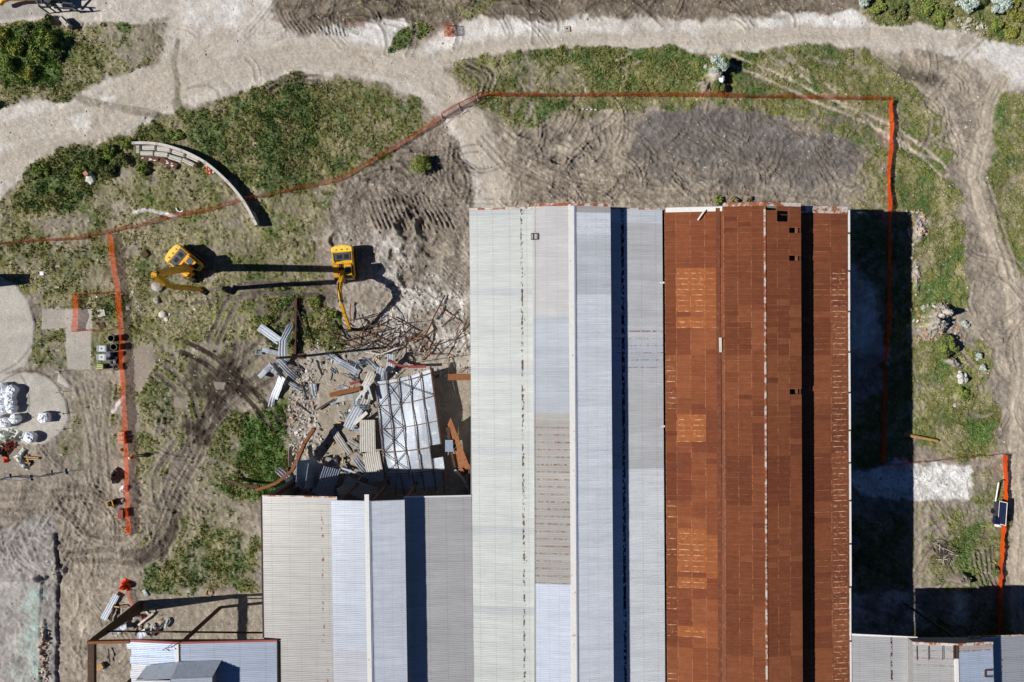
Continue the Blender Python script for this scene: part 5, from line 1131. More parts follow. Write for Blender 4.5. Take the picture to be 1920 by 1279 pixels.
# sheets fanned out west of it
sg = 'corrugated sheets fallen among the rubble'
SHEETS = [
 (470,1010,560,1050,60,1.4,.5,'galv_warm','pale ribbed sheet wedged between the dark blue leaning sheets'),
 (300,1060,400,1110,50,1.0,.2,'galv_rusty','rust-streaked sheet under the dark blue leaning sheets'),
 (520,880,600,910,40,.8,-.4,'galv_warm','grey sheet piece above the partly lit dark sheet'),
 (640,950,700,990,44,.7,.3,'galv','silver piece between the tubular strip and the wide grey sheet'),
 (760,820,800,860,40,.6,.2,'galv_warm','grey scrap at the left edge of the fan'),
 (660,560,720,540,34,.5,.3,'galv_warm','small grey sheet bit in the middle of the floor'),
 (560,200,600,240,30,.4,.5,'galv','little crumpled silver bit near the top of the floor'),
 (240,190,330,215,34,.8,.3,'galv_rusty','rust-stained sheet right of the upper left tangle'),
 (95,205,150,240,44,.8,-.4,'galv','crumpled silver piece at the heart of the left tangle'),
 (700,260,760,300,40,.8,.4,'galv','silver sheet piece left of the leaning grey sheets'),
 (880,1090,900,1150,50,.8,.6,'galv_warm','grey sheet end below the lower fan sheet'), # (x0,y0,x1,y1,width) in quarter pixels of the rubble view, z, roll, material, label
 (205,-10,185,190,60,1.4,.2,'galv','long blue-grey sheet standing in the upper left tangle, pointing up'),
 (165,140,290,275,48,1.0,.3,'galv','blue-grey sheet slanting down to the right in the upper left tangle'),
 (45,62,180,95,34,.7,-.2,'galv','narrow grey sheet at the upper left of the tangle'),
 (25,270,110,180,52,.6,.5,'galv','crumpled silver sheet at the far left of the tangle'),
 (195,265,120,430,58,1.0,-.2,'galv','long silver sheet hanging down left onto the grass'),
 (125,420,105,492,40,.4,.2,'galv','bent lower end of silver sheeting on the grass'),
 (130,165,210,320,36,1.5,.9,'galv_warm','brownish curled sheet over the left tangle'),
 (250,310,350,372,30,.4,.4,'galv','small crumpled sheet right of the left tangle'),
 (345,305,380,440,24,.4,1.0,'galv_rusty','dark edgewise sheet between the tangle and the floor'),
 (430,320,437,412,40,.35,.2,'galv','short silver sheet standing alone at the floor edge'),
 (305,460,412,545,26,.3,.9,'galv_rusty','dark narrow sheet at the left edge of the floor'),
 (530,90,640,165,38,.7,.1,'galv','blue sheet at the top of the floor, under the post shadow'),
 (632,158,768,240,52,.6,.1,'galv','ribbed blue sheet at the top of the floor'),
 (700,150,765,200,40,.9,.8,'galv','small bent silver sheet above the floor'),
 (755,185,832,142,40,.8,-.6,'galv_blue','small dark silver sheet bent upwards above the floor'),
 (832,140,900,208,36,.7,.3,'galv','narrow silver sheet just left of the wrecked roof corner'),
 (1012,98,985,232,52,1.9,.0,'galv','silver sheet sticking out above the wrecked roof'),
 (872,235,778,405,62,1.6,-.2,'galv_warm','wide grey sheet leaning on the upper left of the wrecked roof'),
 (942,200,902,300,62,1.9,.2,'galv','curved sheet at the upper left corner of the wrecked roof'),
 (970,225,960,310,36,1.9,.5,'galv','twisted pale sheet at the top of the wrecked roof'),
 (842,395,800,480,60,1.3,.1,'galv_warm','ribbed sheet halfway down the left side of the wrecked roof'),
 (456,140,492,256,22,.4,.7,'galv_warm','thin torn sheet near the top left of the floor'),
 (620,338,690,358,30,.3,.0,'galv','tiny silver sheet left of the orange beam'),
 (605,435,785,408,50,.35,.0,'galv_warm','flat dull grey sheet below the orange beam'),
 (560,475,620,440,30,.4,.4,'galv','small white ribbed scrap near the floor centre'),
 (722,458,785,462,40,.5,.0,'galv','white sheet scrap near the floor centre'),
 (775,490,850,500,36,1.2,.3,'galv','bent white sheet on the pile at the left of the wrecked roof'),
 (770,500,690,652,78,.8,.05,'galv','wide ribbed silver sheet slanting on the floor'),
 (572,655,700,852,52,.3,.0,'galv_warm','long ribbed grey sheet alone in the middle of the floor'),
 (690,745,790,805,44,.4,.1,'galv_warm','ribbed grey sheet near the foot of the fanned sheets'),
 (705,655,790,672,38,.6,.0,'galv','white sheet beside the top of the fanned sheets'),
 (835,590,838,830,118,1.3,-.12,'galv_warm','upper wide sheet of the fan left of the wrecked roof'),
 (862,832,905,1052,128,1.1,-.18,'galv_warm','lower wide sheet of the fan left of the wrecked roof'),
 (742,875,862,1040,48,.9,.4,'galv','narrow sheet under the lower fan sheet'),
 (375,890,360,1085,165,1.9,.98,'galv_blue','dark blue sheet leaning away at the lower left'),
 (455,915,425,1100,150,1.7,.92,'galv_blue','second dark blue leaning sheet at the lower left'),
 (575,950,510,1130,135,1.5,.55,'galv_blue','dark ribbed sheet partly lit, left of the lower grey shed roof ridge'),
 (655,1060,870,1150,112,.9,.1,'galv_warm','wide grey sheet just above the open shed roof'),
 (610,1130,735,1090,58,1.6,.1,'galv_warm','small grey sheet lying over the wide one'),
 (165,955,248,1052,58,1.0,.3,'galv','white curved sheet at the lower left beside the grass'),
 (402,780,398,890,34,1.4,.6,'galv_warm','narrow sheet standing against the rusty girder'),
 (262,790,248,940,32,.8,.8,'galv_warm','narrow ribbed sheet left of the rusty girder'),
 (430,1100,560,1175,60,1.2,.3,'galv','shredded pale sheet at the lower left corner of the rubble'),
 (740,205,745,140,20,.9,.8,'galv','narrow upright silver scrap above the floor'),
 (-5,80,45,85,36,.5,.1,'galv','silver sheet end at the far upper left of the rubble')]
for i, (x0,y0,x1,y1,wd,z,roll,m,lb) in enumerate(SHEETS):
    f = 1-z/H; fx = lambda p: (960+(p[0]-960)*f, 639.5+(p[1]-639.5)*f)
    o = csheet(fx(T2(x0,y0)), fx(T2(x1,y1)), wd/4, z=z, roll=roll, m=m, seed=i+3, crump=.10 if wd > 70 else .28, z2=z*(.35 if wd < 70 else 1.0))
    tag(o, lb, 'metal sheet', sg)
csheet(*[(x, y) for x, y in ((543,563) and (489,613), (527,640))], 15, z=.5, m='galv', seed=71, crump=.1); tag(bpy.context.scene.collection.objects[-1], 'bundle of ribbed sheet at the top left of the rubble', 'metal sheet', sg)
o = csheet((550,610), (532,645), 12, z=.8, roll=.4, m='galv', seed=72); tag(o, 'pale folded sheet beside the long steel rail', 'metal sheet', sg)
# fallen rusty wall on the right of the bay
rw = thing('fallen_wall', 'orange-brown ribbed wall panel leaning beside the white-roofed shed, with torn lower edge', 'wall panel', GP(862,860))
o0 = rw.location
A = [W(845,783,2.4), W(884,884,2.4)]; Bq = [W(838,799,1.2), W(866,895,1.1)]
for i in range(13):
    t0, t1 = i/13, (i+.94)/13
    MB().add([A[0].lerp(A[1], t0)-o0, A[0].lerp(A[1], t1)-o0, Bq[0].lerp(Bq[1], t1)-o0, Bq[0].lerp(Bq[1], t0)-o0] + [A[0].lerp(A[1], t)-o0-Vector((0,0,.06)) for t in (t0, t1)] + [Bq[0].lerp(Bq[1], t)-o0-Vector((0,0,.06)) for t in (t1, t0)], [(0,1,2,3),(7,6,5,4),(0,4,5,1),(1,5,6,2),(2,6,7,3),(3,7,4,0)]).obj('plank', M['rust_orange'], rw)
mb = MB()
for i in range(26): t_ = i/26; p = Bq[0].lerp(Bq[1], t_)-o0; mb.beam(p, p+Vector((-.3,-.12,-.15)), .07, .04)
mb.obj('torn_edge', M['galv_rusty'], rw)
# girders, posts, rods
def girder(pts, w_, h_, m, label, cat='steel beam', group=None, name='steel_beam'):
    P = [W(x, y, z) for x, y, z in pts]; o = MB().path(P, w_, h_).obj(name, M[m], loc=P[0]); return tag(o, label, cat, group)
girder([(590,803,2.2),(572,830,2.2),(556,868,1.6),(548,882,1.4),(520,905,1.6),(482,918,1.5)], .35, .9, 'rust_orange', 'bent rusty girder curving down the left side of the collapsed bay')
girder([(486,912,1.3),(455,909,1.2),(427,900,.9)], .3, .35, 'brown_beam', 'dark brown beam end reaching left onto the bright grass')
girder([(555,559,.4),(554,610,.4),(553,664,.5)], .35, .4, 'steel_rust', 'long rusty rail standing up from the rubble, left of the brush')
girder([(557,580,.6),(568,610,.5),(583,640,.4)], .12, .14, 'steel_dark', 'thin dark rod crossing beside the long rusty rail')
girder([(619,741,1.0),(643,735,1.0),(676,728,1.1)], .6, .4, 'rust_orange', 'flat orange-brown channel beam on the floor')
girder([(840,707,3.2),(883,707,3.4)], .8, .3, 'rust_orange', 'short tan beam spanning to the white-roofed shed')
girder([(840,801,1.5),(846,846,1.4),(853,876,1.2)], .3, .3, 'steel_rust', 'rusty beam lying along the right side of the wrecked roof')
girder([(853,881,2.4),(868,898,2.6),(884,925,3)], .25, .3, 'galv_warm', 'bent pale strut in the dark corner by the open shed')
girder([(880,880,3.6),(882,930,4)], .3, .3, 'steel_rust', 'rusty upright edge against the white-roofed shed wall')
girder([(727,676,1.4),(745,684,1.4),(761,688,1.4)], .3, .3, 'red_paint', 'red painted strut above the wrecked roof')
girder([(764,688,1.4),(799,687,1.4)], .35, .3, 'red_paint', 'second red painted strut at the top of the wrecked roof')
girder([(656,720,1.0),(674,715,1.0)], .4, .3, 'red_paint', 'short red piece on the rubble above the orange channel')
girder([(593,769,.4),(612,757,.4),(627,748,.5)], .18, .18, 'steel_rust', 'thin rusty angle bar on the floor left of the grey sheet')
girder([(668,751,1.6),(690,722,2.0),(698,750,2.2)], .22, .2, 'galv', 'bent white ridge strip on the pile left of the wrecked roof')
girder([(632,875,.8),(660,884,.8),(683,894,.7)], .22, .18, 'galv', 'pale tubular strip at the foot of the floor')
girder([(629,853,1.0),(634,872,.7)], .16, .16, 'steel_dark', 'short dark upright bar above the pale tubular strip')
girder([(664,795,1.0),(688,773,1.4)], .45, .10, 'concrete_pale', 'pale plank on the pile left of the wrecked roof', 'plank', name='plank')
girder([(685,660,.6),(712,665,.6),(728,659,.6),(745,652,.8)], .14, .14, 'concrete_pale', 'curved white pipe above the rubble sheets', 'pipe', name='pipe')
girder([(842,825,1.9),(842,847,1.9)], 1.0, .15, 'galv_blue', 'loose grey plate at the right end of the wrecked roof', 'plate', name='metal_plate')
col_ = thing('upright_column', 'brown steel column still standing in the rubble and throwing a long thin shadow', 'steel column', GP(567,668))
MB().beam((0,0,0), (-.2,0,9.0), .28, .4).obj('shaft', M['brown_beam'], col_); MB().box((0,0,.1), (.7,.7,.12)).obj('base_plate', M['steel_rust'], col_)
RODS = [(618,602,632,632,2),(628,612,643,636,1.5),(639,600,655,614,1.6),(659,568,659,606,2),(656,601,711,588,1.6),(671,620,694,595,1.3),(680,622,712,592,1.4),(733,570,744,610,1.4),(738,595,788,621,2),(744,612,735,650,1.4),
 (835,554,812,600,2.6),(812,600,793,640,2.6),(825,578,860,608,1.8),(861,580,828,613,1.8),(884,598,848,640,1.8),(868,600,855,620,1.2),(668,618,727,642,2.2),(640,641,730,616,1.8),(700,641,745,614,1.4),(652,657,690,640,1.6),(735,611,792,603,1.2),
 (742,598,757,644,1.2),(642,655,688,641,1.2),(690,640,718,660,1.5),(742,640,716,662,1.3),(757,640,770,680,1.5),(775,681,880,665,1.0),(820,640,790,676,2),(852,640,820,670,1.8),(793,640,780,662,2),(650,640,665,652,1.4),(745,677,758,652,1.4),(612,692,602,715,1.2),
 (640,700,663,712,1.0),(651,777,658,758,1.4),(700,640,720,655,2.4),(615,625,648,640,1.8),(660,628,700,655,1.5),(672,612,664,640,1.3),(720,600,700,640,1.5),(765,590,770,640,1.2),(690,655,760,648,1.0),(770,612,742,636,1.6),(844,640,880,620,1.3),
 (795,655,842,652,1.1),(628,640,612,655,1.3),(880,636,860,660,1.2),(843,668,843,704,1.6),(860,700,868,688,1.2),(868,690,883,693,1.6),(640,664,610,676,1.0),(548,650,520,640,1.2),(560,690,548,700,1.2),(575,712,560,735,1.0),(590,860,606,880,1.4),(604,900,640,912,1.4),(650,918,662,902,1.6),(684,905,692,896,1.4),(722,915,728,900,1.4),(742,930,744,905,1.6)]
q = random.Random(5)
_q = random.Random(77)
for _i in range(30):
    _x, _y = _q.choice(((690,625),(720,610),(750,640),(770,620),(700,650),(840,620),(800,650),(660,640)))
    _x += _q.uniform(-30, 30); _y += _q.uniform(-16, 16); _a = _q.choice((-.6, .5, 1.1, -1.0, .15))+_q.uniform(-.2, .2); _l = _q.uniform(8, 26)
    RODS.append((_x-math.cos(_a)*_l, max(560, _y-math.sin(_a)*_l), min(878, _x+math.cos(_a)*_l), _y+math.sin(_a)*_l, _q.uniform(.9, 1.9)))
BL = {}
for i, (x0,y0,x1,y1,wd) in enumerate(RODS):
    z0, z1 = .15+q.random()*.5, .15+q.random()*.9
    m = q.choice(('steel_rust','steel_rust','steel_dark','rust_orange','brown_beam')); w_ = wd*K*.85
    mx_, my_ = (x0+x1)/2+q.uniform(-1, 1)*1.5, (y0+y1)/2+q.uniform(-1, 1)*1.5
    P = [GP(x0,y0,z0), GP(mx_,my_,(z0+z1)/2+.1), GP(x1,y1,z1)]
    o = MB().path(P, w_, w_*1.1).obj('steel_bar', M[m], loc=P[0])
    L = math.hypot(x1-x0, y1-y0); sz = 'short' if L < 22 else ('long' if L > 42 else 'medium-length'); th_ = 'thin' if wd < 1.35 else ('thick' if wd > 1.9 else 'slim')
    colr = {'steel_rust':'rusty','steel_dark':'dark','rust_orange':'orange-brown','brown_beam':'brown'}[m]; a = math.degrees(math.atan2(-(y1-y0), x1-x0)) % 180
    dr = 'lying crosswise' if a < 18 or a > 162 else ('rising to the right' if a < 70 else ('pointing up and down' if a < 110 else 'falling to the right'))
    places = (((620,620),'left of the grapple'),((670,600),'just right of the excavator arm'),((700,625),'below the arm shadow'),((760,620),'on the pale stones in mid rubble'),((760,660),'above the wrecked roof'),((820,590),'on bare ground by the white shed'),((860,640),'at the foot of the white-roofed shed'),((700,650),'over the rubble top'),((600,700),'on the upper floor of the bay'),((860,695),'right of the wrecked roof'),((600,890),'near the lower left of the bay'),((700,910),'above the open shed'),((540,650),'in the left tangle of sheets'))
    pl_ = min(places, key=lambda p: (p[0][0]-(x0+x1)/2)**2+(p[0][1]-(y0+y1)/2)**2)[1]
    lb = f'{th_} {sz} {colr} bar {dr} {pl_}'; BL.setdefault(lb, []).append(o); tag(o, lb, 'steel bar', 'rusty bars strewn in the rubble')
for lb, os_ in BL.items():
    if len(os_) == 3: os_.sort(key=lambda o: -o.location.y); [o.__setitem__('label', k+lb.replace('medium-length ', '')) for o, k in zip(os_, ('uppermost ', 'middle ', 'lowermost '))]
    if len(os_) == 2: os_.sort(key=lambda o: -o.location.y); os_[0]['label'] = ('upper ' + lb).replace('medium-length ', ''); os_[1]['label'] = ('lower ' + lb).replace('medium-length ', '')
# grain of small scrap and broken bits
def bits(name, label, pts, n, mats_, seed, smin=.06, smax=.35, z=.05, flat=.3):
    g = np.random.default_rng(seed); xs = [p[0] for p in pts]; ys = [p[1] for p in pts]; mb = MB(); k = 0
    def inside(x, y):
        c = False
        for i in range(len(pts)):
            x0, y0 = pts[i]; x1, y1 = pts[(i+1) % len(pts)]
            if (y0 > y) != (y1 > y) and x < (x1-x0)*(y-y0)/(y1-y0)+x0: c = not c
        return c
    while k < n:
        x, y = g.uniform(min(xs), max(xs)), g.uniform(min(ys), max(ys))
        if not inside(x, y): continue
        s = smin+(smax-smin)*g.random()**2.5; p = GP(x, y, z+s*.1)
        mb.box(p, (s*2, s*(.5+g.random()), s*flat), RM(g.normal()*.3, g.normal()*.3, g.random()*6.3), mi=int(g.integers(len(mats_)))); k += 1
    o = mb.obj(name, [M[m] for m in mats_]); return tag(o, label, 'debris', kind='stuff')
bits('rubble_scraps', 'small scraps of broken metal and masonry over the collapsed bay', [(560,640),(880,650),(880,700),(700,720),(690,900),(560,930),(540,800),(545,700)], 420, ('concrete_pale','concrete','galv_warm','steel_rust','steel_dark','galv','wood'), 4)
bits('brick_rubble', 'broken masonry pieces along the left edge of the collapsed bay', [(540,690),(590,690),(592,800),(560,880),(545,880)], 320, ('concrete_pale','concrete_pale','boulder','brick'), 6, .05, .22, flat=.7)
bits('stone_rubble', 'broken pale stones scattered around the excavator', [(690,460),(770,480),(878,540),(878,640),(700,640),(720,560)], 260, ('concrete_pale','boulder','concrete'), 8, .04, .18, flat=.7)
bits('scattered_litter', 'small pale litter over the left field', [(20,460),(470,400),(470,640),(300,700),(280,800),(230,700),(60,560)], 120, ('concrete_pale','bag','wood','yellow_pale','boulder'), 9, .04, .16)
bits('mound_stones', 'stones showing in the mounds on the right', [(1700,570),(1790,570),(1800,640),(1720,640)], 200, ('concrete_pale','boulder','brick'), 10, .05, .25, flat=.7)
bits('mound_grit', 'rubble grit in the bank beside the shed shadow', [(1698,395),(1735,390),(1740,440),(1712,450),(1722,530),(1706,530)], 150, ('concrete_pale','brick','boulder'), 12, .05, .2, flat=.7)
bits('yard_scraps', 'orange and grey scraps around the fallen frame in the lower left', [(225,1125),(290,1140),(320,1160),(290,1190),(200,1192)], 110, ('orange_dull','concrete_pale','galv_warm','wood','steel_dark'), 13, .05, .3)
bits('roadside_stones', 'white stones on the bank in the upper right', [(1785,30),(1850,50),(1840,70),(1790,60)], 60, ('concrete_pale','boulder'), 14, .06, .25, flat=.8)
bits('verge_bricks', 'broken bricks along the foot of the left slab', [(80,1185),(97,1180),(95,1290),(76,1290)], 150, ('wood','brick','concrete_pale','brown_beam'), 15, .06, .22, flat=.6)
M['sheet_brown'] = mat('old_rusty_sheet', (104, 66, 56), .85, var=.35, c2=(84, 78, 58), c2s=3)
# ------------------------------------------------------------------ curved wall and what is stacked by it
arc = smooth([(259,273),(285,273),(312,276),(340,284),(365,294),(392,309),(418,330),(440,352),(458,374),(472,396),(481,413),(487,425)], 3)
wl = thing('curved_wall', 'thin curved concrete retaining wall in the grass of the upper left', 'wall', GP(*arc[0])); o0 = wl.location.copy()
L_ = []
for i in range(len(arc)-1): L_.append((W(*arc[i]), W(*arc[i+1])))
def arcwall(z0, z1, th, name, m, i0=0, i1=None, off_=0.0):
    P = [W(*p) for p in arc][i0:i1]; V = []; F = []; n = len(P)
    for i in range(n):
        d = (P[min(i+1, n-1)]-P[max(i-1, 0)]).normalized(); nn = Vector((-d.y, d.x, 0))
        for s, z in ((-1, z0), (1, z0), (1, z1), (-1, z1)): V.append(P[i]+nn*(s*th/2+off_)+Vector((0,0,z))-Vector((o0.x, o0.y, 0)))
    for i in range(n-1):
        for k in range(4): F.append((4*i+k, 4*i+(k+1) % 4, 4*i+4+(k+1) % 4, 4*i+4+k))
    F += [(3,2,1,0), tuple(4*(n-1)+k for k in range(4))]
    mb = MB(); mb.v = [tuple(v) for v in V]; mb.f = F; mb.m = [0]*len(F); o = mb.obj(name, m, wl); o.location = (0, 0, -o0.z); return o
arcwall(-.3, 1.15, .26, 'wall_panel', M['concrete']); arcwall(1.152, 1.24, .34, 'coping', M['concrete_pale'])
for i in range(0, len(arc), 5):
    p = W(*arc[i]); MB().box((p.x-o0.x, p.y-o0.y, .5-o0.z), (.36,.36,1.5)).obj('pier', M['concrete'], wl)
MB().path([GP(*p, .55)-o0 for p in ((476,400),(480,410),(484,420))], .5, 1.0).obj('fallen_coping', M['concrete'], wl)
blocks = [(283.5,280,25,9,.02,'concrete_pale','topmost block of the stack nearest the left end of the curved wall'),(311,282,26,9,-.10,'concrete_pale','second upper concrete block beside the curved wall'),(338.5,289.5,24,8,-.28,'concrete_pale','third upper concrete block beside the curved wall'),
 (365,298,25,8.5,-.42,'concrete_pale','last upper concrete block, close under the curved wall'),(281,290.5,25,8,-.02,'concrete_pale','lower concrete block at the left end of the curved stack'),(307,292,26,8.5,-.10,'concrete_pale','second lower concrete block in the curved stack'),
 (332.5,299,26,9,-.28,'concrete_pale','third lower concrete block in the curved stack'),(358,307,25,8,-.45,'concrete_pale','white concrete block at the lower right end of the curved stack'),(263.5,282.5,7,16,0,'concrete','upright grey concrete block at the left end of the stack')]
for i, (x, y, l, w_, a, m, lb) in enumerate(blocks):
    p = GP(x, y, 0); b_ = thing('concrete_block', lb, 'concrete block', p, a, group='concrete blocks stacked by the curved wall')
    L = l*K*.95; wd = w_*K*.92; MB().box((0,0,.35), (L,wd,.7)).obj('slab_body', M[m], b_, bevel=.04)
    mb = MB()
    for s in (-1, 1): mb.box((0, s*wd*.22, .73), (L*.94, wd*.14, .08))
    mb.obj('lifting_ridge', M['concrete'], b_)
for i, (x, y, l, w_, a, lb) in enumerate(((282,299.5,34,8,-.05,'rusty sheet pile with peeled white paint, left of the two by the blocks'),(318,307,34,10,-.42,'rusty sheet pile sloping down, right of the two by the blocks'))):
    r_ = thing('rusty_sheet_pile', lb, 'metal sheet', GP(x, y, 0), a); MB().box((0,0,.15), (l*K, w_*K, .25)).obj('sheet_stack', M['sheet_brown'], r_)
    for k in range(5): MB().box((rr.uniform(-.4,.4)*l*K, rr.uniform(-.3,.3)*w_*K, .29+.01*k), (rr.uniform(.2,.5), .12, .02), RM(0,0,rr.uniform(-.5,.5))).obj('paint_flake', M['white_trim'], r_)
hs = []; 
for i in range(40): a = i*.55; hs.append(GP(395+6*math.cos(a)*(1-.01*i), 318+10*math.sin(a)*(1-.01*i), .25+.01*i))
MB().path(hs, .07, .07).obj('hose_coil', M['orange'], loc=hs[0]); tag(bpy.data.objects['hose_coil'], 'orange hose coiled round white posts beside the curved wall', 'hose')
bp = thing('white_post_bundle', 'pair of white and grey posts lying in the orange hose by the curved wall', 'posts', GP(396,318))
for s in (-1, 1): MB().beam((s*.22-.3,.5,.3), (s*.22+.3,-.6,.35), .22, .2).obj('post', M['concrete_pale'], bp)
wt = thing('bent_white_pipe', 'thin bent white pipe on the dry grass above the left netting', 'pipe', GP(335,392)); MB().path([GP(x,y,.1)-wt.location for x,y in ((331,390),(333,395),(338,398),(344,396))], .12, .1).obj('tube', M['bag'], wt)
def rock(px, py, r, label, m='boulder', seed=0, flat=.7, cat='boulder', name='boulder', group=None, rx=1.0, rz=0):
    q_ = np.random.default_rng(seed+100); import bmesh as _b
    bm = _b.new(); _b.ops.create_icosphere(bm, subdivisions=2, radius=1)
    for v in bm.verts:
        k = 1+q_.uniform(-.17, .17); v.co = Vector((v.co.x*k*rx, v.co.y*k, max(v.co.z, -.5)*flat*k))
    me = bpy.data.meshes.new(name); bm.to_mesh(me); bm.free(); me.materials.append(M[m]); o = bpy.data.objects.new(name, me); COL.objects.link(o)
    p = GP(px, py, r*flat*.35); o.location = p; o.scale = (r, r, r); o.rotation_euler = (0, 0, rz); return tag(o, label, cat, group)
rock(296.5,538,.66,'largest pale boulder below the high-reach excavator', seed=1, rx=1.2); rock(294,563,.45,'pointed pale boulder beside the dark pit', seed=2); rock(1323,126,.32,'round grey boulder left of the silver shrub', seed=3)
rock(1349,154,.42,'bright white boulder below the silver shrub', 'bag', seed=4); rock(1335,137,.45,'pale boulder under the silver shrub', seed=5); rock(1812,42,.4,'pale rock right of the two silver bushes', seed=6)
rock(1803,55,.3,'small pale rock on the upper right bank', seed=7); rock(1834,52,.28,'flat pale rock on the upper right bank near the white road', seed=8); rock(785,300,.1,'small stone by the lone shrub', seed=9)
for i, (x, y, r) in enumerate(((1795,705,.45),(1802,712,.4),(1806,704,.35),(1793,714,.4),(1799,699,.3),(1809,711,.28))): rock(x, y, r, ('largest','lowest middle','upper right','lower left','topmost','rightmost small')[i]+' pale jagged rock in the little cluster on the green mound', 'concrete_pale', seed=20+i, group='cluster of pale rocks on the green mound')
rock(171,335,.75,'pale flat stump-like stone below the dark thicket', 'concrete_pale', seed=11, flat=.5, rx=.9); o = MB().box(GP(167,328,.6), (.5,.5,.3), RM(.1,.1,.6)).obj('brick_lump', M['brick']); tag(o, 'reddish brick lump on top of the pale stone by the thicket', 'brick')
o = thing('concrete_chunk', 'long weathered concrete chunk at the top edge of the upper left bank', 'concrete block', GP(128,46), -R(47)); MB().box((0,0,.4), (1.7,.6,.75)).obj('chunk_body', M['boulder'], o, bevel=.1); MB().box((-.2,.05,.80), (1.1,.2,.1)).obj('chunk_ridge', M['concrete_pale'], o)
for i, (x, y, r, lb) in enumerate(((1790,760,.25,'small white stone below the mound'),(250,548,.2,'small pale stone right of the long netting'),(241,577,.3,'pale broken stone right of the netted square'),(306,590,.5,'flat pale slab piece below the boulders'),(312,598,.35,'small flat slab piece near the dark pit'))): rock(x, y, r, lb, 'concrete_pale', seed=40+i, flat=.4)
# manhole covers and plates on the left field
for i, (x, y, s, a, m, lb) in enumerate(((273,477,12,.6,'steel_rust','square brown cover plate above the high-reach excavator'),(191,587,13,.2,'concrete_pale','pale concrete cover inside the netted square'),(191,611,11,.4,'steel_rust','brown square plate at the bottom of the netted square'),(80,513,7,0,'bag','small white square board in the left field'),
        (429,344,12,.7,'steel_rust','square brown plate beside the curved wall'),(1063,55,11,.1,'concrete','pale square manhole surround on the upper road'))):
    p = GP(x, y, .05); o = MB().box((0,0,0), (s*K, s*K, .12)).obj('cover_plate', M[m]); o.location = p; o.rotation_euler = (0,0,a); tag(o, lb, 'cover plate')
o = MB().cyl((0,0,-.02), (0,0,.09), .12, 10).obj('manhole_opening', M['black']); o.location = GP(1063,54.5,.03); tag(o, 'tiny dark round opening in the manhole surround on the upper road', 'manhole')
# ------------------------------------------------------------------ left yard
bags = [(11,726,9,'top left white bulk bag'),(30,731,9.5,'upper right white bulk bag of the group by the slab edge'),(13,737,9,'white bulk bag second from the top at left'),(26,742,8.5,'small-topped white bulk bag in the middle column'),(7,751,9,'white bulk bag at mid left of the group'),
        (27,753,9.5,'white bulk bag at mid right of the group'),(10,766,9.5,'lower left white bulk bag of the tight group'),(29,765,9,'lower right white bulk bag of the tight group'),(-2,758,8,'white bulk bag cut by the left edge of the picture'),
        (36,784,8.5,'white bulk bag below the tight group on the right'),(4,787,9,'white bulk bag at the left edge below the group'),(16,791,9.5,'white bulk bag below the group in the middle'),(90,781.5,10,'white bulk bag standing alone in the middle of the slab'),(64,819,10,'white bulk bag beside the pale tarpaulin')]
def bag_mesh(seed):
    q_ = np.random.default_rng(seed); V = []; n = 14
    for (z, r) in ((0,.82),(.25,1.0),(.55,1.04),(.82,1.0),(.95,.86),(1.02,.55),(1.03,.25),(1.14,.12)):
        for i in range(n):
            a = 2*math.pi*i/n; sq = 1/max(abs(math.cos(a)), abs(math.sin(a)))**.45; k = r*sq*(1+q_.uniform(-.09, .09)+.05*math.sin(a*5+seed)); V.append((k*math.cos(a)*.62, k*math.sin(a)*.62, z+q_.uniform(-.05, .05)*(z > .2)))
    F = [(k*n+i, k*n+(i+1) % n, (k+1)*n+(i+1) % n, (k+1)*n+i) for k in range(7) for i in range(n)] + [tuple(range(7*n, 8*n))]
    mb = MB(); mb.v = V; mb.f = F; mb.m = [0]*len(F); return mb.mesh('bag', M['bag'])
bm_ = [bag_mesh(i) for i in range(3)]; loopm = MB().path([(-.5,-.5,.9),(-.25,-.25,1.25),(0,-.1,1.2)], .07, .03).path([(.5,.5,.9),(.3,.25,1.28),(0,.1,1.2)], .07, .03).mesh('lifting_loop', M['bag'])
for i, (x, y, r, lb) in enumerate(bags):
    b_ = thing('bulk_bag', lb + (' of the tight group' if False else ''), 'bulk bag', GP(x, y, .0), i*1.3, group='white bulk bags on the concrete slab')
    s = bpy.data.objects.new('sack', bm_[i % 3]); COL.objects.link(s); s.parent = b_; s.scale = (r/9, r/9, 1); l2 = bpy.data.objects.new('lifting_loop', loopm); COL.objects.link(l2); l2.parent = b_; b_['label'] = lb
crumple('tarpaulin', 'pale crumpled tarpaulin spread at the lower edge of the round slab', 'tarpaulin', [(-10,808),(8,802),(25,803),(40,808),(52,818),(55,829),(42,829),(28,824),(15,830),(2,836),(-10,836)], .7, 'tarp_pale', 21, spike=.7)
crumple('rolled_tarpaulin', 'pale twisted tarpaulin lying down right of the red net heap', 'tarpaulin', [(44,838),(49,842),(42,856),(50,866),(56,877),(53,882),(45,878),(34,866),(25,856),(34,849)], .6, 'tarp_pale', 22, spike=.6)
crumple('red_net_heap', 'dull red netting and cord heap beside the pale tarpaulin', 'netting', [(15,826),(24,823),(33,828),(34,836),(27,842),(20,848),(12,846),(5,840),(0,832)], .5, 'orange_dull', 23, spike=.8)
crumple('dark_net_heap', 'brown tangle of cord and netting at the left edge', 'netting', [(-5,836),(8,840),(20,848),(16,858),(5,856),(-5,850)], .4, 'brown_beam', 24, spike=.8)
crumple('orange_bundle', 'small orange bundle at the left edge below the nets', 'netting', [(7,859),(14,857),(18,863),(15,868),(8,868)], .4, 'orange', 25, spike=.6)
pl = thing('timber_pile', 'few pale timbers lying beside the twisted tarpaulin', 'timber', GP(62,861)); 
for a, b in (((48,856),(75,858)),((50,861),(74,860)),((47,866),(60,868)),((52,852),(58,872))): MB().beam(GP(*a,.2)-pl.location, GP(*b,.25)-pl.location, .14, .08).obj('plank', M['wood'], pl)
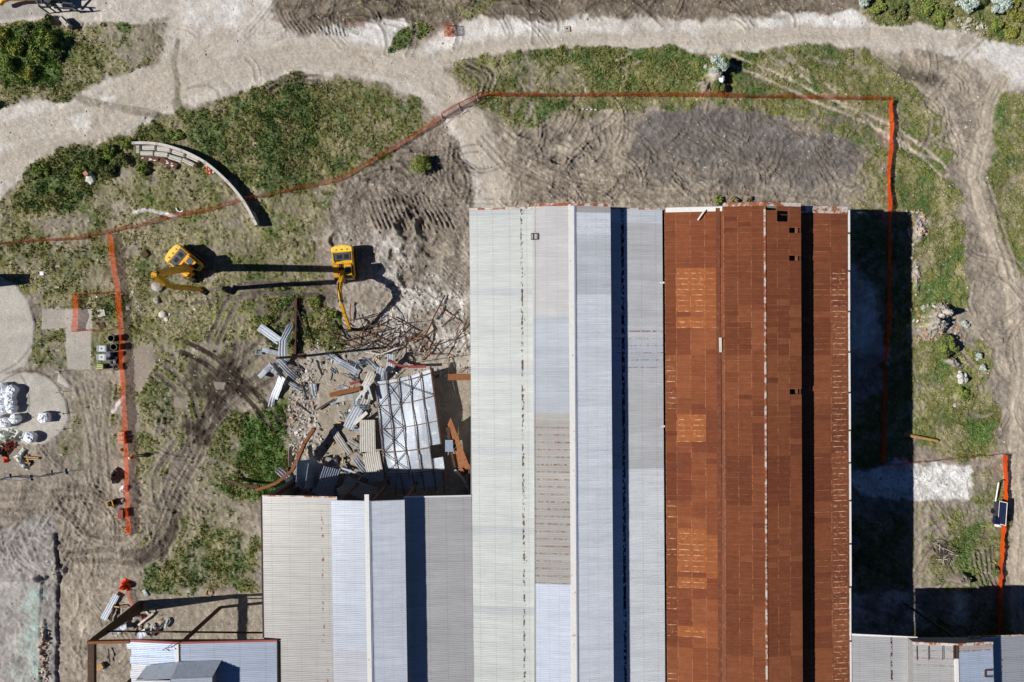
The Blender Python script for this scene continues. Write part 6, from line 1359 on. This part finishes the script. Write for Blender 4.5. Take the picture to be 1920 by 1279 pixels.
crumple('black_scrap', 'dark plastic scrap under the pale timbers', 'scrap', [(50,860),(60,858),(64,868),(56,875),(52,870)], .3, 'dark_grey', 26)
cx = thing('offframe_shadow_box', 'unseen blue-grey box just outside the left edge, added to cast the dark shadow onto the slab', 'shadow caster', W(-35,529,0)); MB().box((0,0,1.7), (4.6,1.3,3.2)).obj('shadow_box_body', M['galv_blue'], cx); MB().box((2.32,0,1.7), (.05,1.1,2.9)).obj('shadow_box_end', M['galv_blue'], cx)  # unseen box added outside the frame to cast the shadow on the slab
# wire fence posts
pm_ = MB().beam((0,0,0), (0,0,1.15), .05, .05).mesh('stake', M['steel_dark']); fm_ = MB().box((0,0,.06), (.55,.2,.12)).mesh('foot', M['concrete_pale'])
fp = [(110,457,'top'),(109,499,'second'),(109,539,'third'),(109,577,'fourth'),(108,617,'fifth'),(108,657,'sixth'),(108,697,'seventh'),(115,735,'eighth'),(116,776,'ninth'),(116,805,'tenth'),(115,853,'lowest')]
for x, y, wd in fp:
    f_ = thing('fence_stake', wd + ' stake counted down the row between the slabs and the grey tanks', 'fence post', GP(x, y), rr.uniform(-.1, .1), group='stakes on white feet left of the grey tanks')
    for nm, me in (('stake', pm_), ('foot', fm_)): s = bpy.data.objects.new(nm, me); COL.objects.link(s); s.parent = f_
tf = [(-25,903),(17,894),(57,896),(96,887),(123,884)]
for i in range(4):
    A, B = GP(*tf[i]), GP(*tf[i+1]); f_ = thing('mesh_fence_panel', ('leftmost cut by the frame','second from the left','third from the left','rightmost short')[i]+' wire mesh fence panel on grey feet below the tarpaulins', 'fence panel', B, group='wire mesh fence panels in the left yard'); A = A-B; Z_ = Vector((0,0,1))
    MB().beam(A+Z_*.15, Z_*.15, .04, .04).beam(A+Z_*1.7, Z_*1.7, .04, .04).beam(A, A+Z_*1.7, .04, .04).beam(Vector(), Z_*1.7, .04, .04).obj('frame', M['steel_dark'], f_)
    mb = MB(); n = max(2, int(A.length/.25))
    for k in range(n): mb.beam(A*(k/n)+Z_*.15, A*(k/n)+Z_*1.7, .012, .012)
    for k in range(5): mb.beam(A+Z_*(.4+.3*k), Z_*(.4+.3*k), .012, .012)
    mb.obj('mesh_infill', M['galv'], f_); MB().box((0,0,.08), (.25,.75,.16), RM(0,0,.2)).obj('foot', M['dark_grey'], f_)
# cabins, drums beside the netting
for (x, y, lb) in ((195,653.5,'upper pale grey plastic cabin box beside the black drum'),(195.5,669.5,'lower pale grey plastic cabin box beside the blue drum')):
    c_ = thing('plastic_tank', lb, 'tank', GP(x+4, y, 0)); z = 1.1; MB().box((0,0,z/2), (1.28,.84,z)).obj('tank_body', M['plastic_grey'], c_, bevel=.08)
    MB().cyl((-.1,0,z), (-.1,0,z+.07), .13, 10).obj('lid', M['concrete'], c_); MB().box((-.56,0,z+.03), (.12,.7,.06)).box((.4,0,z+.02), (.06,.7,.05)).obj('rim', M['concrete_pale'], c_)
for (x, y, lb) in ((216.5,634.5,'open black drum at the lower corner of the netted square'),(222,650.5,'open black drum right of the upper grey tank')):
    d_ = thing('black_drum', lb, 'drum', GP(x, y, 0)); n = 16; h = 1.0; r = .42; V = []
    for rr_, z in ((r, 0), (r, h), (r-.05, h), (r-.05, .1)): V += [(rr_*math.cos(2*math.pi*i/n), rr_*math.sin(2*math.pi*i/n), z) for i in range(n)]
    MB().add(V, [(k*n+i, k*n+(i+1) % n, (k+1)*n+(i+1) % n, (k+1)*n+i) for k in range(3) for i in range(n)] + [tuple(range(3*n, 4*n))]).obj('shell', M['black'], d_)
    mb = MB()
    for i in range(n): a, b = 2*math.pi*i/n, 2*math.pi*(i+1)/n; mb.beam((r*math.cos(a), r*math.sin(a), h), (r*math.cos(b), r*math.sin(b), h), .07, .06)
    mb.obj('rim', M['dark_grey'], d_)
d_ = thing('blue_drum', 'blue plastic drum right of the lower grey tank', 'drum', GP(212,665)); MB().cyl((0,0,0),(0,0,.95),.34,14).obj('shell', M['blue'], d_); MB().cyl((0,0,.95),(0,0,1.0),.27,12).obj('lid', M['dark_grey'], d_)
for i, (x, y, lb) in enumerate(((217,670,'dark tyre leaning beside the blue drum'),(214,679,'grey tyre heaped below the blue drum'),(222,688,'brown-grey tyre at the foot of the netting'))):
    t_ = thing('old_tyre', lb, 'tyre', GP(x, y, .15), 0); n = 14; mb = MB(); P = [Vector((.36*math.cos(2*math.pi*k/n), .36*math.sin(2*math.pi*k/n), .1+.1*i)) for k in range(n+1)]
    mb.path(P, .24, .24).obj('tyre_ring', M[('black','dark_grey','track')[i]], t_); MB().cyl((0,0,.05),(0,0,.12),.2,10).obj('rim', M['galv_rusty'], t_)
c_ = thing('striped_bin', 'yellow-green and dark striped bin below the grey tanks', 'bin', GP(196,687)); MB().box((0,0,.45), (.85,.62,.9)).obj('bin_body', M['dark_grey'], c_, bevel=.03)
for s in (-1, 0, 1): MB().box((-.05,s*.23,.93), (.78,.11,.05)).obj('stripe_slat', M['lime'], c_)
for i, (y, lb) in enumerate(((812,'top pallet of bricks against the netting'),(820,'middle pallet of bricks against the netting'),(828,'bottom pallet of bricks against the netting'))):
    b_ = thing('brick_pallet', lb, 'brick pallet', GP(231.5, y, 0), group='pallets of bricks by the long netting'); MB().box((0,0,.06), (.85,.52,.12)).obj('pallet', M['wood'], b_)
    bk = MB().box((0,0,0), (.20,.235,.5)).mesh('brick', M['brick'])
    for r in range(4):
        for c in range(2): s = bpy.data.objects.new('brick', bk); COL.objects.link(s); s.parent = b_; s.location = (-.32+r*.213, -.125+c*.25, .375+rr.uniform(-.01,.01))
b_ = thing('timber_pallet', 'pale timber pallet with grey cloth below the brick pallets', 'pallet', GP(229.5,844)); 
for k in range(5): MB().box((-.36+.18*k,0,.12), (.14,.72,.04)).obj('board', M['wood'], b_)
for k in (-1, 0, 1): MB().box((0,k*.3,.05), (.85,.08,.09)).obj('bearer', M['wood'], b_)
MB().box((0,.05,.2), (.25,.4,.12), RM(.2,.1,.5)).obj('cloth', M['dark_grey'], b_)
crumple('dark_tarped_heap', 'grey-brown tarpaulin heap standing left of the netting below the worker', 'tarpaulin', [(216,879),(222,876),(226,884),(226,896),(221,905),(212,907),(210,897),(212,886)], 1.0, 'tarp_dark', 31, spike=.4)
crumple('white_sack', 'white and grey sack half under the netting', 'sack', [(230,911),(238,908),(243,914),(241,921),(234,922),(229,918)], .6, 'bag', 32, spike=.3)
crumple('grey_sheet_heap', 'grey folded sheet beside the white sack', 'sheet', [(225,915),(231,913),(236,922),(231,928),(226,923)], .35, 'tarp_pale', 33, spike=.4)
g_ = thing('generator', 'small black and yellow machine standing alone in the lower left yard', 'generator', GP(213,942), .3); MB().box((0,0,.4), (.75,.7,.55)).cyl((-.1,.1,.65),(-.1,.1,.8),.2,10).obj('engine_block', M['black'], g_, bevel=.05)
MB().path([(-.4,-.38,.05),(-.4,-.38,.85),(-.4,.38,.85),(-.4,.38,.05)], .08, .08).path([(.4,-.38,.05),(.4,-.38,.85),(.4,.38,.85),(.4,.38,.05)], .08, .08).beam((-.4,.38,.85),(.4,.38,.85),.07,.07).beam((-.4,-.38,.85),(.1,-.38,.85),.07,.07).obj('frame', M['yellow'], g_)
b_ = thing('brown_crate', 'dark brown crate under the netting in the lower left yard', 'crate', GP(233,961)); MB().box((0,0,.4), (.6,1.1,.8)).obj('crate_body', M['brown_beam'], b_); MB().box((0,0,.83), (.66,1.16,.06)).obj('lid', M['red_paint'], b_)
b_ = thing('loose_boards', 'orange-tipped boards beside the brown crate', 'boards', GP(222,969)); 
for k in range(3): MB().beam((-.4,-.1+.1*k,.1+.05*k), (.5,-.2+.12*k,.1+.05*k), .1, .05).obj('board', M['orange_dull' if k == 0 else 'wood'], b_)
b_ = thing('fanned_boards', 'fan of pale boards at the lower end of the long netting', 'boards', GP(237,993))
for k in range(5): a = R(35+22*k); MB().beam((-.5*math.sin(a)-.1,-.1-.55*math.cos(a)+.3,.15), (.4*math.sin(a)-.2,.1+.6*math.cos(a)-.2,.22), .11, .05).obj('board', M['wood' if k % 2 else 'brown_beam'], b_)
# bundle of sheets on the track
o = csheet((222,1113), (196,1160), 12, z=.35, roll=.0, m='galv', seed=81, crump=.05); tag(o, 'narrow stack of ribbed grey sheets on the dirt above the bare frame', 'metal sheet', sg)
o = csheet((270,1106), (277,1117), 6, z=.2, m='galv', seed=82, crump=.1); tag(o, 'little ribbed sheet piece on the grass edge right of the netting heap', 'metal sheet', sg)
for i, (a, b, wd, z, m, lb) in enumerate((((213,1175),(235,1172),12,.9,'galv_blue','dark sheet under the bare frame corner'),((228,1178),(245,1168),9,1.0,'galv','silver sheet inside the bare frame'),((262,1190),(278,1182),14,.6,'galv','ribbed scrap at the middle of the bare frame'),((207,1260),(203,1279),9,4.5,'galv_blue','curled blue sheet hanging at the torn roof edge'))):
    o = csheet(a, b, wd, z=z, roll=.4, m=m, seed=90+i, crump=.3); tag(o, lb, 'metal sheet', sg)
FR = [((236,1168),(250,1142),'grey pipe leaning under the bare frame corner post','galv',.2),((262,1170),(290,1148),'twisted pale strip right of the bare frame post','concrete_pale',.25),((285,1192),(312,1163),'dark bent strut near the lower left frame','steel_dark',.25),((256,1190),(262,1170),'short dark bar under the frame beam','steel_dark',.18),
      ((285,1186),(288,1168),'short upright grey bar beside the dark strut','galv',.2),((311,1176),(317,1158),'small silver tube at the right of the frame debris','galv',.25),((215,1135),(240,1137),'thin board left of the frame post','wood',.15),((210,1163),(217,1130),'dark leaning rod beside the ribbed sheet stack','brown_beam',.2),((208,1240),(205,1215),'thin dark rod on the floor of the bare frame','steel_dark',.12),((244,1152),(268,1158),'grey flat strip crossing behind the post','galv_warm',.3)]
for i, (a, b, lb, m, wd) in enumerate(FR): P = [GP(*a,.3), GP((a[0]+b[0])/2+1,(a[1]+b[1])/2-1,.5), GP(*b,.25)]; o = MB().path(P, wd, wd*.8).obj('steel_bar', M[m], loc=P[0]); tag(o, lb, 'steel bar', 'bars under the bare frame')
rock(270,1159,.28,'small round orange bundle inside the bare frame', 'orange', seed=60, cat='netting', name='orange_bundle', flat=.8)
o = MB().box((0,0,.25), (.9,.7,.4)).obj('cardboard_box', M['wood']); o.location = GP(190,1248); o.rotation_euler = (0,0,.5); tag(o, 'tan box on the floor of the bare frame beside the torn roof', 'box')
# yellow hose on the grass
hp_ = [GP(392+7*math.cos(a)+(a > 3)*2, 1110+7*math.sin(a)*1.0, .12) for a in [i*.45 for i in range(12)]]; o = MB().path(hp_, .09, .07).obj('yellow_hose', M['wood'], loc=hp_[0]); tag(o, 'yellow looped hose at the grass edge above the lower left shed', 'hose')
# trailer with solar panel and mast
tr_ = thing('solar_trailer', 'solar panel trailer with tilted dark panel against the bright orange netting at right', 'trailer', GP(1866,958), R(-4))
MB().box((0,0,.45), (.9,2.6,.25)).obj('chassis', M['dark_grey'], tr_); pr = RM(0, R(-62), 0)
MB().box((.1,0,1.3), (.95,3.0,.06), pr).obj('panel_frame', M['white_trim'], tr_); MB().box(Vector((.1,0,1.3))+pr @ Vector((0,.0,.05)), (.84,2.86,.02), pr).obj('solar_panel', M['solar'], tr_)
MB().box((-.35,-1.1,.9), (.7,.85,.5)).obj('battery_box', M['solar'], tr_); MB().box((.1,-1.75,.55), (.6,.4,.4)).cyl((.1,-1.75,.75),(.1,-1.75,.85),.14,10).obj('hitch_box', M['white_trim'], tr_)
for s in (-1, 1): MB().cyl((s*.5-.1,0,.3),(s*.5+.1,0,.3),.3,12).obj('wheel', M['black'], tr_)
m_ = thing('folded_mast', 'thin white mast lying left of the solar trailer', 'mast', GP(1862,955)); MB().cyl((0,0,.2),(.25,3.7,.7),.09,8).obj('tube', M['white_trim'], m_); MB().path([(.25,3.7,.7),(.5,3.85,.8),(.75,3.75,.8)], .12, .12).obj('lamp_arm', M['dark_grey'], m_)
# log
lg = thing('fallen_log', 'yellow-brown split log lying out of the shed shadow onto the dry grass', 'log', GP(1692,814)); d = GP(1755,826,.2)-lg.location
MB().cyl((0,0,.22), d, .24, 9, r2=.17).obj('trunk', M['log'], lg); MB().cyl(d*.72, d*.88+Vector((0,-.6,-.05)), .07, 6, r2=.03).obj('broken_branch', M['log'], lg)
# measuring pole on the grass
pz = thing('survey_pole', 'thin black and white pole lying on the grass below the long top netting', 'pole', GP(1086,205)); d = GP(1122,207,.06)-pz.location
for k in range(9): MB().beam(d*(k/9)+Vector((0,0,.1)), d*((k+1)/9)+Vector((0,0,.1)), .1, .07).obj('band', M['bag' if k % 2 else 'steel_dark'], pz)
# ------------------------------------------------------------------ plants
def leaf_crown(name, R0, h, n, leaf, m, seed, parent, lobes=9, drop=.25, shape='leaf'):
    g = np.random.default_rng(seed); L = []; 
    for k in range(lobes):
        a = g.random()*6.28; d = R0*.66*math.sqrt(g.random()); L.append((d*math.cos(a), d*math.sin(a), h*(.35+.45*g.random()*(1-d/R0*.5)), R0*(.24+.22*g.random())))
    L = np.array(L); ii = g.integers(0, lobes, n); dr = g.normal(size=(n, 3)); dr /= np.linalg.norm(dr, axis=1)[:, None]; dr[:, 2] = np.abs(dr[:, 2])*1.0-.15
    rad = L[ii, 3]*(.65+.45*g.random(n)); C_ = L[ii, :3]+dr*rad[:, None]*np.array([1, 1, .8]); C_[:, 2] = np.maximum(C_[:, 2], .06)
    nrm = dr+g.normal(size=(n, 3))*.6; nrm /= np.linalg.norm(nrm, axis=1)[:, None]; t1 = np.cross(nrm, g.normal(size=(n, 3))); t1 /= np.linalg.norm(t1, axis=1)[:, None]; t2 = np.cross(nrm, t1)
    s = leaf*(.6+.8*g.random(n))[:, None]; V = np.stack([C_-t1*s, C_+t2*s*.45, C_+t1*s, C_-t2*s*.45], 1).reshape(-1, 3)
    me = bpy.data.meshes.new(name); me.from_pydata(V.tolist(), [], np.arange(n*4).reshape(-1, 4).tolist()); me.materials.append(M[m]); me.update()
    o = bpy.data.objects.new(name, me); COL.objects.link(o); o.parent = parent; return o
def shrub(px, py, r, h, label, m='leaf_green', n=1500, leaf=.13, seed=0, m2=None, cat='shrub', name='shrub', group=None, stems=5):
    s = thing(name, label, cat, GP(px, py), group=group); R0 = r*K
    leaf_crown('crown', R0, h, n, leaf, m, seed, s)
    if m2: leaf_crown('inner_crown', R0*.8, h*1.15, n//3, leaf, m2, seed+50, s, lobes=6)
    q_ = random.Random(seed); mb = MB()
    for k in range(stems): a = q_.random()*6.28; mb.cyl((0,0,-.1), (R0*.6*math.cos(a), R0*.6*math.sin(a), h*.7), .05, 5, r2=.02)
    mb.obj('stems', M['bark'], s); return s
shrub(792,312,23,1.5,'lone yellow-green shrub on the churned soil near the top of the white roof', n=2200, seed=1, m='leaf_green', m2='leaf_yellow', leaf=.10)
shrub(1768,650,26,1.6,'dark green bush on the mound between the shadow and the right track', n=2600, seed=2, m='leaf_dark', m2='leaf_green')
shrub(1342,128,19,1.6,'silver-leaved shrub on the stony mound above the top netting', n=1500, seed=3, m='leaf_silver', m2='leaf_green', leaf=.14)
shrub(1346,165,15,1.2,'dark green weed clump below the silver shrub on the mound', n=900, seed=4, m='leaf_dark')
shrub(1617,5,13,1.3,'small silver bush at the top edge of the picture', n=800, seed=5, m='leaf_silver', leaf=.13)
shrub(1808,15,17,1.5,'left one of the two silver bushes in the upper right', n=1000, seed=6, m='leaf_silver', leaf=.14); shrub(1793,11,7,1.0,'small silver sprout just left of the two silver bushes', n=260, seed=61, m='leaf_silver', leaf=.12)
shrub(1865,15,22,1.7,'right and larger of the two silver bushes in the upper right', n=1600, seed=7, m='leaf_silver', leaf=.14)
for i, (x, y, r, h, m, lb) in enumerate(((95,80,24,1.9,'leaf_green','largest green bush on the upper left bank'),(70,105,20,1.5,'leaf_green','green bush below the largest one on the upper left bank'),(35,90,22,1.2,'leaf_yellow','yellow-green bush in the upper left bank'),(20,125,22,1.3,'leaf_green','green bush low on the left end of the bank'),
        (60,62,20,1.0,'leaf_dark','low dark bush at the top of the bank'),(100,40,12,.9,'leaf_dark','small dark bush by the paved apron'),(60,140,20,1.1,'leaf_yellow','yellowish bush at the foot of the bank'),(8,70,20,1.0,'leaf_yellow','low yellow-green bush at the left edge'),(110,110,12,1.2,'leaf_dark','dark bush beside the crack in the bank'),
        (-5,195,14,1.0,'leaf_green','bush at the left edge above the pale road'),(180,300,20,1.5,'leaf_dark','dark thicket left of the concrete blocks'),(205,288,20,1.4,'leaf_green','green thicket behind the stump stone'),(230,305,18,1.2,'leaf_dark','dark low thicket right of the stump stone'),(205,320,16,1.0,'leaf_dark','shady scrub right above the pale stone'),
        (240,270,14,.8,'leaf_green','small green scrub left of the curved wall end'),(150,320,16,.8,'leaf_green','green scrub at the left of the stump stone'),(270,318,14,.7,'leaf_green','scrub below the rusty sheet piles'),(330,255,16,.6,'leaf_green','scrub above the curved wall'),(80,320,18,.7,'leaf_green','low green scrub along the pale road bend'))):
    shrub(x, y, r, h*.62, lb, m=m, n=1000, seed=100+i, leaf=.14)
for i, (x, y, r, h, m, lb) in enumerate(((1640,15,18,1.0,'leaf_green','dark green scrub right of the small silver bush'),(1680,20,22,.9,'leaf_dark','olive scrub in the upper right corner patch'),(1730,10,24,1.1,'leaf_green','green scrub left of the silver bushes'),(1765,35,18,.7,'leaf_green','low scrub above the pale road bulge'),
        (1835,0,20,1.1,'leaf_dark','olive scrub between the silver bushes'),(1900,25,24,1.2,'leaf_yellow','yellow-green bush in the upper right corner'),(1895,60,18,.8,'leaf_yellow','yellow-green scrub above the white road'),(1860,50,16,.6,'leaf_green','green patch of scrub below the larger silver bush'),(1770,22,16,.9,'leaf_dark','dark scrub under the small silver sprout'))):
    shrub(x, y, r, h*.65, lb, m=m, n=800, seed=140+i, leaf=.14, name='scrub')
for i, (x, y, r, h, m, lb) in enumerate(((1372,382,14,.6,'leaf_dry','dry weed left at the top end of the rusty roof'),(1345,376,10,.5,'leaf_green','green weed left of the dry weed by the roof'),(1400,380,12,.6,'leaf_dry','dry weed right at the top end of the rusty roof'),(1800,738,16,.8,'leaf_green','bright green bush on the mound at right'),
        (1830,668,8,.7,'leaf_silver','small grey bush right of the dark bush'),(1838,690,7,.6,'leaf_silver','smaller grey bush below the other grey one'),(1320,400,5,.5,'leaf_green','green tuft beside the loose trim at the rusty roof end'),(1862,1070,10,.8,'leaf_dark','dark weed right of the earth mound'),
        (595,565,13,.7,'leaf_green','green weed patch left of the grapple'),(625,588,10,.6,'leaf_green','green weed clump under the excavator arm'),(1300,40,1,.1,'leaf_dry','x'),(1808,608,9,.4,'leaf_silver','grey dead bush above the dark bush'),(500,600,12,.4,'leaf_green','green weeds left of the long rusty rail'))):
    if lb == 'x': continue
    shrub(x, y, r, h, lb, m=m, n=500, seed=170+i, leaf=.11, name='weed_clump')
# brush pile
bq = thing('brush_pile', 'grey pile of dead branches right of the shed shadow', 'brush pile', GP(1755,1035)); g = random.Random(8)
for k in range(34):
    a = g.gauss(-.5, .7); L = g.uniform(.8, 2.2); c = Vector((g.gauss(0,.7), g.gauss(0,.7), g.uniform(.1,.7))); d = Vector((math.cos(a)*L/2, math.sin(a)*L/2, g.uniform(-.2,.3)))
    MB().path([c-d, c+Vector((g.uniform(-.1,.1), g.uniform(-.1,.1), .08)), c+d], .05, .05).obj('branch', M['bark' if k % 4 else 'concrete_pale'], bq)
bq2 = thing('dead_stalks', 'small pile of thin dead stalks at the field edge', 'brush pile', GP(582,650))
for k in range(9): a = g.uniform(0, 3.1); MB().beam((-math.cos(a)*.6,-math.sin(a)*.6,.1+.04*k), (math.cos(a)*.6,math.sin(a)*.6,.15+.03*k), .05, .05).obj('stalk', M['leaf_dry'], bq2)
# ------------------------------------------------------------------ the worker
pe = thing('person', 'worker in orange and yellow high-visibility clothes and white helmet standing right of the netting', 'person', GP(256,855), R(80))
me = bpy.data.meshes.new('body'); J = [(0,0,.95),(0,0,1.15),(0,0,1.38),(0,.01,1.50),(0,.03,1.62),(0,.03,1.72),(.19,0,1.42),(.26,.03,1.15),(.22,.22,.98),(.21,.29,.95),(-.19,0,1.42),(-.27,.02,1.15),(-.24,.20,.97),(-.22,.27,.94),(.10,0,.90),(.12,.05,.50),(.13,.0,.08),(.14,.16,.04),(-.10,0,.90),(-.12,-.02,.50),(-.13,-.08,.08),(-.14,.08,.04)]
E = [(0,1),(1,2),(2,3),(3,4),(4,5),(2,6),(6,7),(7,8),(8,9),(2,10),(10,11),(11,12),(12,13),(0,14),(14,15),(15,16),(16,17),(0,18),(18,19),(19,20),(20,21)]
rad = [.15,.15,.17,.06,.09,.09,.07,.05,.04,.035,.07,.05,.04,.035,.10,.07,.05,.04,.10,.07,.05,.04]
me.from_pydata(J, E, []); bo = bpy.data.objects.new('body', me); COL.objects.link(bo); bo.parent = pe; bo.modifiers.new('skin', 'SKIN'); sb = bo.modifiers.new('sub', 'SUBSURF'); sb.levels = sb.render_levels = 1
for v, r_ in zip(me.skin_vertices[0].data, rad): v.radius = (r_, r_)
me.skin_vertices[0].data[0].use_root = True; me.materials.append(M['navy'])
def lathe(prof, n=12, sx=1, sy=1):
    mb = MB(); V = []
    for r_, z in prof: V += [(r_*math.cos(2*math.pi*i/n)*sx, r_*math.sin(2*math.pi*i/n)*sy, z) for i in range(n)]
    return mb.add(V, [(k*n+i, k*n+(i+1) % n, (k+1)*n+(i+1) % n, (k+1)*n+i) for k in range(len(prof)-1) for i in range(n)] + [tuple(range((len(prof)-1)*n, len(prof)*n))])
lathe([(.20,.92),(.22,1.15),(.24,1.36),(.20,1.46),(.10,1.52)], sx=1.15, sy=.8).obj('jacket', M['cloth_red'], pe)
for s in (-1, 1): MB().cyl((s*.20,0,1.42),(s*.27,.03,1.16),.085,8,r2=.07).cyl((s*.27,.03,1.16),(s*.23,.21,.99),.07,8,r2=.055).obj('sleeve', M['hivis'], pe)
for s in (-1, 1): MB().cyl((s*.10,0,.95),(s*.12,.02,.5),.12,8,r2=.09).cyl((s*.12,.02,.5),(s*.13,-.02,.1),.09,8,r2=.07).obj('trouser_leg', M['hivis' if s > 0 else 'cloth_red'], pe)
lathe([(.135,1.70),(.13,1.76),(.10,1.82),(.04,1.85)]).obj('helmet', M['bag'], pe); MB().box((0,.10,1.71), (.18,.12,.02)).obj('helmet_peak', M['bag'], pe)
MB().add([(x*.08, .115+.01*(z > 1.6), z) for x, z in ((-1,1.57),(1,1.57),(1,1.69),(-1,1.69))], [(0,1,2,3)]).box((0,.135,1.63), (.025,.03,.04)).obj('face', M['skin'], pe)
